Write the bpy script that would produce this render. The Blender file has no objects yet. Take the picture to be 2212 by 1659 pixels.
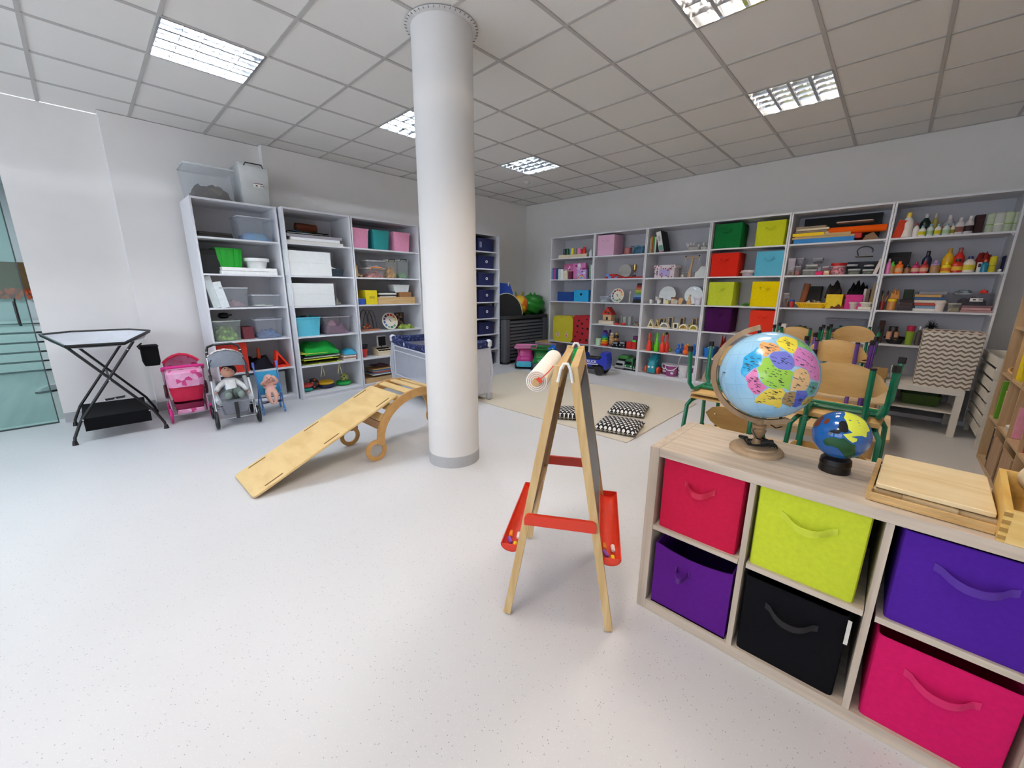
import bpy, bmesh, math, random
from mathutils import Matrix, Vector
from math import sin, cos, pi, radians
random.seed(7)
S = bpy.context.scene
C = S.collection

# ------------------------------------------------------------------ camera, world, exposure
cam = bpy.data.cameras.new('camera')
cam.sensor_fit = 'HORIZONTAL'; cam.sensor_width = 36.0; cam.lens = 13.985
cam.clip_start = 0.05; cam.clip_end = 60
camo = bpy.data.objects.new('camera', cam); C.objects.link(camo)
RT = (0.727553, 0.686032, 0.005150); DN = (0.161580, -0.164055, -0.973128); FW = (-0.666752, 0.708835, -0.230208)
CP = (5.73458, -6.49926, 1.34911)
camo.matrix_world = Matrix(((RT[0], -DN[0], -FW[0], CP[0]), (RT[1], -DN[1], -FW[1], CP[1]),
                            (RT[2], -DN[2], -FW[2], CP[2]), (0, 0, 0, 1)))
S.camera = camo
world = bpy.data.worlds.new('world'); S.world = world; world.use_nodes = True
world.node_tree.nodes['Background'].inputs[0].default_value = (0.80, 0.88, 1.0, 1)
world.node_tree.nodes['Background'].inputs[1].default_value = 5.0
S.view_settings.view_transform = 'Standard'; S.view_settings.look = 'None'
S.view_settings.gamma = 1.0; S.view_settings.use_curve_mapping = False
S.view_settings.exposure = 0.15
S.cycles.max_bounces = 8; S.cycles.diffuse_bounces = 4; S.cycles.glossy_bounces = 3
S.cycles.transparent_max_bounces = 12; S.cycles.transmission_bounces = 4
S.cycles.use_denoising = True
S.cycles.sample_clamp_indirect = 6.0
H = 3.0                      # ceiling height
LAMP = 200.0                     # emission of the fluorescent tubes

# ------------------------------------------------------------------ materials
def lin(hexs):
    o = []
    for i in (0, 2, 4):
        c = int(hexs[i:i + 2], 16) / 255.0
        o.append(c / 12.92 if c <= 0.04045 else ((c + 0.055) / 1.055) ** 2.4)
    return tuple(o) + (1,)
_M = {}
def newmat(name):
    m = bpy.data.materials.new(name); m.use_nodes = True
    nt = m.node_tree; b = nt.nodes['Principled BSDF']
    return m, nt, b
def nd(nt, typ, **kw):
    n = nt.nodes.new(typ)
    for k, v in kw.items(): setattr(n, k, v)
    return n
def coords(nt, scale=(1, 1, 1), rot=(0, 0, 0), kind='Object'):
    tc = nd(nt, 'ShaderNodeTexCoord'); mp = nd(nt, 'ShaderNodeMapping')
    mp.inputs['Scale'].default_value = scale; mp.inputs['Rotation'].default_value = rot
    nt.links.new(tc.outputs[kind], mp.inputs[0]); return mp.outputs[0]
def ramp(nt, fac, stops):
    r = nd(nt, 'ShaderNodeValToRGB'); e = r.color_ramp.elements
    while len(e) > 1: e.remove(e[-1])
    e[0].position, e[0].color = stops[0]
    for p, c in stops[1:]:
        q = e.new(p); q.color = c
    nt.links.new(fac, r.inputs[0]); return r.outputs[0]
def mul(c, k): return (min(1, c[0] * k), min(1, c[1] * k), min(1, c[2] * k), 1)
def plain(hexs, rough=0.5, var=0.06, scale=30, bump=0.0, metal=0.0, spec=0.5, bscale=None):
    key = ('p', hexs, rough, var, scale, bump, metal, spec, bscale)
    if key in _M: return _M[key]
    m, nt, b = newmat('surface_' + hexs)
    c = lin(hexs)
    n = nd(nt, 'ShaderNodeTexNoise'); n.inputs['Scale'].default_value = scale; n.inputs['Detail'].default_value = 2
    nt.links.new(coords(nt), n.inputs['Vector'])
    nt.links.new(ramp(nt, n.outputs['Fac'], [(0.3, mul(c, 1 - var)), (0.7, mul(c, 1 + var))]), b.inputs['Base Color'])
    b.inputs['Roughness'].default_value = rough; b.inputs['Metallic'].default_value = metal
    b.inputs['Specular IOR Level'].default_value = spec
    if bump:
        n2 = nd(nt, 'ShaderNodeTexNoise'); n2.inputs['Scale'].default_value = bscale or 220
        nt.links.new(coords(nt), n2.inputs['Vector'])
        bp = nd(nt, 'ShaderNodeBump'); bp.inputs['Strength'].default_value = bump; bp.inputs['Distance'].default_value = 0.004
        nt.links.new(n2.outputs['Fac'], bp.inputs['Height']); nt.links.new(bp.outputs[0], b.inputs['Normal'])
    _M[key] = m; return m
def plastic(h): return plain(h, 0.32, 0.04)
def fabric(h): return plain(h, 0.9, 0.05, 60, 0.10, 0, 0.2)
def paper(h): return plain(h, 0.75, 0.05)
def metal(h, r=0.3): return plain(h, r, 0.03, 20, 0, 1.0)
def wood(h1, h2, scale=(2, 22, 22), rough=0.45, rot=(0, 0, 0)):
    key = ('w', h1, h2, scale, rough, rot)
    if key in _M: return _M[key]
    m, nt, b = newmat('wood_' + h1)
    v = coords(nt, scale, rot)
    n = nd(nt, 'ShaderNodeTexNoise'); n.inputs['Scale'].default_value = 1.5; n.inputs['Detail'].default_value = 5
    n.inputs['Distortion'].default_value = 0.4
    nt.links.new(v, n.inputs['Vector'])
    nt.links.new(ramp(nt, n.outputs['Fac'], [(0.3, lin(h2)), (0.62, lin(h1))]), b.inputs['Base Color'])
    b.inputs['Roughness'].default_value = rough
    bp = nd(nt, 'ShaderNodeBump'); bp.inputs['Strength'].default_value = 0.12; bp.inputs['Distance'].default_value = 0.002
    nt.links.new(n.outputs['Fac'], bp.inputs['Height']); nt.links.new(bp.outputs[0], b.inputs['Normal'])
    _M[key] = m; return m
def clear(h='E6EAEE', opac=0.25, rough=0.12):
    key = ('c', h, opac, rough)
    if key in _M: return _M[key]
    m, nt, b = newmat('clear_' + h)
    b.inputs['Roughness'].default_value = rough
    n = nd(nt, 'ShaderNodeTexNoise'); n.inputs['Scale'].default_value = 12
    nt.links.new(coords(nt), n.inputs['Vector'])
    c = lin(h)
    nt.links.new(ramp(nt, n.outputs['Fac'], [(0.3, mul(c, .94)), (0.7, c)]), b.inputs['Base Color'])
    t = nd(nt, 'ShaderNodeBsdfTransparent'); t.inputs[0].default_value = (0.97, 0.98, 0.99, 1)
    x = nd(nt, 'ShaderNodeMixShader'); x.inputs[0].default_value = opac
    nt.links.new(t.outputs[0], x.inputs[1]); nt.links.new(b.outputs[0], x.inputs[2])
    nt.links.new(x.outputs[0], nt.nodes['Material Output'].inputs['Surface'])
    _M[key] = m; return m
def speckle(cells, scale=60, rough=0.7, kind='voronoi'):
    """many coloured bits (loose contents of boxes)"""
    key = ('s', tuple(cells), scale, rough)
    if key in _M: return _M[key]
    m, nt, b = newmat('bits_' + cells[0])
    v = nd(nt, 'ShaderNodeTexVoronoi'); v.inputs['Scale'].default_value = scale
    nt.links.new(coords(nt), v.inputs['Vector'])
    sp = nd(nt, 'ShaderNodeSeparateColor'); nt.links.new(v.outputs['Color'], sp.inputs[0])
    st = [(i / len(cells), lin(c)) for i, c in enumerate(cells)]
    r = nd(nt, 'ShaderNodeValToRGB'); r.color_ramp.interpolation = 'CONSTANT'
    e = r.color_ramp.elements
    while len(e) > 1: e.remove(e[-1])
    e[0].position, e[0].color = st[0]
    for p, c in st[1:]:
        q = e.new(p); q.color = c
    nt.links.new(sp.outputs[0], r.inputs[0]); nt.links.new(r.outputs[0], b.inputs['Base Color'])
    b.inputs['Roughness'].default_value = rough
    bp = nd(nt, 'ShaderNodeBump'); bp.inputs['Strength'].default_value = 0.5; bp.inputs['Distance'].default_value = 0.01
    nt.links.new(v.outputs['Distance'], bp.inputs['Height']); nt.links.new(bp.outputs[0], b.inputs['Normal'])
    _M[key] = m; return m
def glow(h, strength):
    key = ('g', h, strength)
    if key in _M: return _M[key]
    m, nt, b = newmat('lamp_' + h)
    b.inputs['Base Color'].default_value = (0.9, 0.9, 0.9, 1)
    b.inputs['Emission Color'].default_value = lin(h); b.inputs['Emission Strength'].default_value = strength
    _M[key] = m; return m
def mix2(nt, fac, a, b_):
    x = nd(nt, 'ShaderNodeMix', data_type='RGBA'); nt.links.new(fac, x.inputs['Factor'])
    for s, v in (('A', a), ('B', b_)):
        i = [q for q in x.inputs if q.name == s and q.type == 'RGBA'][0]
        if isinstance(v, tuple): i.default_value = v
        else: nt.links.new(v, i)
    return [o for o in x.outputs if o.type == 'RGBA'][0]
def mth(nt, op, a, b_=None, c_=None):
    n = nd(nt, 'ShaderNodeMath', operation=op)
    for i, v in enumerate((a, b_, c_)):
        if v is None: continue
        if isinstance(v, (int, float)): n.inputs[i].default_value = v
        else: nt.links.new(v, n.inputs[i])
    return n.outputs[0]

# ------------------------------------------------------------------ mesh builder
class MB:
    def __init__(s): s.v = []; s.f = []; s.mi = []; s.cur = 0
    def add(s, vs, fs):
        o = len(s.v); s.v += [tuple(p) for p in vs]; s.f += [tuple(i + o for i in q) for q in fs]
        s.mi += [s.cur] * len(fs); return s
    def box(s, x0, x1, y0, y1, z0, z1):
        return s.add([(x0, y0, z0), (x1, y0, z0), (x1, y1, z0), (x0, y1, z0), (x0, y0, z1), (x1, y0, z1), (x1, y1, z1), (x0, y1, z1)],
                     [(3, 2, 1, 0), (4, 5, 6, 7), (0, 1, 5, 4), (1, 2, 6, 5), (2, 3, 7, 6), (3, 0, 4, 7)])
    def loft(s, rings, cap0=True, cap1=True, closed=True):
        n = len(rings[0]); vs = [p for r in rings for p in r]; fs = []
        for i in range(len(rings) - 1):
            for j in range(n if closed else n - 1):
                k = (j + 1) % n
                fs.append((i * n + j, i * n + k, (i + 1) * n + k, (i + 1) * n + j))
        if cap0: fs.append(tuple(range(n - 1, -1, -1)))
        if cap1: fs.append(tuple((len(rings) - 1) * n + j for j in range(n)))
        return s.add(vs, fs)
    @staticmethod
    def rr(cx, cy, w, d, r, seg, z):
        r = min(r, w / 2 - 1e-4, d / 2 - 1e-4); o = []
        for qx, qy, a0 in ((1, 1, 0), (-1, 1, pi / 2), (-1, -1, pi), (1, -1, 1.5 * pi)):
            for k in range(seg + 1):
                a = a0 + k * pi / 2 / seg
                o.append((cx + qx * (w / 2 - r) + r * cos(a), cy + qy * (d / 2 - r) + r * sin(a), z))
        return o
    def rbox(s, cx, cy, z0, w, d, h, r=0.004, seg=1, ch=0.003, t=1.0):
        """upright block, rounded corners r, chamfer ch, bottom scaled by t"""
        ch = min(ch, h / 3, w / 4, d / 4)
        wb, db = w * t, d * t
        R = [s.rr(cx, cy, wb - 2 * ch, db - 2 * ch, r, seg, z0), s.rr(cx, cy, wb, db, r, seg, z0 + ch),
             s.rr(cx, cy, w, d, r, seg, z0 + h - ch), s.rr(cx, cy, w - 2 * ch, d - 2 * ch, r, seg, z0 + h)]
        return s.loft(R)
    def shell(s, cx, cy, z0, w, d, h, r, th, t=1.0, seg=2):
        """open-topped container"""
        wb, db = w * t, d * t
        R = [s.rr(cx, cy, wb, db, r, seg, z0), s.rr(cx, cy, w, d, r, seg, z0 + h), s.rr(cx, cy, w - 2 * th, d - 2 * th, r, seg, z0 + h),
             s.rr(cx, cy, wb - 2 * th, db - 2 * th, r, seg, z0 + th)]
        return s.loft(R)
    def lathe(s, prof, seg=20, c=(0, 0), sy=1.0):
        R = [[(c[0] + r * cos(2 * pi * k / seg), c[1] + r * sy * sin(2 * pi * k / seg), z) for k in range(seg)] for r, z in prof]
        return s.loft(R, prof[0][0] > 1e-5, prof[-1][0] > 1e-5)
    def tube(s, pts, r, seg=8, closed=False, caps=True):
        P = [Vector(p) for p in pts]; n = len(P); rings = []; up = None
        for i in range(n):
            a = P[i - 1] if (i > 0 or closed) else P[i]; b = P[(i + 1) % n] if (i < n - 1 or closed) else P[i]
            t = (b - a).normalized()
            if up is None:
                up = Vector((0, 0, 1)) if abs(t.z) < 0.9 else Vector((1, 0, 0))
            u = (up - t * up.dot(t)).normalized(); w = t.cross(u); up = u
            rr = r[i] if isinstance(r, (list, tuple)) else r
            rings.append([tuple(P[i] + u * rr * cos(2 * pi * k / seg) + w * rr * sin(2 * pi * k / seg)) for k in range(seg)])
        if closed: rings.append(rings[0])
        return s.loft(rings, caps and not closed, caps and not closed)
    def bar(s, a, b, w, h, up=(0, 0, 1)):
        """rectangular bar from a to b, w across, h along up"""
        a, b = Vector(a), Vector(b); t = (b - a).normalized(); up = Vector(up)
        u = (up - t * up.dot(t)).normalized(); q = t.cross(u)
        R = [[tuple(p + q * i * w / 2 + u * j * h / 2) for i, j in ((-1, -1), (1, -1), (1, 1), (-1, 1))] for p in (a, b)]
        return s.loft(R)
    def sphere(s, c, rx, ry=None, rz=None, seg=16, rings=10, z0=-1.0, z1=1.0, amp=0, seed=0):
        ry = ry or rx; rz = rz or rx; rnd = random.Random(seed)
        a0 = math.asin(max(-1, z0)); a1 = math.asin(min(1, z1)); R = []
        ph = [(rnd.uniform(0, 6), rnd.randint(1, 4), rnd.randint(1, 4)) for _ in range(4)]
        for i in range(rings + 1):
            a = a0 + (a1 - a0) * i / rings; ring = []
            for k in range(seg):
                b = 2 * pi * k / seg; q = 1.0
                if amp: q += amp * sum(sin(p[0] + p[1] * b + p[2] * a * 2) for p in ph) / 2
                ring.append((c[0] + rx * q * cos(a) * cos(b), c[1] + ry * q * cos(a) * sin(b), c[2] + rz * (sin(a) * (1 + (q - 1) * .6))))
            R.append(ring)
        return s.loft(R)
    def extrude(s, poly, y0, y1, plane='xz'):
        n = len(poly)
        f = {'xz': lambda p, y: (p[0], y, p[1]), 'yz': lambda p, y: (y, p[0], p[1]), 'xy': lambda p, y: (p[0], p[1], y)}[plane]
        vs = [f(p, y0) for p in poly] + [f(p, y1) for p in poly]
        fs = [tuple(range(n)), tuple(range(2 * n - 1, n - 1, -1))] + [(i, i + n, (i + 1) % n + n, (i + 1) % n) for i in range(n)]
        return s.add(vs, fs)
    def strip(s, outer, inner, y0, y1, plane='xz', closed=False):
        """solid band between two matched outlines"""
        f = {'xz': lambda p, y: (p[0], y, p[1]), 'yz': lambda p, y: (y, p[0], p[1]), 'xy': lambda p, y: (p[0], p[1], y)}[plane]
        rings = [[f(a, y0), f(a, y1), f(b, y1), f(b, y0)] for a, b in zip(outer, inner)]
        if closed: rings.append(rings[0])
        return s.loft(rings, not closed, not closed)
    def lump(s, cx, cy, z0, w, d, h, seed=0, amp=.25, n=9):
        """heap / crumpled cloth: height field with a skirt down to z0"""
        rnd = random.Random(seed); ph = [(rnd.uniform(0, 6), rnd.uniform(3, 9), rnd.uniform(0, 6), rnd.uniform(3, 9)) for _ in range(6)]
        top = []; N = n + 1
        for j in range(N):
            for i in range(N):
                u, v = i / n * 2 - 1, j / n * 2 - 1
                e = max(0, 1 - abs(u) ** 4) * max(0, 1 - abs(v) ** 4)
                q = sum(sin(a + b * u) * sin(c + e2 * v) for a, b, c, e2 in ph) / 3
                zz = h * (0.12 + 0.88 * e) * (1 - amp + amp * q)
                sx = 1 - .10 * (1 + q) * (1 if abs(u) > .95 else 0)
                top.append((cx + u * w / 2 * sx, cy + v * d / 2, z0 + max(0.004, zz)))
        fs = []
        for j in range(n):
            for i in range(n): fs.append((j * N + i, j * N + i + 1, (j + 1) * N + i + 1, (j + 1) * N + i))
        rim = [i for i in range(N)] + [j * N + n for j in range(1, N)] + [n * N + i for i in range(n - 1, -1, -1)] + [j * N for j in range(n - 1, 0, -1)]
        o = len(top); top += [(top[i][0], top[i][1], z0) for i in rim]
        for k in range(len(rim)):
            a, b = rim[k], rim[(k + 1) % len(rim)]; fs.append((b, a, o + k, o + (k + 1) % len(rim)))
        fs.append(tuple(o + k for k in range(len(rim) - 1, -1, -1)))
        return s.add(top, fs)
    def xf(s, M, i0=0):
        for i in range(i0, len(s.v)): s.v[i] = tuple(M @ Vector(s.v[i]))
        return s
    def mesh(s, name, mats, ang=32):
        me = bpy.data.meshes.new(name)
        me.from_pydata(s.v, [], s.f)
        for m in (mats if isinstance(mats, (list, tuple)) else [mats]): me.materials.append(m)
        if max(s.mi, default=0): me.polygons.foreach_set('material_index', s.mi)
        bm = bmesh.new(); bm.from_mesh(me); bmesh.ops.recalc_face_normals(bm, faces=bm.faces); bm.to_mesh(me); bm.free()
        me.polygons.foreach_set('use_smooth', [True] * len(me.polygons))
        me.set_sharp_from_angle(angle=radians(ang))
        return me
def link(name, data, parent=None, loc=None, rz=None):
    o = bpy.data.objects.new(name, data); C.objects.link(o)
    if parent is not None: o.parent = parent
    if loc is not None: o.location = loc
    if rz: o.rotation_euler = (0, 0, rz)
    return o
def part(name, mb, mats, parent=None, ang=32, kind=None, label=None):
    o = link(name, mb.mesh(name, mats, ang), parent)
    if kind: o['kind'] = kind
    if label: o['label'] = label
    return o
def tag(o, label, cat, group=None, kind=None):
    o['label'] = label; o['category'] = cat
    if group: o['group'] = group
    if kind: o['kind'] = kind
    return o
def thing(name, label, cat, loc=(0, 0, 0), rz=0, group=None):
    return tag(link(name, None, None, loc, rz), label, cat, group)
def solo(name, mb, mats, label, cat, loc=(0, 0, 0), rz=0, group=None, ang=32, kind=None):
    return tag(link(name, mb.mesh(name, mats, ang), None, loc, rz), label, cat, group, kind)
def struct(name, mb, mats, parent=None, ang=32):
    o = part(name, mb, mats, parent, ang); o['kind'] = 'structure'; return o
def text(name, body, size, mat, parent, loc, rot, ext=0.001, bold=0):
    cu = bpy.data.curves.new(name, 'FONT'); cu.body = body; cu.size = size; cu.extrude = ext; cu.offset = bold
    cu.align_x = 'CENTER'; cu.align_y = 'CENTER'; cu.materials.append(mat)
    q = bpy.data.objects.new(name, cu); C.objects.link(q)
    bpy.context.view_layer.update()
    me = bpy.data.meshes.new_from_object(q.evaluated_get(bpy.context.evaluated_depsgraph_get()))
    bpy.data.objects.remove(q)
    if not me.materials: me.materials.append(mat)
    o = bpy.data.objects.new(name, me); C.objects.link(o); o.parent = parent; o.location = loc; o.rotation_euler = rot
    return o
def arc(cx, cz, r, a0, a1, n, rz=None):
    return [(cx + r * cos(radians(a0 + (a1 - a0) * k / n)), cz + (rz or r) * sin(radians(a0 + (a1 - a0) * k / n))) for k in range(n + 1)]
WHITE = plain('E4E4E8', 0.38, 0.02, 8)
CHROME = metal('C8CCD0', 0.22)
BLACKP = plain('0A0A0B', 0.4)

# ------------------------------------------------------------------ setting
def floor_mat(name, base, dark, light, rough, spec=0.5):
    m, nt, b = newmat(name)
    v = nd(nt, 'ShaderNodeTexVoronoi'); v.inputs['Scale'].default_value = 120; v.inputs['Randomness'].default_value = 1
    nt.links.new(coords(nt), v.inputs['Vector'])
    sp = nd(nt, 'ShaderNodeSeparateColor'); nt.links.new(v.outputs['Color'], sp.inputs[0])
    dot = mth(nt, 'LESS_THAN', v.outputs['Distance'], 0.22)
    isd = mth(nt, 'MULTIPLY', dot, mth(nt, 'GREATER_THAN', sp.outputs[0], 0.86))
    isl = mth(nt, 'MULTIPLY', dot, mth(nt, 'LESS_THAN', sp.outputs[0], 0.5))
    n = nd(nt, 'ShaderNodeTexNoise'); n.inputs['Scale'].default_value = 1.2
    nt.links.new(coords(nt), n.inputs['Vector'])
    c0 = ramp(nt, n.outputs['Fac'], [(0.3, mul(lin(base), .98)), (0.7, mul(lin(base), 1.02))])
    c1 = mix2(nt, isl, c0, lin(light)); c2 = mix2(nt, isd, c1, lin(dark))
    nt.links.new(c2, b.inputs['Base Color'])
    b.inputs['Roughness'].default_value = rough; b.inputs['Specular IOR Level'].default_value = spec
    return m
FLOOR = floor_mat('speckled_vinyl', 'CFCFD0', '9A9CA2', 'D8D8DA', 0.42, 0.4)
COVE = floor_mat('speckled_vinyl_cove', 'B0B1B3', '84878C', 'BCBCBE', 0.5, 0.3)
WALL = plain('EAE7E4', 0.85, 0.012, 5, 0.05, bscale=160)
TILE = plain('EAE7E2', 0.95, 0.03, 380, 0.12, bscale=300)
TBAR = plain('B9B6B2', 0.6, 0.02, 20)
x1, y1 = 6.86, -9.7
struct('floor', MB().box(-0.45, x1 + .1, y1 - .1, .1, -0.06, 0), FLOOR)
wl = MB().extrude([(-.45, .12), (0, .12), (0, -4.75), (-.10, -4.75), (-.10, -6.10), (-.25, -6.10), (-.25, -6.81), (-.45, -6.81)], 0, H, 'xy')
wl.box(-.45, -.25, -8.3, -6.81, 2.40, H).box(-.45, -.25, y1, -8.3, 0, H)
struct('wall_left', wl, WALL)
struct('wall_back', MB().box(0, x1 + .12, 0, .12, 0, H), WALL)
struct('wall_right', MB().box(x1, x1 + .12, y1, 0, 0, H), WALL)
wf = MB().box(-.45, x1 + .12, y1 - .12, y1, 0, .9).box(-.45, x1 + .12, y1 - .12, y1, 2.6, H)
WIN = ((.5, 3.1), (3.7, 6.3))
for a, b in ((-.45, .5), (3.1, 3.7), (6.3, x1 + .12)): wf.box(a, b, y1 - .12, y1, .9, 2.6)
struct('wall_front', wf, WALL)
for k, (a, b) in enumerate(WIN):
    fm = MB()
    for x in (a, (a + b) / 2 - .03, b - .06): fm.box(x, x + .06, y1 - .09, y1 - .03, .9, 2.6)
    fm.box(a, b, y1 - .09, y1 - .03, .9, .96).box(a, b, y1 - .09, y1 - .03, 2.54, 2.6)
    wo = struct('window_%d' % (k + 1), fm, plain('E8E8E8', .4))
    struct('pane', MB().box(a + .05, b - .05, y1 - .062, y1 - .058, .95, 2.55), clear('E8F0F4', .05, .05), wo)
    po = bpy.data.lights.new('daylight_portal', 'AREA'); po.shape = 'RECTANGLE'; po.size = b - a; po.size_y = 1.7; po.cycles.is_portal = True
    pob = bpy.data.objects.new('daylight_portal', po); C.objects.link(pob); pob.location = ((a + b) / 2, y1 - .11, 1.75); pob.rotation_euler = (pi / 2, 0, 0)
bl = MB()
for xa, ya, yb in ((0, -4.75, 0), (-.10, -6.10, -4.75), (-.25, -6.81, -6.10), (-.25, y1, -8.3)):
    bl.box(xa - .02, xa + .006, ya, yb, 0, .10)
bl.box(-.25, .0 - .094, -6.106, -6.10, 0, .10).box(-.10, .006, -4.756, -4.75, 0, .10)
struct('baseboard_left', bl, COVE)
struct('baseboard_back', MB().box(0, x1, -.006, .02, 0, .10), COVE)
struct('baseboard_right', MB().box(x1 - .006, x1 + .02, y1, 0, 0, .10), COVE)

# suspended ceiling: tee bars and lay-in tiles
GX = [.31 + .6 * k for k in range(0, 11)]; GY = [-.475 - .6 * k for k in range(0, 16)]
tb = MB(); w = .012
for x in GX: tb.box(x - w, x + w, y1, 0, H - .001, H + .03)
for y in GY: tb.box(-.25, x1, y - w, y + w, H, H + .03)
for yy in (-.006,): tb.box(-.02, x1, yy - .018, yy + .006, H - .002, H + .01)
ceil = struct('ceiling', tb, TBAR)
tb2 = MB().box(-.5, x1 + .12, y1 - .12, .12, H + .32, H + .38)
struct('ceiling_slab', tb2, WALL, ceil)
LX = [-.27] + GX + [x1]; LY = [0] + GY + [y1]
LIGHTS = [(2, 2), (2, 5), (2, 8), (7, 2), (7, 5), (7, 8), (2, 11), (7, 11)]
_tm = {}
for i in range(len(LX) - 1):
    for j in range(len(LY) - 1):
        if (i - 1, j - 1) in LIGHTS: continue
        a, b, c, d = LX[i], LX[i + 1], LY[j + 1], LY[j]
        k = (round(b - a, 3), round(d - c, 3))
        if k not in _tm:
            _tm[k] = MB().rbox(0, 0, .006, k[0] - .008, k[1] - .008, .016, .002, 1, .002).mesh('ceiling_tile', TILE)
        o = link('ceiling_tile', _tm[k], ceil, ((a + b) / 2, (c + d) / 2, H)); o['kind'] = 'structure'

# louvre luminaires
HOUSE = plain('E8E8E6', 0.4, 0.02)
MIRR = plain('D6DADE', 0.14, 0.02, 20, 0, 1.0)
REFL = plain('D6D8DA', 0.16, 0.02, 20, 0, 1.0)
frm = MB()
for s in (-1, 1):
    frm.box(-.296, .296, s * .293 - .006, s * .293 + .006, -.004, .13).box(s * .293 - .006, s * .293 + .006, -.296, .296, -.004, .13)
frm.box(-.296, .296, -.296, .296, .128, .134)
frame_me = frm.mesh('housing', REFL)
tube_me = MB().tube([(0, -.27, 0), (0, .27, 0)], .008, 8)
blade = MB().extrude([(-.011, 0), (.011, 0), (.004, .036), (-.004, .036)], -.286, .286).mesh('long_louvre', MIRR)
def _cross():
    m = MB()
    for k in range(4):
        c = -.215 + k * .1433
        m.loft([[(c - .066, -.002, .0), (c + .066, -.002, .0), (c + .066, .002, .0), (c - .066, .002, .0)],
                [(c - .060, -.010, .034), (c + .060, -.010, .034), (c + .060, .010, .034), (c - .060, .010, .034)]])
    return m
cross_me = _cross().mesh('cross_louvre', MIRR)
def luminaire(i, j, tint, strength, label):
    cx, cy = .31 + .6 * i + .3, -.475 - .6 * j - .3
    t = thing('louvre_luminaire', label, 'ceiling light', (cx, cy, H), 0, 'square louvre lights in the ceiling')
    link('housing', frame_me, t)
    g = glow(tint, strength); tm = tube_me.mesh('fluorescent_tube', g) if False else None
    for k in range(4):
        mesh = MB().tube([(0, -.27, 0), (0, .27, 0)], .008, 8).mesh('fluorescent_tube', g) if k == 0 else mesh
        link('fluorescent_tube', mesh, t, (-.215 + k * .1433, 0, .062))
    for k in range(3):
        o = link('long_louvre', blade, t, (-.1433 + k * .1433, 0, .002))
    for k in range(4):
        link('cross_louvre', cross_me, t, (0, -.172 + k * .1147, .004))
names = {(2, 8): 'louvre light in the ceiling above the changing stand side', (2, 5): 'louvre light half hidden behind the white column',
         (2, 2): 'louvre light nearest the far room corner and smoke detector', (7, 2): 'bright louvre light over the back shelves of paints',
         (7, 5): 'very bright louvre light cut by the photo top edge', (7, 8): 'louvre light overhead near the cube shelf',
         (2, 11): 'louvre light over the doorway to the hall', (7, 11): 'louvre light behind the viewpoint'}
for ij in LIGHTS:
    warm = ij[0] == 7
    luminaire(ij[0], ij[1], 'FFEEDD' if warm else 'EAF3FF', LAMP * (1.15 if warm else 1.0), names[ij])
sd = MB().lathe([(.055, 0), (.055, -.012), (.05, -.02), (.03, -.024), (.03, -.034), (.026, -.04), (0.0, -.042)][::-1], 24)
solo('smoke_detector', sd, plain('DAD8D4', .5), 'small round white smoke detector on a ceiling tile', 'smoke detector', (.31 + .9, -.475 - .9 , H + .005))

# round column
colm = struct('column', MB().lathe([(.2, .085), (.2, H)], 64), plain('E2E0DE', 0.55, .01, 6))
struct('column_base', MB().lathe([(.203, 0), (.203, .085), (.199, .088)], 64), COVE, colm)
ring = MB().lathe([(.199, H - .012), (.232, H - .006), (.235, H - .001), (.199, H - .001)], 64)
struct('column_collar', ring, plain('D6D4D2', .6), colm)
nt_ = MB()
for k in range(44):
    a = 2 * pi * k / 44
    nt_.bar((.222 * cos(a), .222 * sin(a), H - .0085), (.2365 * cos(a), .2365 * sin(a), H - .006), .0022, .003)
struct('collar_notches', nt_, plain('4A4844', .7), colm)
colm.location = (3.30, -4.597, 0)

# hall behind the glass door
HALL = plain('BFC6C8', .8, .02, 5)
hf = MB(); hallf = wood('A9B2B0', '98A3A2', (.5, 7, 1), .35)
struct('hall_floor', MB().box(-4.6, -.45, -10.5, -5.2, -.06, -.001), hallf)
struct('hall_wall', MB().box(-4.75, -4.6, -10.5, -5.2, -.06, H).box(-4.6, -.45, -5.35, -5.2, 0, H).box(-4.6, -.45, -10.5, -10.35, 0, H), HALL)
struct('hall_ceiling', MB().box(-4.7, -.45, -10.5, -5.2, 2.9, 3.0), HALL)
gd = thing('glass_door', 'frameless greenish glass door beside the white wall end', 'door', (-.30, -7.40, 0))
gl = newmat('door_glass'); 
gm, gnt, gb = gl
gb.inputs['Base Color'].default_value = (.55, .75, .72, 1); gb.inputs['Roughness'].default_value = .05
_t = nd(gnt, 'ShaderNodeBsdfTransparent'); _t.inputs[0].default_value = (.80, .92, .90, 1)
_x = nd(gnt, 'ShaderNodeMixShader'); _x.inputs[0].default_value = .10
gnt.links.new(_t.outputs[0], _x.inputs[1]); gnt.links.new(gb.outputs[0], _x.inputs[2]); gnt.links.new(_x.outputs[0], gnt.nodes['Material Output'].inputs['Surface'])
part('pane', MB().rbox(0, 0, .012, .010, 1.08, 2.32, .002, 1, .001), gm, gd)
part('edge_trim', MB().box(-.008, .008, .538, .546, .0, 2.33).box(-.012, .012, -.54, .54, 0, .012), plain('3E4A4A', .5), gd)
hb = part('handle', MB().tube([(0.03, .47, 1.0), (0.075, .47, 1.02), (.075, .47, 1.22), (.03, .47, 1.24)], .011, 8), BLACKP, gd)
bench = thing('slatted_radiator_cover', 'long white slatted radiator cover along the hall wall', 'radiator', (-4.35, -7.9, 0))
part('back_panel', MB().box(-.20, -.05, -2.2, 2.2, .0, .79), plain('5A6466', .7), bench)
part('top_board', MB().rbox(-.08, 0, .79, .27, 4.4, .035, .004), plain('C8D0D0', .5), bench)
sl = MB().rbox(0, 0, 0, .022, 4.36, .125, .003).mesh('slat', plain('D2DAD9', .5))
for k in range(5): link('slat', sl, bench, (0, 0, .03 + k * .155))
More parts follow.
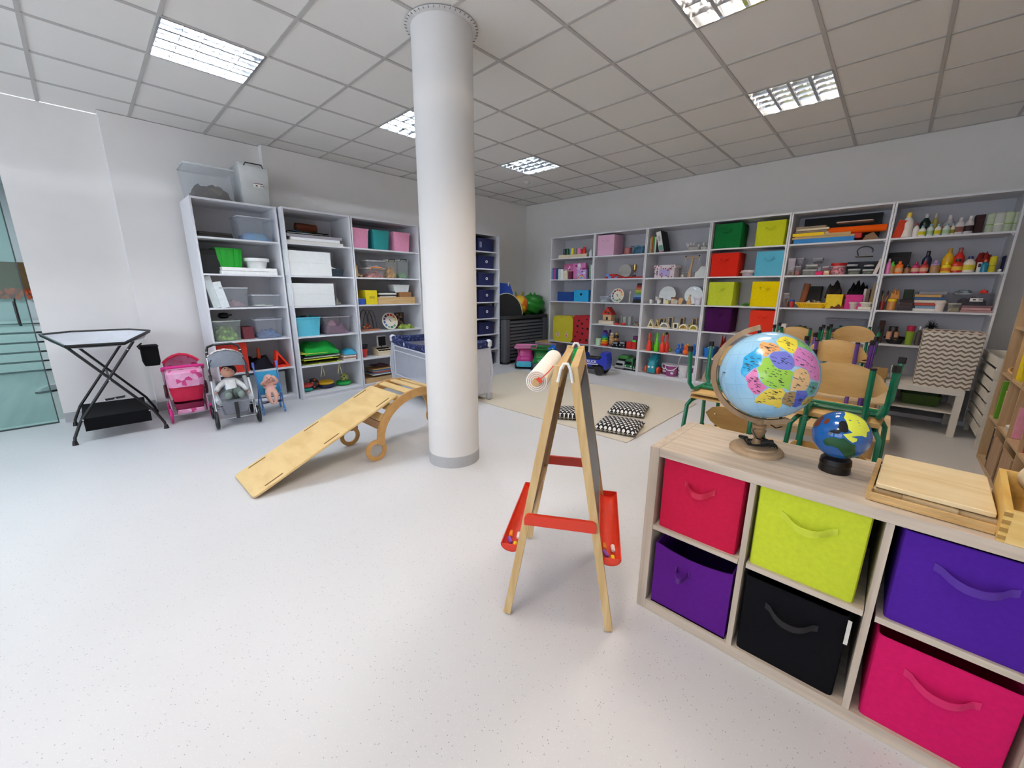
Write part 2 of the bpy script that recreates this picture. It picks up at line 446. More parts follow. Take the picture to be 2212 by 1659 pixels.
nb = MB().rbox(0, 0, 0, .03, 2.6, .50, .003)
solo('notice_board', nb, plain('5E4526', .8, .1, 20), 'brown cork notice board with orange leaf border in the hall', 'board', (-4.58, -8.05, 1.24))
lf = MB(); rnd = random.Random(3)
for k in range(150):
    y = rnd.uniform(-9.3, -6.76); z = 1.225 + rnd.uniform(-.05, .07); a = rnd.uniform(0, 6); r = rnd.uniform(.03, .06)
    lf.cur = k % 2
    i0 = len(lf.v)
    lf.add([(-4.555 + rnd.uniform(0, .03), y + r * cos(a + q * 1.257) * (1 if q % 2 else .6), z + r * sin(a + q * 1.257)) for q in range(5)], [(0, 1, 2, 3, 4)])
solo('leaf_garland', lf, [plain('B8481A', .7), plain('8A2E14', .7)], 'garland of orange and brown autumn leaves under the notice board', 'garland', kind='stuff')
sh = thing('shoe', 'grey shoe with dark sole lying on the hall floor', 'shoe', (-2.25, -6.99, 0), .3)
part('sole', MB().loft([MB.rr(0, 0, .09, .24, .04, 4, 0), MB.rr(0, 0, .094, .244, .04, 4, .025)]), plain('2A2C2E', .7), sh)
part('upper', MB().loft([MB.rr(0, 0, .088, .236, .04, 4, .025), MB.rr(0, .01, .08, .20, .035, 4, .06), MB.rr(0, .05, .06, .11, .025, 4, .09)]), fabric('B4B8BA'), sh)
hl = bpy.data.lights.new('hall_lamp', 'AREA'); hl.shape = 'RECTANGLE'; hl.size = .6; hl.size_y = 1.2; hl.energy = 55; hl.color = (.86, .95, 1.0)
ho = bpy.data.objects.new('hall_lamp', hl); C.objects.link(ho); ho.location = (-2.6, -7.9, 2.88)
tag(ho, 'flat ceiling lamp in the hall beyond the glass door', 'ceiling light')

# ------------------------------------------------------------------ shelf units
LZ = [.06, .42, .78, 1.145, 1.5, 1.868, 2.245]; RZ = [.045, .41, .785, 1.152, 1.54, 1.908, 2.275]
BACKM = plain('CFCDD2', 0.55, .02, 8)
def unit(label, w, d, levels, loc, rz, group=None, skip=()):
    """open bookcase: local x along the front, front face at y=0, body behind (+y)"""
    t = thing('bookcase', label, 'bookcase', loc, rz, group); h = levels[-1]; p = .018
    sp = MB().rbox(0, 0, 0, p, d, h, .001, 1, .001).mesh('side_panel', WHITE)
    for s in (-1, 1): link('side_panel', sp, t, (s * (w / 2 - p / 2), d / 2, 0))
    part('top_panel', MB().box(-w / 2 + p, w / 2 - p, 0, d, h - .02, h - .0005), WHITE, t)
    part('back_panel', MB().box(-w / 2 + p, w / 2 - p, d - .006, d, .03, h - .02), BACKM, t)
    part('plinth', MB().box(-w / 2 + p, w / 2 - p, .012, .03, 0, levels[0] - .018), WHITE, t)
    me = MB().box(-w / 2 + p, w / 2 - p, .001, d - .006, -.018, 0).mesh('shelf', WHITE)
    br = MB().extrude([(0, 0), (.022, 0), (0, -.022)], -.004, .004).mesh('bracket', WHITE)
    for k, z in enumerate(levels[:-1]):
        if k in skip: continue
        s = link('shelf', me, t, (0, 0, z))
        if k:
            for sx in (-1, 1):
                for yy in (.05, d - .06):
                    b = link('bracket', br, s, (sx * (w / 2 - p), yy, -.018)); b.scale = (-sx, 1, 1)
    return t
g = 'white open bookcases'
unit('white bookcase at the wall end beside the doll prams, boxes on top', .785, .50, LZ, (.48, -5.21, 0), pi / 2, g)
unit('white bookcase with two white flat boxes and turquoise box', .785, .55, LZ, (.58, -4.405, 0), pi / 2, g)
unit('white bookcase with pink and teal boxes, next to the white column', 1.0, .55, LZ, (.58, -3.505, 0), pi / 2, g)
NZ = [.02, .305, .58, .86, 1.141, 1.42, 1.70, 1.98, 2.26]
unit('narrow white bookcase full of navy boxes', .60, .55, NZ, (.58, -1.655, 0), pi / 2, g)
rl = ['white bookcase with coloured cups and yellow hamper', 'white bookcase with pink bin, trophy and xylophone', 'white bookcase with rainbow blocks and bowling pins',
      'white bookcase with the large coloured fabric bins', 'white bookcase with the orange felt roll and bead jars', 'white bookcase full of glue and paint bottles']
rx = [1.0, 1.92, 2.84, 3.755, 4.665, 5.576, 6.465]
for k in range(6):
    unit(rl[k], rx[k + 1] - rx[k] - .003, .43, RZ, ((rx[k] + rx[k + 1]) / 2, -.45, 0), 0, g, skip=(2,) if k == 0 else ())

# navy boxes
NAVY = plain('121A48', .55, .06, 40)
nb_part = {}
ordn = ['top', 'second', 'third', 'fourth', 'fifth', 'sixth', 'seventh', 'bottom']
for k in range(8):
    lvl = 7 - k
    t = thing('storage_box', 'navy storage box on the %s shelf of the narrow bookcase' % ordn[k], 'storage box', (.55, -1.63, NZ[lvl] + .001), pi / 2, 'navy boxes')
    if k == 0:
        A = MB().shell(0, .2, 0, .37, .38, .205, .012, .005, .96).mesh('body', NAVY)
        B = MB().rbox(0, .2, .19, .385, .395, .018, .012, 2, .003).mesh('lid', NAVY)
        Rg = MB(); Rg.strip([(p[0], p[1]) for p in arc(0, .115, .024, 0, 360, 16)], [(p[0], p[1]) for p in arc(0, .115, .013, 0, 360, 16)], .004, .010)
        Rm = Rg.mesh('label_ring', plain('E8E8EC', .5))
    link('body', A, t); link('lid', B, t)
    if 0 < k < 7: link('label_ring', Rm, t)
    if k == 0:
        o = part('label_card', MB().box(-.16, -.11, .003, .006, .06, .15), plain('8A90A8', .5), t)

# ------------------------------------------------------------------ builders of things on the shelves
def hx(c): return lin(c)
def P_bin(w, d, h, c, e):
    m = fabric(c); b = MB().shell(0, 0, 0, w, d, h, .012, .006, .985)
    hd = MB(); n = 8; hw = min(.055, w * .18); zc = h * .74
    a = [(-hw + 2 * hw * k / n, -.001 - .034 * sin(pi * k / n), zc - .018 * sin(pi * k / n)) for k in range(n + 1)]
    hd.loft([[(x, -d / 2 + y, z - .011), (x, -d / 2 + y, z + .011), (x, -d / 2 + y - .003, z + .011), (x, -d / 2 + y - .003, z - .011)] for x, y, z in a])
    fl = MB().box(-w / 2 + .008, w / 2 - .008, -d / 2 + .01, d / 2 - .01, .004, .01)
    return [('body', b, m), ('handle', hd, m), ('base_board', fl, m)]
def P_tub(w, d, h, c, e):
    m = plastic(c)
    b = MB().shell(0, 0, 0, w * .97, d * .97, h - .012, .02, .004, .88)
    r = MB(); r.loft([MB.rr(0, 0, w * .955, d * .955, .02, 3, h - .014), MB.rr(0, 0, w, d, .022, 3, h - .016), MB.rr(0, 0, w, d, .022, 3, h), MB.rr(0, 0, w * .93, d * .94, .018, 3, h), MB.rr(0, 0, w * .93, d * .94, .018, 3, h - .014)], False, False)
    o = [('body', b, m), ('rim', r, m)]
    if 'fill' in e: o.append(('contents', MB().lump(0, 0, h * .4, w * .88, d * .86, h * .78, hash_(c + 'f'), .35), fabric(e['fill']), 'stuff'))
    return o
def hash_(s): return sum(ord(ch) * (i + 3) for i, ch in enumerate(s)) % 9973
def vary(c):
    r = random.Random(hash_(c)); base = [int(c[i:i + 2], 16) for i in (0, 2, 4)]; out = []
    for k in range(6):
        q_ = r.uniform(.6, 1.25)
        out.append(''.join('%02X' % max(4, min(250, int(v * q_ + r.uniform(-9, 9)))) for v in base))
    return out
def P_clearbox(w, d, h, c, e):
    m = clear(c, .12)
    if 'handle' in e and c.startswith('F'): m = clear(c, .55)
    b = MB().shell(0, 0, 0, w * .97, d * .97, h - .008, .015, .003, .90)
    r = MB(); r.loft([MB.rr(0, 0, w * .96, d * .96, .016, 2, h - .014), MB.rr(0, 0, w, d, .018, 2, h - .014), MB.rr(0, 0, w, d, .018, 2, h - .002), MB.rr(0, 0, w * .94, d * .95, .016, 2, h - .002), MB.rr(0, 0, w * .94, d * .95, .016, 2, h - .013)], False, False)
    o = [('body', b, m), ('rim', r, clear(c, .5))]
    if 'lid' in e: o.append(('lid', MB().rbox(0, 0, h - .004, w * .99, d * .99, .008, .015, 2, .002), clear(c, .45)))
    if 'handle' in e:
        hm = plastic(e['handle'])
        o.append(('clip_handle', MB().tube([(-w * .3, -d / 2 + .006, h - .02), (-w * .26, -d / 2 - .01, h + .008), (w * .26, -d / 2 - .01, h + .008), (w * .3, -d / 2 + .006, h - .02)], .006, 6), hm))
    if 'fill' in e:
        f = e['fill'].split(':'); col = f[0]; k = float(f[1]); typ = f[2] if len(f) > 2 else 'lump'
        hh = (h - .012) * k
        if 'heap' in e: hh = h * 1.25
        lum = MB().lump(0, 0, .006, w * .84, d * .84, max(.02, hh), hash_(col) + int(w * 1000), .22 if typ == 'books' else .34, 10)
        mt = speckle(vary(col), 38 if w > .2 else 60) if typ == 'toys' else (speckle(vary(col), 9) if typ in ('books', 'scarf') else speckle(vary(col), 14))
        o.append(('contents', lum, mt, 'stuff'))
    if 'sticker' in e:
        s = MB(); sw = w * .32
        z0 = h * .45; s.box(-.02, -.02 + sw, -d * .485 - .003, -d * .485 - .0015, z0, z0 + sw * .45)
        s.cur = 1; s.box(-.02, -.02 + sw, -d * .485 - .0036, -d * .485 - .003, z0 + sw * .38, z0 + sw * .45)
        s.box(.0, .02, -d * .485 - .0036, -d * .485 - .003, z0 + sw * .12, z0 + sw * .26)
        for q in range(6): s.box(-.02 + sw * .68 + q * .006, -.02 + sw * .68 + q * .006 + .003, -d * .485 - .0036, -d * .485 - .003, z0 + sw * .1, z0 + sw * .3)
        o.append(('sticker', s, [paper('F0EEEA'), paper('5A2A30' if e['sticker'] == '1' else '2A2A30')]))
    return o
def P_fbox(w, d, h, c, e):
    m = paper(c); b = MB().rbox(0, 0, 0, w, d, h - .001, .004, 1, .002)
    o = [('box', b, m)]
    lid = MB().rbox(0, 0, h * .80, w + .003, d + .003, h * .2, .004, 1, .002)
    if h > .12 and 'slot' not in e and 'print' not in e and 'hole' not in e: o.append(('lid', lid, m))
    if 'hole' in e: o.append(('finger_hole', MB().extrude(arc(0, h * .62, .022, 0, 360, 14), -d / 2 - .0016, -d / 2 + .001), plain('06080A', .9)))
    if 'slot' in e: o.append(('slot', MB().rbox(w * .05, -d / 2, h * .42, w * .45, .003, h * .16, .001), paper('B8A20C')))
    if 'print' in e:
        o.append(('printed_panel', MB().box(-w * .32, w * .3, -d / 2 - .0015, -d / 2, h * .5, h * .85), paper(e['print'])))
    return o
def P_crate(w, d, h, c, e):
    m = plastic(c); b = MB().shell(0, 0, 0, w * .95, d * .95, h - .01, .012, .004, .86)
    r = MB(); r.loft([MB.rr(0, 0, w * .93, d * .93, .014, 2, h - .014), MB.rr(0, 0, w, d, .014, 2, h - .014), MB.rr(0, 0, w, d, .014, 2, h), MB.rr(0, 0, w * .92, d * .92, .012, 2, h), MB.rr(0, 0, w * .92, d * .92, .012, 2, h - .013)], False, False)
    o = [('body', b, m), ('rim', r, m)]
    for s in (-1, 1):
        o.append(('rib', MB().loft([[(s * w * .22 - .018, -d * .41, .004), (s * w * .22 + .018, -d * .41, .004), (s * w * .22 + .018, -d * .435, .004), (s * w * .22 - .018, -d * .435, .004)],
                                    [(s * w * .24 - .022, -d * .47, h - .015), (s * w * .24 + .022, -d * .47, h - .015), (s * w * .24 + .022, -d * .5, h - .015), (s * w * .24 - .022, -d * .5, h - .015)]]), m))
    return o
def P_sheets(w, d, h, c, e):
    n = int(e.get('n', 2)); o = []; rnd = random.Random(hash_(c) + n)
    for k in range(n):
        z0 = h * k / n; ww = w * (1 - .16 * rnd.random() * (k > 0)); x = (w - ww) * rnd.uniform(-.4, .4)
        col = c if k == 0 else vary(c)[k % 6] if n > 2 else c
        o.append(('sheet', MB().rbox(x, 0, z0, ww, d * rnd.uniform(.9, 1), max(.004, h / n - .002), .003, 1, .0008), paper(col)))
    return o
def P_sheetpile(w, d, h, c, e):
    o = []; rnd = random.Random(hash_(c)); n = 6
    pal = [c, '15140F', vary(c)[1], 'D8D8D0', '1C1A12', c]
    for k in range(n):
        ww = w * rnd.uniform(.62, .98); x = (w - ww) * rnd.uniform(-.5, .5)
        m = MB().lump(x, rnd.uniform(-.01, .01), h * k / n, ww, d * .95, h / n * 1.5, hash_(c) + k, .4, 8)
        o.append(('felt_sheet' if c[0] == '2' else 'mesh_bag', m, fabric(pal[k])))
    if c == 'C9CF4A':
        for x in (-.05, .17):
            pts = [(x + .012 * sin(q), -d / 2 - .004 - .002 * q, .02 - .045 * q) for q in range(5)] + [(x + .03 + .01 * cos(q), -d / 2 - .012, -.16 + .05 * q) for q in range(4)]
            o.append(('drawstring', MB().tube(pts, .004, 5), fabric('D8CFA0')))
    return o
def P_book(w, d, h, c, e):
    cov = paper(c); b = MB().box(-w / 2, w / 2, -d / 2, d / 2, 0, h)
    b = MB().rbox(0, 0, 0, w, d, h, .002, 1, .001)
    pg = MB().box(-w * .36, w * .36, -d / 2 + .006, d / 2 + .002, h - .001, h + .001)
    return [('cover', b, cov), ('pages', pg, paper('E8E2D4'))]
def P_binder(w, d, h, c, e):
    w2 = .075; o = [('cover', MB().rbox(0, 0, 0, w2, d, h, .003, 1, .001), plain('0E0E10', .6))]
    o.append(('spine_label', MB().box(-w2 * .46, w2 * .46, -d / 2 - .002, -d / 2 + .001, h * .02, h * .98), paper(c)))
    s = MB(); s.box(-w2 * .4, w2 * .4, -d / 2 - .003, -d / 2 - .002, h * .08, h * .34); s.cur = 1
    s.box(-w2 * .46, w2 * .46, -d / 2 - .003, -d / 2 - .002, h * .02, h * .07)
    s.cur = 2
    for k in range(5): s.box(-w2 * .2, w2 * (.1 + .05 * (k % 3)), -d / 2 - .003, -d / 2 - .002, h * (.55 + .05 * k), h * (.575 + .05 * k))
    o.append(('spine_print', s, [paper('6FA890'), paper('C86A84'), paper('5A5450')]))
    return o
def P_bookstack(w, d, h, c, e):
    n = int(e.get('n', 4)); o = []; rnd = random.Random(hash_(c))
    pal = ['E8E6DE', '7A9AB8', 'B04A3A', 'E0D8C8', '3A5A8A', 'C8A060', '8A8A94'] if 'mix' in e else (['F0ECE4', '2A2A2C'] if 'dark' in e else ['EDE8DE', 'B88A7A', 'E4E0D8', '9A8A80'])
    for k in range(n):
        z0 = h * k / n; ww = w * rnd.uniform(.78, 1); x = (w - ww) * rnd.uniform(-.5, .5); t = h / n - .002
        m = MB().rbox(x, 0, z0, ww, d * rnd.uniform(.85, 1), max(.004, t), .002, 1, .0008)
        o.append(('book', m, paper(pal[k % len(pal)])))
    return o
def P_wedge(w, d, h, c, e):
    return [('card', MB().extrude([(-w / 2, 0), (w / 2, 0), (w * .42, h * .3), (w * .1, h), (-w * .35, h * .6)], -d / 2, d / 2), paper(c))]
def P_bag(w, d, h, c, e):
    mt = speckle(vary(c), 30, .8) if h < .09 and w > .1 and 'loop' not in e else fabric(c)
    o = [('cloth', MB().lump(0, 0, 0, w, d, h * 1.05, hash_(c) + int(w * 999), .38, 12), mt)]
    if 'loop' in e:
        o.append(('wire_loop', MB().tube([(w * (.0 + .42 * cos(a)), 0, h + .05 + .05 * sin(a)) for a in [radians(x) for x in range(-20, 200, 22)]] + [(-w * .3, 0, h * .6)], .006, 6), BLACKP))
    return o
def P_roll(w, d, h, c, e):
    r = h / 2; m = MB(); n = 18
    R = []
    for x in (-w / 2, -w * .2, w * .2, w / 2): R.append([(x, r * .9 * cos(2 * pi * k / n), r + r * (1 - .04 * (x > 0)) * sin(2 * pi * k / n)) for k in range(n)])
    m.loft(R)
    sp = MB().tube([(-w / 2 - .001, r * .8 * q / 30 * cos(q * .7), r + r * .8 * q / 30 * sin(q * .7)) for q in range(3, 30)], .0035, 4)
    return [('roll', m, fabric(c)), ('rolled_edge', sp, fabric(vary(c)[0]))]
def P_panelbox(w, d, h, c, e):
    b = MB().rbox(0, 0, 0, w, d, h, .004, 1, .002)
    s = MB()
    for x, z in ((-w / 2 + .02, h - .02), (-w / 2 + .02, h * .12 + .02), (-w / 2 + .02, h * .5)): s.extrude(arc(x, z, .007, 0, 360, 8), -d / 2 - .002, -d / 2)
    sm = MB().box(-w / 2 + .004, w / 2 - .004, -d / 2 - .0008, -d / 2, h * .52, h * .525)
    return [('box', b, plain(c, .4, .02)), ('corner_screws', s, plain('9A9A9A', .4)), ('front_seam', sm, plain('C8CCCA', .6))]
def P_basket(w, d, h, c, e):
    m = plastic(c); hh = h * .8
    b = MB().shell(0, 0, 0, w, d, hh, .015, .004, .85)
    rb = MB()
    for k in range(1, 5):
        z = hh * k / 5; t = .85 + .15 * k / 5; rb.loft([MB.rr(0, 0, w * t + .004, d * t + .004, .015, 2, z - .004), MB.rr(0, 0, w * t + .006, d * t + .006, .015, 2, z + .004)], False, False)
    o = [('body', b, m), ('weave_bands', rb, m)]
    if 'fill' in e: o.append(('contents', MB().lump(0, 0, hh * .5, w * .86, d * .84, h * .75, hash_(c), .4), paper(e['fill']), 'stuff'))
    return o
def P_basketflat(w, d, h, c, e):
    m = plastic(c); hh = h * .58
    b = MB().shell(0, 0, 0, w, d, hh, .03, .005, .78, 3)
    rb = MB()
    for k in range(14):
        x = -w * .36 + w * .72 * k / 13; rb.bar((x * .98, -d * .39, .004), (x * 1.22, -d * .497, hh * .85), .008, .008)
    return [('body', b, m), ('weave_ribs', rb, m), ('rim', MB().loft([MB.rr(0, 0, w * .98, d * .98, .03, 3, hh - .008), MB.rr(0, 0, w * 1.02, d * 1.02, .03, 3, hh - .006), MB.rr(0, 0, w * 1.02, d * 1.02, .03, 3, hh + .004), MB.rr(0, 0, w * .95, d * .95, .03, 3, hh + .004)], False, False), m),
            ('contents', MB().lump(0, 0, hh * .4, w * .8, d * .8, h * .75, 5, .45, 14), speckle(['8A7A64', '2A2622', 'D8D0C0', '5A4A38', 'C8B898'], 42), 'stuff')]
def P_basin(w, d, h, c, e):
    m = plain(c, .35, .02); r = min(w, d * 1.3) / 2
    return [('bowl', MB().lathe([(r * .6, 0), (r * .64, .004), (r * .82, h * .7), (r * .84, h * .74), (r * 1.0, h * .78), (r * 1.0, h), (r * .92, h), (r * .88, h * .8), (r * .76, h * .6), (r * .55, .01), (0, .008)], 24), m)]
def P_potlump(w, d, h, c, e):
    r = w / 2
    return [('pot', MB().lathe([(r * .7, 0), (r, h * .3), (r * .98, h * .6), (r * .7, h * .92), (0, h)], 16), plain(c, .4)), ('handle', MB().tube([(r * .9, 0, h * .5), (r * 1.5, 0, h * .55)], .008, 6), plain(c, .4))]
def P_cone(w, d, h, c, e):
    r = max(w * .5, .045)
    return [('cone', MB().lathe([(r * .75, .008), (.012, h), (0, h)], 16), plastic(c)), ('base', MB().rbox(0, 0, 0, r * 2.1, r * 2.1, .01, .01, 2, .002), plastic(c))]
def P_trisign(w, d, h, c, e):
    o = [(-w * .3, h), (w * .5, .0), (-w * .48, .0)]
    cx, cz = sum(p[0] for p in o) / 3, sum(p[1] for p in o) / 3
    i = [(cx + (p[0] - cx) * .62, cz + (p[1] - cz) * .62) for p in o]
    b = MB().strip(o, i, -d / 2, d / 2, closed=True)
    return [('frame', b, plain(c, .4)), ('inner_panel', MB().extrude(i, d * .2, d * .3), plain('B01E10', .5))]
def P_disc(w, d, h, c, e):
    r = w / 2
    b = MB().lathe([(r * .6, 0), (r * .92, h * .18), (r, h * .45), (r * .97, h * .68), (r * .8, h * .9), (r * .3, h), (0, h)], 28)
    dm = MB()
    for k in range(10):
        a = k * .63; dm.sphere((r * .55 * cos(a), r * .55 * sin(a), h * .95), .006, .006, .004, 6, 4)
    return [('cushion', b, plain(c, .45, .04)), ('nubs', dm, plain(c, .45, .04))]
def P_ball(w, d, h, c, e):
    r = min(w, h) / 2 if min(w, h) > .02 else .02
    b = [('ball', MB().sphere((0, 0, r), r, seg=20, rings=12), plain(c, .35, .05))]
    if 'dots' in e:
        pal = ['D8402A', '2A4AA8', 'E8703A', '2E8A3A', 'E8E4D8'] if e['dots'] == '1' else ['2A3A20', 'A83A5A', '6A8A3A', '3A2430']
        mt = [plain(p, .4) for p in pal]; m = MB(); n = 22
        for k in range(n):
            z = 1 - 2 * (k + .5) / n; a = k * 2.4; q = math.sqrt(1 - z * z); N = Vector((q * cos(a), q * sin(a), z))
            u = N.orthogonal().normalized(); v = N.cross(u); rr = r * .21; m.cur = k % len(pal)
            m.add([tuple(Vector((0, 0, r)) + N * r * 1.012 * .985 + (u * cos(t) + v * sin(t)) * rr) for t in [i * pi / 3 for i in range(6)]] + [tuple(Vector((0, 0, r)) + N * r * 1.015)],
                  [(i, (i + 1) % 6, 6) for i in range(6)])
        b.append(('coloured_dots', m, mt))
    return b
def P_giraffe(w, d, h, c, e):
    m = wood(c, 'A88A5C')
    b = MB().extrude([(-.5 * w, h), (-.15 * w, h), (-.12 * w, h * .4), (.2 * w, h * .22), (.5 * w, h * .28), (.5 * w, 0), (.2 * w, 0), (.15 * w, h * .1), (-.15 * w, h * .1), (-.2 * w, 0), (-.5 * w, 0), (-.42 * w, h * .5), (-.55 * w, h * .7)], -.012, .012)
    ey = MB().sphere((-.3 * w, -.013, h * .88), .004, seg=6, rings=4)
    return [('figure', b, m), ('eye', ey, BLACKP)]
def P_traybox(w, d, h, c, e):
    m = wood(c, 'C8A06A'); t = .008
    b = MB().box(-w / 2, w / 2, -d / 2, -d / 2 + t, 0, h).box(-w / 2, w / 2, d / 2 - t, d / 2, 0, h).box(-w / 2, -w / 2 + t, -d / 2 + t, d / 2 - t, 0, h).box(w / 2 - t, w / 2, -d / 2 + t, d / 2 - t, 0, h)
    f = MB().box(-w / 2 + t, w / 2 - t, -d / 2 + t, d / 2 - t, .004, h - .012)
    j = MB()
    for s in (-1, 1):
        for k in range(5): j.box(s * (w / 2 - .006) - .005, s * (w / 2 - .006) + .005, -d / 2 - .0008, -d / 2, h * (k + .25) / 5, h * (k + .7) / 5)
    return [('sides', b, m), ('sliding_lid', f, m), ('finger_joints', j, wood('9A6E40', '84582E'))]
def P_beadmaze(w, d, h, c, e):
    o = [('base_board', MB().rbox(0, 0, 0, w, d * .6, .022, .006, 2, .003), wood('B87A5A', '9A5E40'))]
    for k, (x0, x1, hh, y) in enumerate(((-.48, .02, .98, -.02), (-.38, .14, 1.0, .02), (-.30, .26, .97, -.03), (-.16, .34, .96, .03), (-.05, .48, .95, 0))):
        p = [((x0 + (x1 - x0) * (q / 12)) * w, y, .02 + (hh * h - .02) * sin(pi * q / 12) ** .55) for q in range(13)]
        o.append(('wire_loop', MB().tube(p, .0035, 5), plain(c, .4)))
    bd = MB(); rnd = random.Random(4)
    for k in range(12): bd.cur = k % 4; bd.sphere((rnd.uniform(-.3, .1) * w, rnd.uniform(-.03, .02), .035 + rnd.uniform(0, .05)), .013, seg=8, rings=6)
    o.append(('beads', bd, [plastic('D8402A'), plastic('E8A82A'), plastic('C83A20'), plastic('7A9A3A')]))
    return o
def P_clock(w, d, h, c, e):
    r = h / 2; seg = []
    o = [('disc', MB().extrude(arc(0, r, r, 0, 360, 36), -.006, .006), wood(c, 'E2D6BC')), ]
    cols = ['D8381E', 'E87A20', 'E8B860', 'D8D8B8', '7A9A6A', '3A7A70', '8AB8A8', '5A7AA8', '4A5A98', '6A4A80', '3A2A30', 'B02A20']
    m = MB(); k = 0
    for k in range(12):
        m.cur = k; a0 = 80 - k * 30; m.strip(arc(0, r, r * .86, a0, a0 - 22, 4), arc(0, r, r * .62, a0, a0 - 22, 4), -.0085, -.006)
    o.append(('hour_blocks', m, [plain(x, .5) for x in cols]))
    o.append(('inner_disc', MB().extrude(arc(0, r, r * .52, 0, 360, 28), -.009, -.006), wood('EFE6D4', 'E4D8C0')))
    o.append(('pointer', MB().bar((r * .12, -.011, r * .82), (-r * .12, -.011, r * 1.3), r * .2, .004, (0, 1, 0)), wood('F2ECDE', 'D8C8A8')))
    o.append(('pointer_slot', MB().bar((r * .10, -.0135, r * .85), (-r * .1, -.0135, r * 1.2), r * .07, .002, (0, 1, 0)), BLACKP))
    o.append(('stand_foot', MB().box(-r * .4, r * .4, .004, .05, 0, .012), wood('E2D2B0', 'C8B48A')))
    return o
def P_frame(w, d, h, c, e):
    b = MB().strip([(-w / 2, 0), (w / 2, 0), (w / 2, h), (-w / 2, h)], [(-w * .38, h * .09), (w * .38, h * .09), (w * .38, h * .91), (-w * .38, h * .91)], -.008, .008, closed=True)
    p = MB().box(-w * .39, w * .39, 0, .004, h * .08, h * .92)
    return [('frame', b, wood(c, '2E1A10')), ('picture', p, speckle(['2A1A14', '6A5040', '1A120E', '9A8468'], 30))]
def P_cup(w, d, h, c, e):
    r = w / 2; m = plastic(c)
    if 'inv' in e:
        pr = [(r, 0), (r * .98, .006), (r * .74, h * .96), (r * .70, h), (0, h)]
    else:
        pr = [(r * .72, 0), (r * .76, .004), (r, h - .004), (r, h), (r * .92, h), (r * .7, .01), (0, .008)]
    o = [('cup', MB().lathe(pr, 18), m)]
    o.append(('rim', MB().lathe([(r * .96, 0), (r * 1.05, .001), (r * 1.05, .006), (r * .97, .007)] if 'inv' in e else [(r * .97, h - .007), (r * 1.05, h - .006), (r * 1.05, h), (r * .95, h)], 18), m))
    return o
def P_register(w, d, h, c, e):
    m = wood(c, 'D8C49A'); hh = h * .4
    b = MB().extrude([(-d / 2, 0), (d / 2, 0), (d / 2, hh), (d * .1, hh), (-d / 2, hh * .55)], -w / 2, w / 2, 'yz')
    k = MB()
    for i in range(4):
        for j in range(2): k.box(-w * .42 + i * w * .21, -w * .42 + i * w * .21 + w * .17, -d * .42 + j * d * .24, -d * .25 + j * d * .24, hh * .55 + .005 + j * hh * .2, hh * .75 + j * hh * .22)
    s = MB().rbox(w * .1, d * .22, hh, w * .62, .04, h - hh, .02, 3, .004)
    sp = MB().rbox(w * .1, d * .22 - .021, hh + (h - hh) * .1, w * .5, .004, (h - hh) * .8, .01, 2, .001)
    hs = MB().tube([(-w * .1, -d * .1, hh), (-w * .02, -d * .12, hh * 1.35), (w * .1, d * .1, hh * 1.5)], .006, 6)
    return [('body', b, m), ('keys', k, BLACKP), ('screen_case', s, plain('E8E6E2', .5)), ('screen', sp, plain('1C1A1E', .4)), ('cord', hs, BLACKP)]
def P_board(w, d, h, c, e): return [('board', MB().rbox(0, 0, 0, w, d, max(.008, h), .004, 1, .002), wood(c, vary(c)[0]) if c[0] in 'DC' else plastic(c))]
PROF = {'std': [(.42, 0), (.5, .012), (.5, .58), (.44, .70), (.2, .82), (.17, .86), (.17, .9)]}
def P_bottle(w, d, h, c, e):
    r = min(w / 2, .06); cap = e.get('cap', None)
    if 'wrap' in e:
        b = MB().lathe([(r * .9, 0), (r, h * .03), (r, h * .93), (r * .7, h * .985), (0, h)], 16)
        s = MB().lathe([(r * 1.008, h * .38), (r * 1.012, h * .40), (r * 1.008, h * .43)], 16)
        return [('roll', b, paper(c)), ('stripe', s, paper('8AB05A' if c[0] in 'C' else vary(c)[2]))]
    big = 'capbig' in e; t = .62 if big else .70
    b = MB().lathe([(r * .8, 0), (r, h * .02), (r, h * .12), (r * .97, h * .3), (r, h * (t - .14)), (r * .92, h * (t - .05)), (r * .55, h * (t + .06)), (r * .38, h * (t + .12)), (r * .36, h * .86)] if not big else
                   [(r * .85, 0), (r, h * .03), (r * .92, h * .25), (r, h * .5), (r * .9, h * t), (r * .5, h * .7)], 18)
    o = [('bottle', b, plain(c, .25, .05))]
    cm = plastic(cap or 'D8D8D6')
    if big: o.append(('cap', MB().lathe([(r * .88, h * .56), (r * .92, h * .6), (r * .8, h * .72), (r * .4, h * .8), (r * .36, h * .97), (r * .3, h), (0, h)], 14), cm))
    else: o.append(('cap', MB().lathe([(r * .42, h * .82), (r * .44, h * .85), (r * .40, h * .985), (r * .34, h), (0, h)], 14), cm))
    if 'label' in e: o.append(('label', MB().lathe([(r * .99, h * .16), (r * 1.015, h * .165), (r * 1.015, h * .46), (r * .99, h * .465)], 18), paper(e['label'])))
    return o
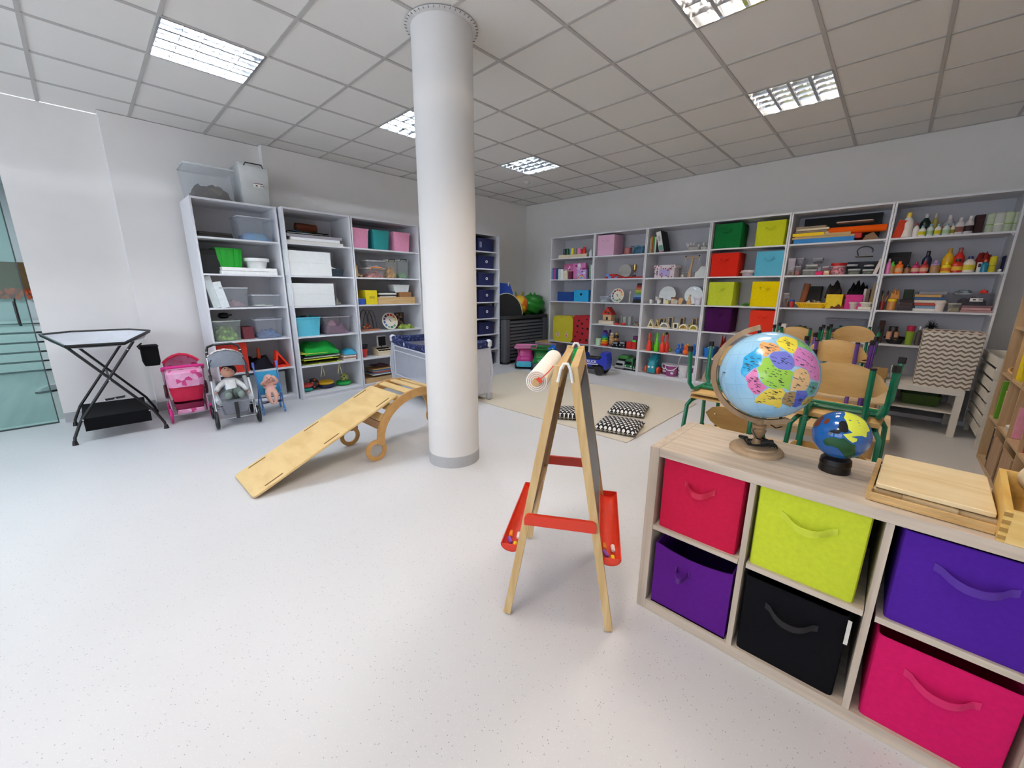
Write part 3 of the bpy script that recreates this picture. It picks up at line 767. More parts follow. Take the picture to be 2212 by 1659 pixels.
def P_pack(w, d, h, c, e):
    b = [('card_box', MB().rbox(0, 0, 0, w, d, h, .003, 1, .001), paper(c))]
    rnd = random.Random(hash_(c)); m = MB(); y = -d / 2 - .001
    for k in range(9):
        m.cur = k % 3; x, z = rnd.uniform(-.4, .25) * w, rnd.uniform(.06, .8) * h; m.box(x, x + w * rnd.uniform(.08, .25), y, y + .001, z, z + h * rnd.uniform(.05, .16))
    b.append(('printed_artwork', m, [paper('F0D8E8'), paper('8A2A6A'), paper('E8E4EC')]))
    if e.get('badge') == '1': b.append(('badge', MB().extrude(arc(0, h * .86, w * .14, 0, 360, 18), y - .002, y), paper('F0E0EA')))
    if e.get('badge') == '2':
        q = MB()
        for k, rr in enumerate((.30, .24, .18)): q.cur = k; q.strip(arc(0, h * .02, w * rr * 1.2, 0, 180, 10), arc(0, h * .02, w * (rr - .06) * 1.2, 0, 180, 10), y - .002, y)
        b.append(('rainbow_arch', q, [paper('D85A7A'), paper('E8C86A'), paper('6AB8D8')]))
    return b
def P_hamper(w, d, h, c, e):
    m = clear(c, .86, .5); r = w * .18
    def outline(s): return [(x * s, h / 2 + (z - h / 2) * s) for x, z, _ in [(p[0], p[1] + h / 2, 0) for p in MB.rr(0, 0, w, h, r, 5, 0)]]
    O = outline(1.0)
    b = MB().strip(O, outline(.985), -d / 2, d / 2, closed=True)
    f = MB().extrude(outline(.985), -d / 2 + .004, -d / 2 + .007)
    ri = MB().tube([(x, -d / 2, z) for x, z in O], .005, 6, closed=True)
    o = [('body', b, m), ('front_panel', f, m), ('wire_rim', ri, fabric(c))]
    if 'paws' in e:
        q = MB(); y = -d / 2 - .001
        for px_ in (-.24, .20):
            x, z = px_ * w, h * .27
            q.cur = 0; q.extrude(arc(x, z, .038, 0, 360, 16, .045), y, y + .003)
            q.cur = 1; q.extrude(arc(x, z - .012, .017, 0, 360, 12), y - .002, y)
            q.cur = 2
            for a in (35, 70, 110, 145): q.extrude(arc(x + .026 * cos(radians(a)), z + .004 + .026 * sin(radians(a)), .006, 0, 360, 8), y - .002, y)
        o.append(('paw_prints', q, [plain('F0E8D8', .7), plain('D83A2A', .7), plain('3A1A14', .7)]))
        o.append(('contents', MB().lump(0, 0, .01, w * .8, d * .8, h * .75, 2, .3), speckle(['D8CF3A', 'B8B83A', 'E8E060', '9AA83A'], 16), 'stuff'))
        o.append(('tie', MB().tube([(-.05, y, h * .88), (-.03, y - .01, h * .9), (-.01, y, h * .95)], .008, 6), fabric('E8E060')))
    if 'dots' in e:
        q = MB(); y = -d / 2 - .001
        for x, z, rr in ((-.17, .82, .018), (.02, .72, .018), (-.24, .62, .022), (.08, .55, .016), (.36, .55, .022), (-.24, .40, .016), (.06, .36, .020), (-.36, .24, .016), (-.05, .12, .02), (.32, .14, .022), (.3, .88, .015)):
            q.extrude(arc(x * w, z * h, rr, 0, 360, 14), y, y + .003)
        o.append(('ladybird_dots', q, plain('120808', .8)))
    return o
def P_jar(w, d, h, c, e):
    r = w / 2; lid = e.get('lid'); t = .8 if lid else .97
    o = [('jar', MB().lathe([(r * .9, 0), (r * .97, h * .03), (r * .97, h * (t - .06)), (r * .9, h * t), (0, h * t)], 20), plain(c, .35, .08, 60) if not lid or r < .06 else speckle(vary(c), 70, .4))]
    o.append(('lid', MB().lathe([(r, h * (t - .02)), (r * 1.02, h * t), (r * 1.02, h * .98), (r * .95, h), (0, h)], 20), plastic(lid) if lid else plain(vary(c)[3], .4)))
    if 'band' in e: o.append(('white_band', MB().lathe([(r * .97, h * .70), (r * 1.03, h * .705), (r * 1.03, h * .74), (r * .97, h * .745)], 20), plastic(e['band'])))
    return o
def P_bricks(w, d, h, c, e):
    a, b_ = plastic(c), plastic('6FA0E0'); o = []
    for k, (x0, x1, z0, z1, mt) in enumerate(((-.5, -.28, 0, .45, a), (-.28, -.02, 0, .55, b_), (-.02, .24, 0, .5, a), (.24, .5, 0, .4, b_), (-.46, -.2, .5, .95, b_), (-.2, .3, .55, .92, a), (.3, .5, .45, .8, a))):
        m = MB().box(x0 * w + .001, x1 * w - .001, -d * .3, d * .3, z0 * h, z1 * h)
        n = max(1, int((x1 - x0) * w / .03))
        for q in range(n): m.lathe([(.008, z1 * h), (.008, z1 * h + .006), (0, z1 * h + .006)], 8, ((x0 + (x1 - x0) * (q + .5) / n) * w, 0))
        o.append(('toy_brick', m, mt))
    return o
def P_mirror(w, d, h, c, e):
    r = h / 2
    mm, nt, b = newmat('mirror_face'); b.inputs['Metallic'].default_value = 1; b.inputs['Roughness'].default_value = .06; b.inputs['Base Color'].default_value = (.86, .88, .88, 1)
    return [('mirror_disc', MB().extrude(arc(0, r, r, 0, 360, 40), -.003, .004), plain('A8A49A', .5)), ('mirror_face', MB().extrude(arc(0, r, r * .965, 0, 360, 40), -.0045, -.003), mm)]
def P_trophy(w, d, h, c, e):
    r = w / 2; o = [('base', MB().lathe([(r * .8, 0), (r * .8, h * .16), (r * .68, h * .22), (0, h * .22)], 16), BLACKP)]
    o.append(('stem', MB().lathe([(r * .5, h * .22), (r * .15, h * .3), (r * .22, h * .38), (r * .12, h * .45), (r * .3, h * .5)], 16), metal('D0D0D0')))
    o.append(('cup_bowl', MB().lathe([(r * .2, h * .48), (r * .72, h * .6), (r * .8, h * .8), (r * .78, h), (r * .7, h), (r * .68, h * .8), (0, h * .55)], 18), metal(c)))
    for s in (-1, 1): o.append(('handle', MB().tube([(s * r * .7, 0, h * .62), (s * r * 1.02, 0, h * .7), (s * r * 1.02, 0, h * .88), (s * r * .76, 0, h * .92)], .003, 6), metal(c)))
    return o
def P_xylophone(w, d, h, c, e):
    cols = ['2A2A2C', '8A1E1E', 'C03A28', 'C87858', 'D8B040', 'A8B840', '5A9A48', '8AB0C8', '7AA8D0', '2A4A98', '1C2440', '101018']
    o = [('frame', MB().extrude([(-w * .5, 0), (w * .42, 0), (w * .5, h), (-w * .16, h)], .004, .022), plain(c, .5))]
    for k, cc in enumerate(cols):
        z = h * (.95 - .078 * k); u = z / h; x0 = -w * .5 + w * .34 * u; x1 = w * .42 + w * .08 * u
        o.append(('bar', MB().box(x0 + .004, x1 - .002, -.006, .004, z - h * .032, z + h * .032), plain(cc, .4)))
    return o
def P_toyhouse(w, d, h, c, e):
    wl = MB().box(-w * .28, w * .28, -d * .3, d * .3, h * .22, h * .56); z0 = h * .56
    rf = MB().extrude([(-w * .36, z0), (w * .36, z0), (0, h)], -d * .36, d * .36)
    ch = MB().extrude(arc(-w * .08, z0 + h * .14, h * .06, 0, 360, 10), -d * .37, -d * .36).extrude(arc(w * .1, z0 + h * .1, h * .06, 0, 360, 10), -d * .37, -d * .36)
    dr = MB().box(-w * .06, w * .06, -d * .31, -d * .3, h * .24, h * .42)
    return [('base', MB().rbox(0, 0, 0, w, d * .9, h * .2, .006, 2, .003), wood('E8DCC4', 'D4C4A0')), ('walls', wl, wood('D8B88A', 'C8A070')), ('roof', rf, plain(c, .5)), ('roof_windows', ch, BLACKP), ('door', dr, plain('2A1A12', .6))]
def P_stacker(w, d, h, c, e):
    cols = ['D8341E', 'EE7A1E', 'F2C81E', '5AB83A', '2A9AA8', '2A6AC0', '5A3AA0', '4A1E6A'] if c == 'RAINBOW' else c.split(',')[::-1]
    n = len(cols); o = []; r0 = w / 2
    for k, cc in enumerate(cols):
        r = r0 * (1 - .28 * k / n); z0 = h * k / n; z1 = h * (k + 1) / n - .0006
        if k == n - 1: m = MB().sphere((0, 0, (z0 + z1) / 2), r * .8, r * .8, (z1 - z0) / 2 * 1.1, 14, 8)
        else: m = MB().lathe([(r * .8, z0), (r, z0 + (z1 - z0) * .25), (r, z0 + (z1 - z0) * .75), (r * .8, z1), (0, z1)], 18)
        o.append(('ring', m, plain(cc, .4)))
    return o
def wheel(mb_t, mb_h, x, y, z, r, t, ax='x'):
    """tyre into mb_t, hub into mb_h; axle along x"""
    i0 = len(mb_t.v); mb_t.lathe([(r * .72, -t / 2), (r * .96, -t / 2), (r, -t * .3), (r, t * .3), (r * .96, t / 2), (r * .72, t / 2)], 18)
    Rm = Matrix.Translation((x, y, z)) @ (Matrix.Rotation(pi / 2, 4, 'Y') if ax == 'x' else Matrix.Rotation(pi / 2, 4, 'X'))
    mb_t.xf(Rm, i0); i1 = len(mb_h.v); mb_h.lathe([(0, -t * .45), (r * .3, -t * .45), (r * .72, -t * .35), (r * .72, t * .35), (r * .3, t * .45), (0, t * .45)], 18); mb_h.xf(Rm, i1)
def P_minicar(w, d, h, c, e):
    L = .13; b = MB().extrude([(-L / 2, h * .2), (L / 2, h * .2), (L / 2, h * .5), (L * .25, h * .6), (L * .1, h), (-L * .3, h), (-L * .42, h * .6), (-L / 2, h * .55)], -w * .42, w * .42, 'yz')
    o = [('body', b, plain(c, .25)), ('windscreen', MB().box(-w * .34, w * .34, -L * .44, -L * .30, h * .62, h * .92), plain('8A9094', .2)), ('headlights', MB().box(-w * .36, -w * .2, -L * .51, -L * .5, h * .34, h * .5).box(w * .2, w * .36, -L * .51, -L * .5, h * .34, h * .5), plain('C8CCD0', .2))]
    for sx in (-1, 1):
        for y in (-.32, .3):
            T, Hh = MB(), MB(); wheel(T, Hh, sx * w * .42, y * L, h * .2, h * .2, w * .14); T.cur = 1; T.add(Hh.v, Hh.f)
            o.append(('wheel', T, [BLACKP, plain('9A9A9A', .4)]))
    return o
def P_van(w, d, h, c, e):
    d = max(d, .14)
    b = MB().loft([MB.rr(0, 0, w * .96, d, .02, 3, h * .15), MB.rr(0, 0, w, d, .025, 3, h * .45), MB.rr(0, 0, w * .94, d * .94, .03, 3, h * .8), MB.rr(0, 0, w * .7, d * .8, .03, 3, h)])
    o = [('body', b, plain(c, .25)), ('windscreen', MB().box(-w * .36, w * .36, -d * .5, -d * .47, h * .5, h * .76), plain('1A1E20', .15)),
         ('bumper', MB().box(-w * .46, w * .46, -d * .53, -d * .48, h * .16, h * .26), plain('A8ACAC', .3)), ('headlights', MB().box(-w * .4, -w * .25, -d * .52, -d * .49, h * .32, h * .42).box(w * .25, w * .4, -d * .52, -d * .49, h * .32, h * .42), plain('D8DCE0', .2))]
    for sx in (-1, 1):
        for y in (-.3, .3):
            T, Hh = MB(), MB(); wheel(T, Hh, sx * w * .45, y * d, h * .13, h * .13, .02); T.cur = 1; T.add(Hh.v, Hh.f)
            o.append(('wheel', T, [BLACKP, plain('9A9A9A', .4)]))
    return o
def P_block(w, d, h, c, e): return [('block', MB().rbox(0, 0, 0, w, min(d, w * 1.2), h, .004, 1, .003), plastic(c))]
def P_tri(w, d, h, c, e): pass
def P_triblock(w, d, h, c, e):
    o = [(-w / 2, 0), (w / 2, 0), (-w * .05, h)]; cx, cz = -w * .02, h * .36
    i = [(cx + (p[0] - cx) * .58, cz + (p[1] - cz) * .58) for p in o]
    return [('wood_frame', MB().strip(o, i, -d / 2, d / 2, closed=True), wood(c, vary(c)[0])), ('acrylic_pane', MB().extrude(i, -.002, .002), clear('8A9A4A', .5))]
def P_frameblock(w, d, h, c, e):
    o = [(-w / 2, 0), (w / 2, 0), (w / 2, h), (-w / 2, h)]; t = min(w, h) * .2
    i = [(-w / 2 + t, t), (w / 2 - t, t), (w / 2 - t, h - t), (-w / 2 + t, h - t)]
    return [('wood_frame', MB().strip(o, i, -d / 2, d / 2, closed=True), wood(c, vary(c)[0])), ('acrylic_pane', MB().extrude(i, -.002, .002), clear('3A3A44', .6))]
def P_archblock(w, d, h, c, e):
    r = w / 2; n = 14; O = arc(0, 0, r, 0, 180, n, h); I = arc(0, h * .16, r * .74, 0, 180, n, h * .62)
    return [('wood_frame', MB().strip(O, I, -d / 2, d / 2).box(-r, r, -d / 2, d / 2, 0, h * .16), wood(c, vary(c)[0])), ('acrylic_pane', MB().extrude(I, -.002, .002), clear(e.get('pane', 'C8C8C8'), .45))]
def P_pin(w, d, h, c, e):
    r = w / 2
    return [('pin', MB().lathe([(r * .75, 0), (r * .85, .004), (r * 1.0, h * .2), (r * .98, h * .3), (r * .7, h * .46), (r * .42, h * .58), (r * .36, h * .68), (r * .42, h * .78), (r * .46, h * .9), (r * .36, h * .97), (0, h)], 18), plastic(c)),
            ('neck_ring', MB().lathe([(r * .40, h * .64), (r * .44, h * .66), (r * .40, h * .68)], 18), plastic(vary(c)[1]))]
def P_duck(w, d, h, c, e):
    r = w / 2; m = plastic(c)
    b = MB().sphere((0, 0, h * .30), r, r * 1.05, h * .30, 16, 10); hd = MB().sphere((0, -r * .1, h * .74), r * .62, r * .62, h * .26, 14, 8)
    bk = MB().sphere((0, -r * .75, h * .68), r * .3, r * .32, h * .05, 10, 6); ey = MB()
    for s in (-1, 1): ey.sphere((s * r * .28, -r * .58, h * .82), r * .11, seg=8, rings=5)
    tl = MB().sphere((0, r * .9, h * .42), r * .3, r * .4, h * .1, 8, 6)
    return [('body', b, m), ('head', hd, m), ('beak', bk, plastic('E8922A' if c[0] != 'F' else 'E83A1A')), ('eyes', ey, BLACKP), ('tail', tl, m)]
def P_cart(w, d, h, c, e):
    m = plastic(c); ww = w * .55
    b = MB().loft([MB.rr(0, 0, ww, d * .9, .02, 3, h * .06), MB.rr(0, -.01, ww * 1.08, d * .92, .03, 3, h * .3), MB.rr(0, 0, ww * .86, d * .8, .03, 3, h * .62), MB.rr(0, .02, ww * .95, d * .6, .03, 3, h * .8), MB.rr(0, .04, ww * .8, d * .4, .03, 3, h)])
    o = [('body', b, m), ('eyes', MB().sphere((-ww * .22, -d * .45, h * .36), .02, seg=8, rings=6).sphere((ww * .22, -d * .45, h * .36), .02, seg=8, rings=6), plain('F0F0F0', .3)),
         ('handlebar', MB().tube([(-w * .36, -d * .2, h * .78), (-w * .2, -d * .28, h * .58), (w * .2, -d * .28, h * .58), (w * .36, -d * .2, h * .78)], .008, 6), m)]
    for sx in (-1, 1):
        T, Hh = MB(), MB(); wheel(T, Hh, sx * w * .42, -d * .2, h * .19, h * .19, w * .14); T.cur = 1; T.add(Hh.v, Hh.f); o.append(('wheel', T, [plastic('E04A28'), plastic('C83A1E')]))
        T, Hh = MB(), MB(); wheel(T, Hh, sx * w * .36, d * .3, h * .13, h * .13, w * .1); T.cur = 1; T.add(Hh.v, Hh.f); o.append(('wheel', T, [plastic('E04A28'), plastic('C83A1E')]))
    return o
def P_bucket(w, d, h, c, e):
    r = w / 2; m = plain(c, .3, .04); hh = h * (.86 if 'fill' not in e else .7)
    o = [('bucket', MB().lathe([(r * .8, 0), (r * .82, .004), (r * .97, hh), (r * .92, hh), (r * .78, .01), (0, .01)], 24), m), ('rim', MB().lathe([(r * .96, hh - .02), (r * 1.02, hh - .016), (r * 1.02, hh), (r * .9, hh), (r * .9, hh - .01)], 24), plain('E8E2E8', .3))]
    if 'fill' in e: o.append(('contents', MB().lump(0, 0, hh * .6, w * 1.1, w * .9, h * .5, 8, .5), fabric(e['fill']), 'stuff')); return o
    low = c[0] != 'E'
    o.append(('handle', MB().tube([(r * cos(a), -r * (1.04 if low else .2) * sin(a) - .004, hh - (.10 * sin(a) * h * 4 if low else -.16 * sin(a))) for a in [pi * k / 12 for k in range(13)]], .006, 6), plain('EDEDED', .4)))
    o.append(('printed_band', MB().lathe([(r * .855, hh * .2), (r * .862, hh * .205), (r * .925, hh * .62), (r * .92, hh * .625)], 24), speckle([c, c, vary(c)[0], 'E8E4E8', c], 26, .4)))
    return o
def P_planter(w, d, h, c, e):
    r = w / 2; hh = h * .45
    o = [('pot', MB().lathe([(r * .82, 0), (r * .95, hh * .4), (r, hh * .95), (r * .98, hh), (r * .85, hh), (r * .8, hh * .5), (0, hh * .5)], 20), fabric(c))]
    bd = MB()
    for k in range(6): bd.lathe([(r * (.84 + .03 * k), hh * (k + .3) / 6), (r * (.87 + .03 * k), hh * (k + .5) / 6), (r * (.85 + .03 * k), hh * (k + .7) / 6)], 20)
    o.append(('wicker_bands', bd, fabric(c)))
    rnd = random.Random(int(w * 1e4)); st = MB(); n = int(e['eggs'])
    for k in range(n):
        x = rnd.uniform(-1.1, 1.1) * r; y = rnd.uniform(-.5, .3) * r; z = h * rnd.uniform(.62, .92); st.tube([(x * .4, y * .3, hh * .8), (x * .9, y, z - .01)], .003, 5)
        o.append(('paper_egg', MB().sphere((x, y, z), .016, .016, .022, 10, 8), plain('F0EEEC', .6)))
    st.tube([(-.02, 0, hh), (.0, 0, h * .9), (r * .5, 0, h), (r * .95, 0, h * .9)], .0035, 5)
    o.append(('twigs', st, plain('B8A890', .7)))
    if 'green' in e: o.append(('felt_collar', MB().lump(0, 0, hh * .9, w * .85, w * .8, hh * .35, 3, .4), fabric('7AA868')))
    return o
def P_dollhouse(w, d, h, c, e):
    o = [('box', MB().rbox(0, 0, 0, w * .9, d, h * .82, .004, 1, .002), paper(c)), ('roof_flap', MB().extrude([(-w * .5, h * .78), (w * .5, h * .78), (w * .46, h), (-w * .46, h)], -d * .52, d * .52), paper('E8DCE0'))]
    m = MB(); rnd = random.Random(9); y = -d / 2 - .001
    m.box(-w * .22, w * .26, y - .001, y, h * .12, h * .68)
    for k in range(26):
        m.cur = 1 + k % 3; x, z = rnd.uniform(-.44, .42) * w, rnd.choice([rnd.uniform(.66, .8), rnd.uniform(.82, .98), rnd.uniform(.05, .6)]) * h
        yy = -d * .52 - .001 if z > h * .78 else y - .002
        m.extrude(arc(x, z, w * .028, 0, 360, 7), yy, yy + .001)
    o.append(('printed_flowers', m, [paper('B8A8D8'), paper('8A2A44'), paper('D8506A'), paper('4A2A34')]))
    o.append(('arched_window', MB().extrude([(-w * .36, h * .2), (-w * .28, h * .2), (-w * .28, h * .45)] + arc(-w * .32, h * .45, w * .04, 0, 180, 6), y - .001, y), plain('8A7A8A', .6)))
    return o
def P_scale(w, d, h, c, e):
    m = wood(c, 'B8946A')
    o = [('stand', MB().extrude([(-.03, 0), (.03, 0), (.02, h * .3), (.035, h * .6), (.045, h * .92), (.02, h * .95), (.012, h * .6), (-.012, h * .3)], -.012, .012), m), ('beam', MB().rbox(.02, 0, h * .88, w * .86, .02, .016, .004, 1, .002), m)]
    pn, st, kn = MB(), MB(), MB()
    for s in (-1, 1):
        x = .02 + s * w * .42; kn.sphere((x, 0, h * .96), .010, seg=8, rings=6)
        pn.lathe([(.045, h * .2), (.052, h * .23), (.05, h * .23), (.04, h * .205), (0, h * .205)], 14, (x, 0))
        for a in (0, 2.1, 4.2): st.tube([(x, 0, h * .88), (x + .05 * cos(a), .05 * sin(a), h * .23)], .0014, 4)
    return o + [('pan', pn, clear('D8E0E0', .4)), ('strings', st, plain('E8E8E4', .6)), ('knobs', kn, plain('4A1E18', .5))]
def P_cloud(w, d, h, c, e):
    pts = [(-w * .5, 0), (w * .42, 0), (w * .5, h * .5)] + arc(w * .2, h * .62, h * .36, 10, 150, 8) + arc(-w * .28, h * .3, h * .24, 90, 200, 6)
    return [('board', MB().extrude(pts, -.006, .006), plain(c, .5)), ('edge_band', MB().tube([(x, 0, z) for x, z in pts[2:]], .006, 5), wood('C8A888', 'A88868'))]
def P_mug(w, d, h, c, e):
    r = w * .38
    return [('cup', MB().lathe([(r * .7, 0), (r * .8, .003), (r, h), (r * .9, h), (r * .7, .008), (0, .008)], 16), plain(c, .2, .02)), ('handle', MB().tube([(r * .9, 0, h * .8), (r * 1.5, 0, h * .75), (r * 1.5, 0, h * .4), (r * .8, 0, h * .22)], .0035, 6), plain(c, .2, .02))]
def P_bird(w, d, h, c, e):
    return [('figure', MB().extrude([(-w * .5, h * .45), (-w * .35, h * .85), (-w * .1, h), (w * .2, h * .92), (w * .5, h * .95), (w * .42, h * .5), (w * .25, h * .1), (0, 0), (-w * .25, 0), (-w * .4, h * .15)], -.012, .012), wood(c, 'C89A68')), ('eye', MB().sphere((-w * .22, -.013, h * .75), .003, seg=6, rings=4), BLACKP)]
def P_rabbit(w, d, h, c, e):
    return [('figure', MB().extrude([(-w * .5, 0), (w * .5, 0), (w * .42, h * .2), (w * .2, h * .5), (w * .22, h * .75), (w * .25, h), (w * .08, h * .86), (0, h), (-w * .08, h * .8), (-w * .22, h * .68), (-w * .12, h * .55), (-w * .3, h * .3)], -.012, .012), wood(c, 'C89A68')), ('eye', MB().sphere((-w * .08, -.013, h * .7), .003, seg=6, rings=4), BLACKP)]
def P_panel(w, d, h, c, e): return [('panel', MB().rbox(0, 0, 0, w, .012, h, .004, 1, .002), plain(c, .7))]
def P_tubeup(w, d, h, c, e):
    r = min(w / 2, .04); return [('tube', MB().lathe([(r, 0), (r, h), (r * .88, h), (r * .88, .005), (0, .005)], 18), paper(c))]
def P_platestack(w, d, h, c, e):
    o = []; pal = ['E8DCD0', 'E0CFC0', 'F0B090', 'E8A888']; n = 4
    for k in range(n):
        r = w / 2 * (1 - .06 * k); z = h * k / n * .95
        o.append(('plate', MB().lathe([(r * .6, z), (r, z + h / n * .7), (r * .98, z + h / n * .95), (r * .55, z + h / n * .5), (0, z + h / n * .5)], 22), plain(pal[k], .5)))
    return o
def P_brushcup(w, d, h, c, e):
    r = w * .3; o = [('pot', MB().lathe([(r * .85, 0), (r, h * .4), (r * .92, h * .4), (r * .8, .01), (0, .01)], 16), plastic(c))]
    rnd = random.Random(2)
    for k in range(9):
        a = rnd.uniform(0, 6.28); q = rnd.uniform(.5, 1.3) * r; z = h * rnd.uniform(.8, 1)
        m = MB().tube([(r * .3 * cos(a), r * .3 * sin(a), .01), (q * cos(a), q * sin(a), z * .85)], .0035, 5); m.cur = 1
        m.tube([(q * cos(a), q * sin(a), z * .85), (q * 1.05 * cos(a), q * 1.05 * sin(a), z)], [.005, .002], 5)
        o.append(('paint_brush', m, [wood('8A3A24', '6A2414') if k % 2 else wood('C89A5A', 'B08040'), plain('3A1E14', .8)]))
    return o
def P_fern(w, d, h, c, e):
    m = MB(); rnd = random.Random(5)
    for k in range(40):
        a = rnd.uniform(-1.1, 1.1); b = rnd.uniform(0, 6.28); m.tube([(0, 0, 0), (w * .2 * sin(a), .02 * cos(b), h * .5), (w * .55 * sin(a), .05 * cos(b), h * cos(a) * rnd.uniform(.75, 1))], [.004, .003, .001], 4)
    return [('twigs', m, plain(c, .9)), ('jar', MB().lathe([(.03, -.10), (.034, -.09), (.034, .0), (.028, .02), (0, .02)], 12), plain('1A1614', .4))]
ONE = {'bag', 'panel', 'block', 'wedge', 'board', 'basin', 'tubeup'}
NAME = {'fbox': 'box', 'bin': 'fabric_bin', 'tub': 'plastic_box', 'clearbox': 'clear_box', 'sheets': 'flat_sheets', 'sheetpile': 'sheet_pile', 'bookstack': 'book_stack', 'panelbox': 'flat_box', 'basketflat': 'woven_basket',
        'basin': 'bowl', 'potlump': 'toy_pot', 'trisign': 'warning_triangle', 'disc': 'balance_disc', 'traybox': 'wooden_box', 'beadmaze': 'bead_maze', 'clock': 'toy_clock', 'frame': 'picture_frame',
        'register': 'toy_cash_register', 'pack': 'toy_package', 'hamper': 'toy_hamper', 'bricks': 'brick_model', 'toyhouse': 'toy_house', 'stacker': 'stacking_toy', 'minicar': 'toy_car', 'van': 'toy_van',
        'block': 'toy_block', 'triblock': 'triangle_block', 'frameblock': 'frame_block', 'archblock': 'arch_block', 'pin': 'bowling_pin', 'duck': 'toy_duck', 'cart': 'toy_cart', 'dollhouse': 'cardboard_house',
        'scale': 'toy_scale', 'cloud': 'cloud_board', 'mug': 'teacup', 'bird': 'wooden_bird', 'rabbit': 'wooden_rabbit', 'panel': 'portfolio', 'tubeup': 'cardboard_tube', 'platestack': 'plate_stack',
        'brushcup': 'brush_pot', 'fern': 'dried_twigs', 'bag': 'cloth_bundle', 'roll': 'felt_roll', 'wedge': 'card', 'giraffe': 'wooden_animal', 'binder': 'ring_binder', 'planter': 'flower_pot', 'cone': 'orange_cone'}
UNITS = {'L1': (0, .48, LZ), 'L2': (0, .58, LZ), 'L3': (0, .58, LZ)}
for k in range(6): UNITS['R%d' % (k + 1)] = (1, -.45, RZ)
GROUPS = {'bin': 'large fabric bins', 'pin': 'toy bowling pins', 'duck': 'rubber ducks', 'mug': 'toy tea set', 'disc': 'balance discs and saucers', 'archblock': 'hollow rainbow blocks', 'frameblock': 'hollow rainbow blocks',
          'triblock': 'hollow rainbow blocks', 'bottle': 'bottles on the end bookcase', 'book': 'books on the shelves', 'stacker': 'stacking toys', 'clearbox': 'clear plastic boxes', 'cup': 'toy cups', 'van': 'toy vehicles',
          'minicar': 'toy vehicles', 'bucket': 'paint buckets', 'tub': 'plastic boxes', 'clock': 'toy clocks', 'mirror': 'round mirrors'}
def place_items(rows):
    for ln in rows.strip().split('\n'):
        k, u, l, s, z, w, h, d, ins, col, cat, label, ex = ln.split('|')
        s, z, w, h, d, ins = map(float, (s, z, w, h, d, ins)); w = max(w, .012); h = max(h, .008)
        e = {}
        for q in ex.split(','):
            if '=' in q: a, b = q.split('=', 1); e[a] = b
        ax, fr, _ = UNITS[u]; z += .0008
        if ax == 0 and k in ('book', 'binder') and 'lean' in e: s += .055
        if ax == 0: loc, rz = (fr - ins - d / 2, s, z), pi / 2
        else: loc, rz = (s, fr + ins + d / 2, z), 0
        P = globals()['P_' + k](w, d, h, col, e); nm = NAME.get(k, k)
        ry = radians(float(e['lean'])) if 'lean' in e and k in ('book', 'binder', 'tubeup') else 0
        rxx = -radians(float(e['lean'])) if 'lean' in e and not ry else 0
        if len(P) == 1:
            o = link(nm, P[0][1].mesh(nm, P[0][2]), None)
        else:
            o = link(nm, None, None)
            for p in P: part(p[0], p[1], p[2], o, kind=p[3] if len(p) > 3 else None)
        o.location = loc; o.rotation_euler = (rxx, ry, rz)
        if rxx: o.location[2] += .001
        tag(o, label, cat, GROUPS.get(k))
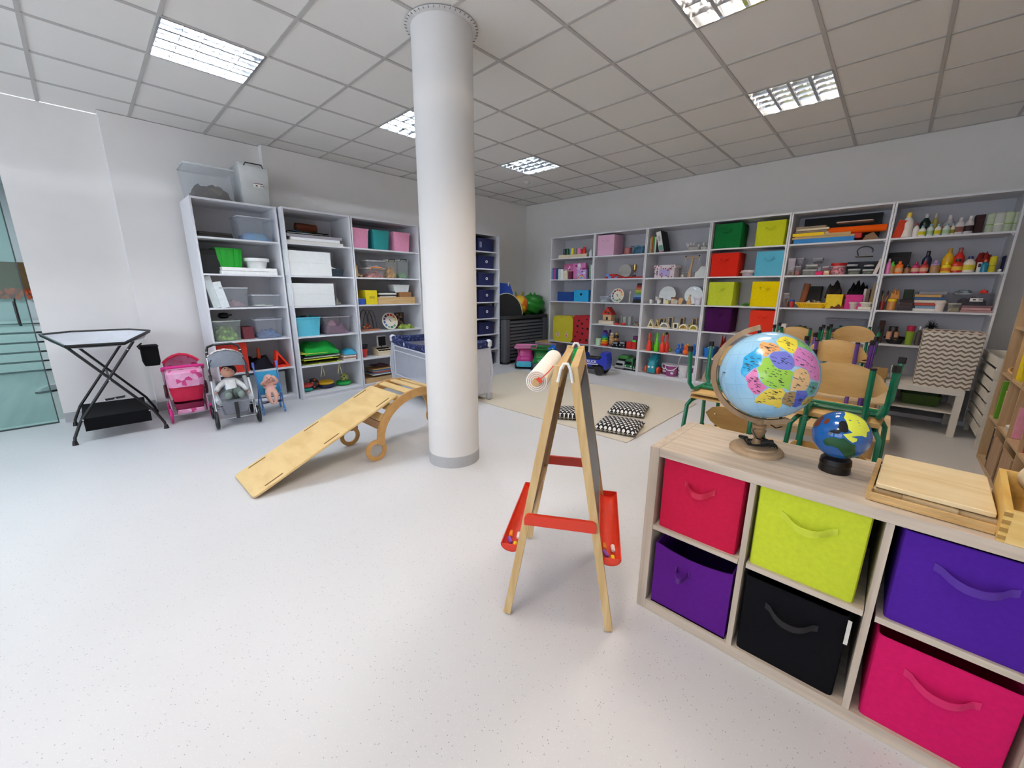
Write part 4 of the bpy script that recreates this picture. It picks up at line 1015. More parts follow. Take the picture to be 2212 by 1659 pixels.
place_items("""
clearbox|L1|6|-5.382|2.245|0.436|0.315|0.400|0.030|E9ECEC|storage box|big clear plastic box of brown folded fabric on top of the shelf|fill=4A3A30:.62:lump,lid=1
clearbox|L1|6|-4.978|2.245|0.297|0.409|0.400|0.050|F2F4F2|storage box|tall milky plastic box with black handle on top of the shelf|fill=E6E4DC:.85:lump,lid=1,handle=0B0B0B,sticker=1
sheets|L1|5|-5.426|1.868|0.321|0.054|0.360|0.030|1B1512|board|dark thin boards lying flat beside the clear paper box|n=2
clearbox|L1|5|-5.033|1.868|0.354|0.249|0.340|0.020|DDE2E8|storage box|small clear plastic box with blue booklets inside, top shelf|fill=5B86A8:.45:books
fbox|L1|4|-5.489|1.500|0.176|0.250|0.300|0.120|101010|box|black storage box beside the green crate|
crate|L1|4|-5.306|1.535|0.260|0.239|0.300|0.100|1FA02E|crate|bright green ribbed plastic crate on white trays|
sheets|L1|4|-5.146|1.500|0.545|0.074|0.360|0.030|F3F4F2|tray|stack of flat white plastic trays under the green crate|n=2
basin|L1|4|-5.037|1.535|0.262|0.149|0.220|0.080|F4F5F3|bowl|white plastic potty basin with wide rim on flat trays|
book|L1|3|-5.557|1.145|0.071|0.334|0.300|0.040|D5DDDD|binder|pale grey binder leaning against the shelf side|lean=-10
book|L1|3|-5.485|1.145|0.078|0.275|0.280|0.030|E3E8E8|binder|second pale binder leaning beside the clear box of shells|lean=-11
clearbox|L1|3|-5.338|1.145|0.291|0.216|0.300|0.030|DDE0E4|storage box|clear plastic box with pink and yellow shells inside|fill=B88A90:.40:lump
clearbox|L1|3|-5.025|1.145|0.294|0.138|0.280|0.030|DDE0E4|storage box|low empty looking clear box beside the box of shells|fill=E4DCCB:.12:lump
clearbox|L1|2|-5.444|0.780|0.272|0.226|0.300|0.030|DDE4DC|storage box|clear box packed with green and yellow toy kitchenware|fill=7FA648:.9:toys
potlump|L1|2|-5.412|1.015|0.110|0.066|0.200|0.200|080808|pot|black toy pot lying on top of the kitchenware box|
fbox|L1|2|-5.231|0.780|0.112|0.136|0.220|0.120|6E2E36|box|small dark red box between the two clear boxes|
clearbox|L1|2|-5.027|0.780|0.286|0.226|0.280|0.030|DDE0E8|storage box|clear box with blue and pink toy pieces inside|fill=4A6FA6:.5:toys
fbox|L1|1|-5.437|0.420|0.296|0.337|0.340|0.040|C9301E|box|big red board box behind the silver doll pram|
bag|L1|1|-5.153|0.420|0.277|0.173|0.300|0.050|14121C|bag|dark folded cloth bags beside the red triangle|
cone|L1|1|-5.141|0.420|0.056|0.236|0.120|0.150|E2531F|cone|orange training cone behind the dark bags|
trisign|L1|1|-4.940|0.420|0.169|0.206|0.120|0.040|E8371C|triangle|red warning triangle standing on the shelf|
fbox|L1|0|-5.107|0.060|0.395|0.295|0.300|0.120|A9AFAF|box|grey storage box behind the blue doll buggy|
bag|L1|0|-5.000|0.275|0.192|0.117|0.220|0.160|1C2022|bag|dark bits lying on the grey storage box|
sheets|L2|5|-4.448|1.868|0.673|0.104|0.400|0.030|E9E4DC|board|stack of white and pinkish boards under craft felt|n=3
sheetpile|L2|5|-4.434|1.958|0.672|0.053|0.380|0.050|20281F|felt sheets|untidy pile of dark and green felt sheets on boards|
bag|L2|5|-4.582|1.998|0.241|0.032|0.300|0.080|2E7FC4|cloth|folded bright blue cloth on the pile of boards|
roll|L2|5|-4.455|2.018|0.242|0.108|0.300|0.120|5B2F1E|roll|brown leather roll on the felt pile|
panelbox|L2|4|-4.545|1.500|0.509|0.284|0.340|0.020|EEF1EF|box|white flat box with corner screws beside cable basket|
basket|L2|4|-4.209|1.500|0.160|0.118|0.260|0.030|2F3B46|basket|small dark basket holding loops of white cable|fill=E8E8E8
panelbox|L2|3|-4.543|1.145|0.514|0.268|0.340|0.020|EEF1EF|box|white flat box beside grey cloth bag|
bag|L2|3|-4.241|1.145|0.096|0.124|0.200|0.040|77726C|bag|crumpled grey cloth bag beside a white box|
tub|L2|2|-4.628|0.780|0.306|0.230|0.360|0.030|5FC3DA|box|turquoise plastic box heaped with dark felt pieces|fill=3A2418
clearbox|L2|2|-4.273|0.780|0.356|0.227|0.360|0.030|C8BFC4|storage box|clear box stuffed with purple and yellow scarves|fill=8B5C78:.95:scarf
bag|L2|1|-4.489|0.535|0.479|0.221|0.340|0.050|1E9A3C|cloth|crumpled bright green cloth on yellow mesh bags|
sheetpile|L2|1|-4.495|0.420|0.543|0.163|0.360|0.040|C9CF4A|bags|flat pile of yellow and black mesh bags with drawstrings|
bookstack|L2|1|-4.133|0.420|0.179|0.085|0.240|0.050|E9E6DE|picture books|short stack of board books under blue card|n=4
wedge|L2|1|-4.127|0.495|0.160|0.068|0.180|0.050|3FB7DC|card|blue card shape lying on the board books|
disc|L2|0|-4.684|0.060|0.151|0.051|0.300|0.050|2FA796|balance disc|teal rubber balance disc beneath the red disc|
disc|L2|0|-4.682|0.110|0.150|0.055|0.300|0.050|C8403A|balance disc|red rubber balance disc on the teal one|
ball|L2|0|-4.574|0.060|0.143|0.160|0.200|0.160|1A1A20|ball|black ball with multicoloured dots behind the red disc|dots=1
disc|L2|0|-4.420|0.060|0.203|0.065|0.300|0.080|20264E|balance disc|navy rubber balance disc beneath the yellow disc|
disc|L2|0|-4.423|0.105|0.204|0.053|0.300|0.080|E9B820|balance disc|yellow rubber balance disc on the navy one|
disc|L2|0|-4.186|0.060|0.199|0.064|0.300|0.080|22B04C|balance disc|green rubber balance disc under a patterned ball|
ball|L2|0|-4.185|0.115|0.133|0.113|0.140|0.120|9DA058|ball|small green and red patterned ball on green disc|dots=2
ball|L2|0|-4.676|0.060|0.050|0.139|0.120|0.220|C77A2A|ball|little orange ball behind the red disc|
tub|L3|5|-3.861|1.868|0.233|0.247|0.360|0.030|F0A0C0|box|pink plastic box beside the shelf post, top shelf|
tub|L3|5|-3.569|1.868|0.256|0.251|0.360|0.030|2B8F8F|box|teal plastic box between two pink boxes|
tub|L3|5|-3.253|1.868|0.272|0.256|0.360|0.030|F0A0C0|box|pink plastic box on the far side of the teal one|
giraffe|L3|4|-3.882|1.500|0.101|0.156|0.100|0.100|B39B6C|toy animal|small wooden animal toy beside the clear boxes|
clearbox|L3|4|-3.683|1.500|0.294|0.127|0.220|0.030|E0D8D8|storage box|clear box of red shavings with orange clip|fill=B0524A:.85:toys,lid=1,handle=F28A2A
clearbox|L3|4|-3.662|1.618|0.290|0.108|0.220|0.050|DADADA|storage box|clear box of grey bits stacked on another box|fill=8A8A90:.6:toys,lid=1
clearbox|L3|4|-3.451|1.500|0.170|0.242|0.160|0.020|E0D8C8|jar|square clear canister of pasta shapes|fill=C78A3A:.8:toys,lid=1,handle=3A3A3A
clearbox|L3|4|-3.266|1.500|0.175|0.252|0.160|0.020|D8DCD8|jar|square clear canister of green and red pompoms|fill=5A9A50:.45:toys,lid=1,handle=3A3A3A
book|L3|3|-3.927|1.145|0.092|0.078|0.220|0.020|2B4FA0|book|blue and white book lying on the shelf edge|
fbox|L3|3|-3.781|1.145|0.170|0.190|0.240|0.030|E2CB12|box|yellow cardboard magazine box with a slot|slot=1
traybox|L3|3|-3.399|1.145|0.602|0.095|0.260|0.020|D9B885|tray|long shallow beech wood box with finger joints|
bookstack|L3|3|-3.528|1.230|0.299|0.089|0.240|0.050|E8E2DA|booklets|loose stack of white booklets on beech wood box|n=4,dark=1
fbox|L3|3|-3.233|1.230|0.201|0.082|0.200|0.060|9A6B42|box|brown cardboard box on the beech wood box|
tub|L3|3|-3.286|1.305|0.272|0.109|0.180|0.060|DADDDC|container|white translucent food container on the brown box|
beadmaze|L3|2|-3.793|0.780|0.289|0.293|0.200|0.080|2A2320|bead maze|wooden bead maze with black wire loops|
clock|L3|2|-3.469|0.780|0.254|0.244|0.060|0.080|F2EDE0|toy clock|round wooden teaching clock on the left wall shelf|lean=14
frame|L3|2|-3.267|0.780|0.151|0.232|0.030|0.200|4A2C1C|picture frame|small brown framed panel behind the wooden clock|
bag|L3|2|-3.235|0.780|0.257|0.086|0.100|0.050|8FA040|toy animal|yellow green toy snake lying on the shelf|
cup|L3|1|-3.906|0.420|0.092|0.117|0.140|0.060|D8352C|pot|red toy pot under a black pan|
basin|L3|1|-3.890|0.500|0.112|0.091|0.160|0.060|20242C|pan|black toy pan resting on the red pot|
register|L3|1|-3.607|0.420|0.232|0.274|0.220|0.060|E8D8B8|cash register|wooden toy cash register with black keys|
traybox|L3|0|-3.736|0.060|0.454|0.070|0.340|0.030|D0B48C|board|pale wooden board box under picture books|
bookstack|L3|0|-3.664|0.150|0.335|0.091|0.260|0.060|5F7FA0|picture books|untidy stack of colourful picture books in the bottom|n=6,mix=1
bag|L3|0|-3.649|0.260|0.249|0.027|0.200|0.120|7A4A50|cloth|crumpled patterned cloth lying on picture books|
board|R1|5|1.442|1.908|0.600|0.057|0.200|0.050|D8C9A4|board|pale wooden board carrying a row of coloured cups|
cup|R1|5|1.221|1.938|0.068|0.141|0.090|0.090|161A22|cup|black upside-down plastic cup in the coloured row|inv=1
cup|R1|5|1.303|1.938|0.083|0.134|0.090|0.060|0E4A30|cup|dark green upside-down plastic cup in the row|inv=1
cup|R1|5|1.340|1.938|0.049|0.134|0.090|0.100|6FA7C4|cup|light blue upside-down plastic cup in the row|inv=1
cup|R1|5|1.411|1.938|0.072|0.136|0.090|0.060|F2E21A|cup|yellow upside-down plastic cup in the row|inv=1
cup|R1|5|1.472|1.938|0.039|0.134|0.070|0.080|9A9490|cup|thin grey upside-down cup beside the yellow one|inv=1
cup|R1|5|1.553|1.938|0.082|0.127|0.090|0.060|F08AB0|cup|pink upside-down plastic cup in the row|inv=1
cup|R1|5|1.584|1.938|0.047|0.119|0.070|0.100|D02A28|cup|low red upside-down cup next to the pink one|inv=1
cup|R1|5|1.655|1.938|0.069|0.145|0.090|0.070|D8281E|cup|tall red stack of cups at the row end|inv=1
bottle|R1|5|1.810|1.908|0.062|0.127|0.060|0.050|DCE4E4|bottle|white squat bottle at the end of the cup shelf|
bottle|R1|5|1.827|1.908|0.033|0.111|0.060|0.100|7A8890|bottle|small grey blue bottle behind the white one|
book|R1|4|1.048|1.540|0.036|0.202|0.200|0.030|3A6FA8|book|thin blue book at the shelf end under the cups|
book|R1|4|1.087|1.540|0.036|0.196|0.200|0.030|C0488A|book|magenta book with blue spine by the shelf end|
book|R1|4|1.130|1.540|0.045|0.195|0.200|0.030|2A3A78|book|dark blue book third from the shelf end|
book|R1|4|1.184|1.540|0.046|0.183|0.200|0.030|BFE0D8|book|pale mint book next to a white one|
book|R1|4|1.242|1.540|0.060|0.177|0.200|0.030|EDEDE8|book|white book between mint book and cream booklet|
book|R1|4|1.328|1.540|0.099|0.150|0.180|0.030|E2D8BC|book|cream booklet leaning among the books|lean=-8
book|R1|4|1.409|1.540|0.079|0.139|0.140|0.050|6E2440|book|wine red booklet in front of toy packs|
pack|R1|4|1.314|1.540|0.198|0.276|0.050|0.140|C86A9A|toy pack|pink doll package standing behind the books|
pack|R1|4|1.569|1.540|0.262|0.274|0.050|0.100|D87AB4|toy pack|large pink and purple doll package with round badge|badge=1
pack|R1|4|1.668|1.540|0.197|0.159|0.060|0.030|BFA0D8|toy pack|lilac doll package with rainbow arch in front|badge=2
book|R1|4|1.839|1.540|0.028|0.238|0.200|0.040|7F9A90|book|tall grey green book leaning by the post|lean=-4
book|R1|4|1.874|1.540|0.030|0.232|0.200|0.040|E8EAE4|book|tall white book leaning by the post|lean=-4
fbox|R1|3|1.323|1.152|0.359|0.167|0.220|0.050|123E86|box|dark blue cardboard box beside the turquoise one|
fbox|R1|3|1.679|1.152|0.308|0.202|0.220|0.030|22A0D4|box|turquoise cardboard box with a finger hole|hole=1
fbox|R1|3|1.831|1.152|0.058|0.198|0.180|0.080|1A3A70|box|narrow navy box squeezed beside the turquoise box|
hamper|R1|1|1.309|0.410|0.444|0.473|0.340|0.030|E6D63A|toy hamper|yellow mesh toy hamper with paw prints|paws=1
hamper|R1|1|1.724|0.410|0.356|0.497|0.340|0.020|C32A32|toy hamper|red toy hamper with black ladybird dots|dots=1
bin|R2|5|2.116|1.908|0.313|0.323|0.320|0.030|E3B4CE|storage bin|pale pink fabric bin with pull handle|
jar|R2|5|2.468|1.908|0.127|0.110|0.140|0.080|B86A66|tin|round red and dark tin beside the pink bin|
clearbox|R2|5|2.668|1.908|0.237|0.128|0.200|0.050|5A92A8|storage box|clear tub heaped with soft toy characters|fill=3F6F94:.8:toys,heap=1
bricks|R2|4|2.216|1.540|0.238|0.078|0.140|0.080|C8281E|building bricks|low red and blue building brick model|
board|R2|4|2.584|1.540|0.457|0.026|0.160|0.050|B02026|baseplate|thin red building plate lying flat on the shelf|
mirror|R2|4|2.371|1.540|0.251|0.242|0.030|0.220|D8DCE0|mirror|round frameless mirror beside the gold trophy|lean=10
trophy|R2|4|2.600|1.540|0.077|0.216|0.080|0.120|C8B070|trophy|small gold trophy cup on a black base|
clearbox|R2|3|2.113|1.152|0.186|0.102|0.140|0.080|E0E4EC|storage box|clear box of cards beside the toy clock|fill=C8C8D0:.7:books
clock|R2|3|2.349|1.152|0.251|0.234|0.050|0.060|F3EEDD|toy clock|round wooden teaching clock next to the xylophone|lean=12
xylophone|R2|3|2.698|1.152|0.205|0.312|0.200|0.060|2A2A2A|xylophone|upright rainbow xylophone leaning on the shelf side|
book|R2|3|2.582|1.152|0.016|0.183|0.020|0.080|D8D0C0|mallet|pale wooden xylophone mallet leaning by the bars|
toyhouse|R2|2|2.187|0.785|0.290|0.287|0.200|0.050|C8362A|toy house|little toy house with red roof on pale base|
cup|R2|2|2.379|0.785|0.069|0.106|0.100|0.050|4A4640|cup|small dark metal cup beside the toy house|
cup|R2|2|2.453|0.785|0.058|0.151|0.080|0.090|8A9088|cup|silver metal cup on red saucer behind|
cup|R2|2|2.518|0.785|0.067|0.143|0.090|0.050|A8ACA8|cup|silver metal cup in the middle of the set|
cup|R2|2|2.594|0.785|0.071|0.150|0.090|0.080|9CA2A0|cup|silver metal cup at the end of the set|
disc|R2|2|2.388|0.785|0.088|0.037|0.080|0.030|C22A2A|saucer|flat red saucer in front of the metal cups|
disc|R2|2|2.514|0.785|0.086|0.040|0.080|0.030|C22A2A|saucer|second red saucer in front of metal cups|
bag|R2|2|2.729|0.785|0.131|0.086|0.140|0.050|8A7A66|stones|heap of brown stones and shells on the shelf|
jar|R2|1|2.041|0.410|0.103|0.114|0.100|0.050|BFE0B8|stacking cup|mint and cream stacking cups beside the rainbow tower|
stacker|R2|1|2.163|0.410|0.132|0.271|0.110|0.050|RAINBOW|stacking toy|rainbow ring stacking tower|
stacker|R2|1|2.220|0.410|0.067|0.279|0.100|0.120|5A2A78,5A2A78,2A3A78,2A3A78,24304E|stacking toy|dark purple and blue stacking tower behind the rainbow one|
stacker|R2|1|2.305|0.410|0.101|0.236|0.100|0.040|E8D8B0,C89A66,D8B888,B88A5C,7A4A30|stacking toy|wooden stacking tower with a ring eye|
stacker|R2|1|2.370|0.410|0.095|0.243|0.100|0.080|D8A868,2A2A34,C88A50,30343C,20242C|stacking toy|wooden and black stacking tower by the toy cars|
minicar|R2|1|2.407|0.410|0.129|0.098|0.100|0.030|15171A|toy car|small black toy car facing the shelf front|
minicar|R2|1|2.539|0.410|0.125|0.114|0.100|0.030|22242A|toy car|black toy car with silver trim by red blocks|
block|R2|1|2.648|0.410|0.087|0.116|0.100|0.040|C42A24|toy block|red toy block beside the black toy cars|
block|R2|1|2.736|0.410|0.081|0.117|0.100|0.040|B8261F|toy block|red toy block under a green block|
block|R2|1|2.729|0.510|0.072|0.051|0.080|0.050|4FC04A|toy block|small green block on top of red blocks|
block|R2|1|2.749|0.555|0.083|0.069|0.080|0.050|5A1E4A|toy block|dark purple block on top of the green block|
block|R2|1|2.794|0.410|0.026|0.119|0.080|0.040|E0BE3A|toy block|yellow toy block at the shelf post|
van|R2|0|2.534|0.045|0.225|0.229|0.200|0.100|4F9A48|toy car|big green toy camper van under the stacking toys|
van|R2|0|2.504|0.045|0.172|0.137|0.160|0.040|B4BABC|toy car|silver grey rounded toy car in front of camper|
van|R2|0|2.668|0.045|0.157|0.198|0.200|0.040|2E6B3C|toy car|dark green toy bus facing outwards|
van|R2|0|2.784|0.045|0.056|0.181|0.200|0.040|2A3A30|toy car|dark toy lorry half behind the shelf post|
book|R3|5|2.884|1.908|0.020|0.215|0.220|0.040|B8AEA0|book|grey beige book at the post on the binder shelf|
book|R3|5|2.903|1.908|0.015|0.239|0.220|0.040|D8A040|book|orange yellow tall book beside the beige one|
book|R3|5|2.921|1.908|0.017|0.234|0.200|0.040|A84A30|book|rust red book between orange and green books|
book|R3|5|2.941|1.908|0.019|0.234|0.200|0.040|4A9A48|book|green book near the black binder|
book|R3|5|2.965|1.908|0.024|0.227|0.200|0.040|E6E6E0|book|white book just before the black folders|
book|R3|5|3.006|1.908|0.063|0.242|0.240|0.050|16161A|folder|wide black folder beside the white book|
binder|R3|5|3.075|1.908|0.073|0.312|0.240|0.030|EFEDE8|binder|leaning white binder with printed teal spine label|lean=-14
planter|R3|5|3.499|1.908|0.172|0.118|0.180|0.060|D8D2CC|flower pot|wide white wicker pot with white paper eggs|eggs=8
planter|R3|5|3.649|1.908|0.118|0.109|0.140|0.080|DCD8D4|flower pot|small white wicker pot with green felt and eggs|eggs=5,green=1
dollhouse|R3|4|3.133|1.540|0.339|0.183|0.200|0.050|E2D4D8|toy house|white cardboard doll house with pink printed flowers|
scale|R3|4|3.472|1.540|0.229|0.313|0.100|0.100|CFAE82|toy scale|wooden balance scale with hanging string pans|
jar|R3|4|3.394|1.540|0.044|0.046|0.080|0.060|D8C0A0|weight|small wooden weight beside the balance scale|
jar|R3|4|3.498|1.540|0.034|0.062|0.080|0.060|D0A890|weight|pinkish wooden weight at the balance scale foot|
cloud|R3|4|3.647|1.540|0.141|0.155|0.030|0.080|D8E0DC|cloud|pale green cloud shaped board at the shelf post|
mug|R3|3|2.958|1.152|0.065|0.062|0.070|0.030|F0EEE8|cup|white toy teacup nearest the post|
mug|R3|3|3.015|1.197|0.058|0.061|0.070|0.100|F0EEE8|cup|white toy teacup sitting on top of two cups|
mug|R3|3|3.077|1.152|0.060|0.063|0.070|0.030|F0EEE8|cup|white toy teacup next to dark cups|
jar|R3|3|3.087|1.152|0.060|0.086|0.080|0.100|6A6058|cup|dark striped toy cup behind the white cups|
mirror|R3|3|3.139|1.152|0.262|0.270|0.030|0.200|D8DCDE|mirror|round mirror behind the white toy teacups|lean=8
mirror|R3|3|3.532|1.152|0.240|0.269|0.030|0.200|DCE0E4|mirror|round mirror behind the wooden rabbit figure|lean=8
block|R3|3|3.162|1.152|0.039|0.073|0.060|0.080|E6E0D4|toy block|cream block in front of a round mirror|
block|R3|3|3.216|1.152|0.050|0.058|0.060|0.040|E4D6A0|toy block|pale yellow block in front of a round mirror|
jar|R3|3|3.295|1.152|0.088|0.101|0.100|0.060|D0B8A0|jar|beige jar with brown lid between the mirrors|lid=8A5A3A
block|R3|3|3.355|1.152|0.060|0.061|0.080|0.030|B8B4A8|toy block|low grey and yellow block beside wooden bird|
bird|R3|3|3.419|1.152|0.069|0.096|0.040|0.040|D8B080|toy animal|wooden bird figure standing on the shelf|
rabbit|R3|3|3.544|1.152|0.071|0.145|0.040|0.030|DDB988|toy animal|wooden rabbit figure in front of the mirror|
basin|R3|3|3.652|1.152|0.148|0.111|0.140|0.050|E4E0EA|bowl|white square bowl beside the wooden rabbit|
triblock|R3|2|2.998|0.785|0.107|0.129|0.060|0.030|E4CFA6|rainbow block|hollow wooden triangle block nearest the post|
triblock|R3|2|3.085|0.785|0.089|0.137|0.060|0.060|D8C090|rainbow block|tilted hollow wooden triangle block|
frameblock|R3|2|3.111|0.785|0.085|0.148|0.050|0.120|B09A70|rainbow block|dark hollow square block behind the triangles|lean=30
archblock|R3|2|3.213|0.785|0.147|0.087|0.060|0.030|EADBBB|rainbow block|half round hollow block with clear pane|
frameblock|R3|2|3.272|0.785|0.072|0.171|0.050|0.120|C8B08C|rainbow block|tall hollow wooden rectangle block behind the arches|
frameblock|R3|2|3.387|0.785|0.078|0.091|0.060|0.030|EADBBB|rainbow block|small hollow wooden square block|
frameblock|R3|2|3.443|0.785|0.069|0.169|0.050|0.120|B89E74|rainbow block|second tall hollow rectangle block|
archblock|R3|2|3.508|0.785|0.136|0.083|0.060|0.020|EADBBB|rainbow block|half round hollow block with amber pane|pane=D8A828
frameblock|R3|2|3.628|0.785|0.069|0.170|0.050|0.120|A88E68|rainbow block|third tall hollow rectangle block near the post|
archblock|R3|2|3.575|0.785|0.069|0.087|0.050|0.090|E0CA60|rainbow block|solid yellow half round block behind the arches|pane=D8C02A
archblock|R3|2|3.653|0.785|0.128|0.081|0.060|0.020|EADBBB|rainbow block|half round hollow block with yellow pane|pane=F0E020
pin|R3|1|2.983|0.410|0.085|0.286|0.090|0.030|E83A28|bowling pin|red bowling pin nearest the post|
pin|R3|1|3.012|0.410|0.057|0.283|0.090|0.100|5A8A28|bowling pin|dark green bowling pin behind the first red one|
pin|R3|1|3.107|0.410|0.083|0.301|0.090|0.030|62C81E|bowling pin|bright green bowling pin between the red ones|
pin|R3|1|3.182|0.410|0.076|0.299|0.090|0.090|D8C832|bowling pin|yellow bowling pin hidden behind the middle red one|
pin|R3|1|3.205|0.410|0.090|0.269|0.090|0.020|E83A28|bowling pin|red bowling pin standing frontmost|
pin|R3|1|3.258|0.410|0.069|0.290|0.090|0.060|DC3424|bowling pin|red bowling pin beside the black ball|
ball|R3|1|3.211|0.670|0.054|0.046|0.080|0.140|22301E|ball|small black green ball on the pins|
ball|R3|1|3.270|0.410|0.058|0.135|0.100|0.160|8FB83A|ball|lime ball behind the row of bowling pins|
duck|R3|1|3.448|0.410|0.082|0.156|0.090|0.030|1F6FD0|toy duck|blue rubber duck standing frontmost of the blue ones|
duck|R3|1|3.480|0.410|0.063|0.160|0.090|0.100|1A58B0|toy duck|blue rubber duck behind the orange duck|
duck|R3|1|3.568|0.410|0.091|0.158|0.090|0.020|F2691E|toy duck|orange rubber duck between blue ducks|
duck|R3|1|3.564|0.410|0.058|0.168|0.080|0.100|E0B02A|toy duck|yellow rubber duck behind the orange one|
duck|R3|1|3.680|0.410|0.074|0.170|0.090|0.030|1F66C4|toy duck|blue rubber duck by the shelf post|
cart|R3|0|3.050|0.045|0.236|0.303|0.300|0.040|22909E|toy cart|teal ride-on toy with orange red wheels|
bucket|R3|0|3.358|0.045|0.192|0.211|0.220|0.030|A04A88|bucket|purple paint bucket with white handle in front|
bucket|R3|0|3.237|0.045|0.120|0.204|0.220|0.100|8E4078|bucket|purple printed bucket behind the other one|
bucket|R3|0|3.533|0.045|0.175|0.228|0.200|0.060|E0DEDE|bucket|white paint bucket with raised handle|
fbox|R3|0|3.681|0.045|0.097|0.213|0.160|0.050|DEDCE2|box|white tin with purple print beside buckets|print=5A2A5A
bin|R4|5|3.962|1.908|0.332|0.314|0.320|0.030|0F6B33|storage bin|dark green fabric bin with pull handle|
bin|R4|5|4.455|1.908|0.321|0.298|0.320|0.030|CCD22A|storage bin|yellow green fabric bin on the top shelf|
bin|R4|4|3.965|1.540|0.341|0.310|0.320|0.030|DA2B1B|storage bin|bright red fabric bin on the second shelf|
bin|R4|4|4.491|1.540|0.308|0.302|0.320|0.030|5FB8D6|storage bin|sky blue fabric bin with pull handle|
bucket|R4|4|4.248|1.540|0.177|0.109|0.180|0.050|C6B9C6|bowl|grey lilac pot heaped with shells and lace|fill=DCC8A0
bin|R4|3|3.960|1.152|0.322|0.316|0.320|0.030|CBD83C|storage bin|lime fabric bin with a label, third shelf|
bin|R4|3|4.491|1.152|0.313|0.318|0.320|0.030|F2D600|storage bin|bright yellow fabric bin on the third shelf|
bag|R4|3|4.272|1.152|0.107|0.052|0.120|0.100|4A8A34|toys|small heap of green plastic frogs between the bins|
bin|R4|2|3.966|0.785|0.337|0.337|0.320|0.030|3E0B45|storage bin|dark plum fabric bin on the fourth shelf|
bin|R4|2|4.505|0.785|0.294|0.319|0.320|0.030|E83C26|storage bin|orange red fabric bin behind the globe|
basket|R4|1|3.889|0.410|0.136|0.173|0.260|0.040|2272C8|basket|blue plastic basket filled with white papers|fill=EFEFEA
bag|R4|1|4.039|0.410|0.083|0.341|0.200|0.100|B02A20|toys|red toy pieces behind the big globe|
clearbox|R4|0|3.883|0.045|0.115|0.316|0.260|0.040|D8D8D8|storage box|clear box of orange and green packages, bottom shelf|fill=C8A078:.8:books
clearbox|R4|0|4.000|0.045|0.124|0.328|0.260|0.060|D8D8D8|storage box|clear box of white packages behind the globe ring|fill=C8C4B8:.8:books
panel|R5|5|5.121|1.908|0.722|0.311|0.030|0.280|0A0A0C|portfolio|large black portfolio standing behind paper sheets|
sheets|R5|5|5.001|1.908|0.570|0.055|0.300|0.020|2F86C8|folder|long sky blue folder at the bottom of the pile|n=1
sheets|R5|5|5.030|1.938|0.631|0.054|0.300|0.030|C8342A|folder|red folder in the pile under the orange roll|n=1
sheets|R5|5|4.991|1.958|0.588|0.055|0.300|0.020|C8A878|cardboard|tan cardboard sheets in the paper pile|n=2
sheets|R5|5|4.852|1.993|0.310|0.037|0.280|0.030|F4D012|paper|bright yellow card sheet on tan cardboard|n=1
sheets|R5|5|4.878|2.008|0.333|0.098|0.280|0.050|D8C6A8|paper|stack of cream paper sheets beside the orange roll|n=4
roll|R5|5|5.284|1.993|0.512|0.081|0.120|0.050|F2600F|roll|thick orange felt roll lying across the pile|
sheets|R5|5|5.259|2.118|0.325|0.012|0.200|0.060|D8C8B8|paper|pinkish paper sheets behind the orange roll|n=2
wedge|R5|5|5.428|1.908|0.137|0.081|0.200|0.030|8A6A50|paper|curled brown paper at the end of the shelf|
fbox|R5|4|4.731|1.540|0.075|0.205|0.080|0.050|AFA8B4|box|pale grey box standing behind small bead jars|
clearbox|R5|4|4.734|1.540|0.068|0.088|0.100|0.020|D8CCC0|jar|small clear jar of mixed buttons by the post|fill=8A6A50:.8:toys
clearbox|R5|4|4.799|1.590|0.087|0.156|0.120|0.120|C8C0C8|container|dark clear container of beads stacked at the back|fill=4A3A48:.8:toys,lid=1
clearbox|R5|4|4.802|1.540|0.067|0.112|0.100|0.040|D8CCCC|jar|clear jar of red ribbon beside the buttons|fill=A03A30:.8:toys
clearbox|R5|4|4.922|1.540|0.148|0.064|0.120|0.050|DCD8D0|container|low clear tub with white lid and grey beads|fill=B0A898:.6:toys,lid=1
clearbox|R5|4|4.933|1.615|0.126|0.046|0.120|0.070|DCDCD4|container|clear tub of green beads stacked on another tub|fill=5A6A40:.6:toys,lid=1
clearbox|R5|4|4.973|1.680|0.110|0.059|0.120|0.140|C8C4C8|container|clear tub of dark beads at the back of the stack|fill=3A3434:.7:toys,lid=1
jar|R5|4|5.013|1.585|0.045|0.048|0.100|0.050|9A96A0|jar|small grey glass jar on a pink box|
fbox|R5|4|5.023|1.540|0.073|0.042|0.120|0.030|E0286A|box|small hot pink box under the grey jar|
fbox|R5|4|5.091|1.540|0.055|0.049|0.100|0.030|E8B888|box|orange and white printed box by the bead jar|print=F4F0E8
clearbox|R5|4|5.072|1.600|0.073|0.041|0.100|0.080|D8C8CC|container|clear tub of pink sequins behind printed box|fill=C07A80:.7:toys
jar|R5|4|5.190|1.540|0.147|0.131|0.130|0.030|B87A80|jar|big round clear jar of pink beads with red lid|lid=C81E1E,band=F2F0EE
fbox|R5|4|5.399|1.540|0.273|0.142|0.200|0.120|141A2A|box|dark navy box behind stacked round tubs|
clearbox|R5|4|5.341|1.540|0.115|0.057|0.110|0.030|DCE0D8|container|round clear tub with green beads, lower of two|fill=6A7A50:.7:toys,lid=1
clearbox|R5|4|5.316|1.625|0.103|0.024|0.100|0.040|DCDCDC|container|round clear tub with white lid, upper of two|fill=6A6A60:.6:toys,lid=1
clearbox|R5|4|5.460|1.540|0.099|0.051|0.100|0.030|DCE0D8|container|clear tub of dark seeds near the white boards|fill=4A5A34:.7:toys,lid=1
clearbox|R5|4|5.459|1.625|0.088|0.013|0.100|0.040|E0E0DC|container|clear tub of pale bits stacked on seed tub|fill=B8B0A0:.6:toys,lid=1
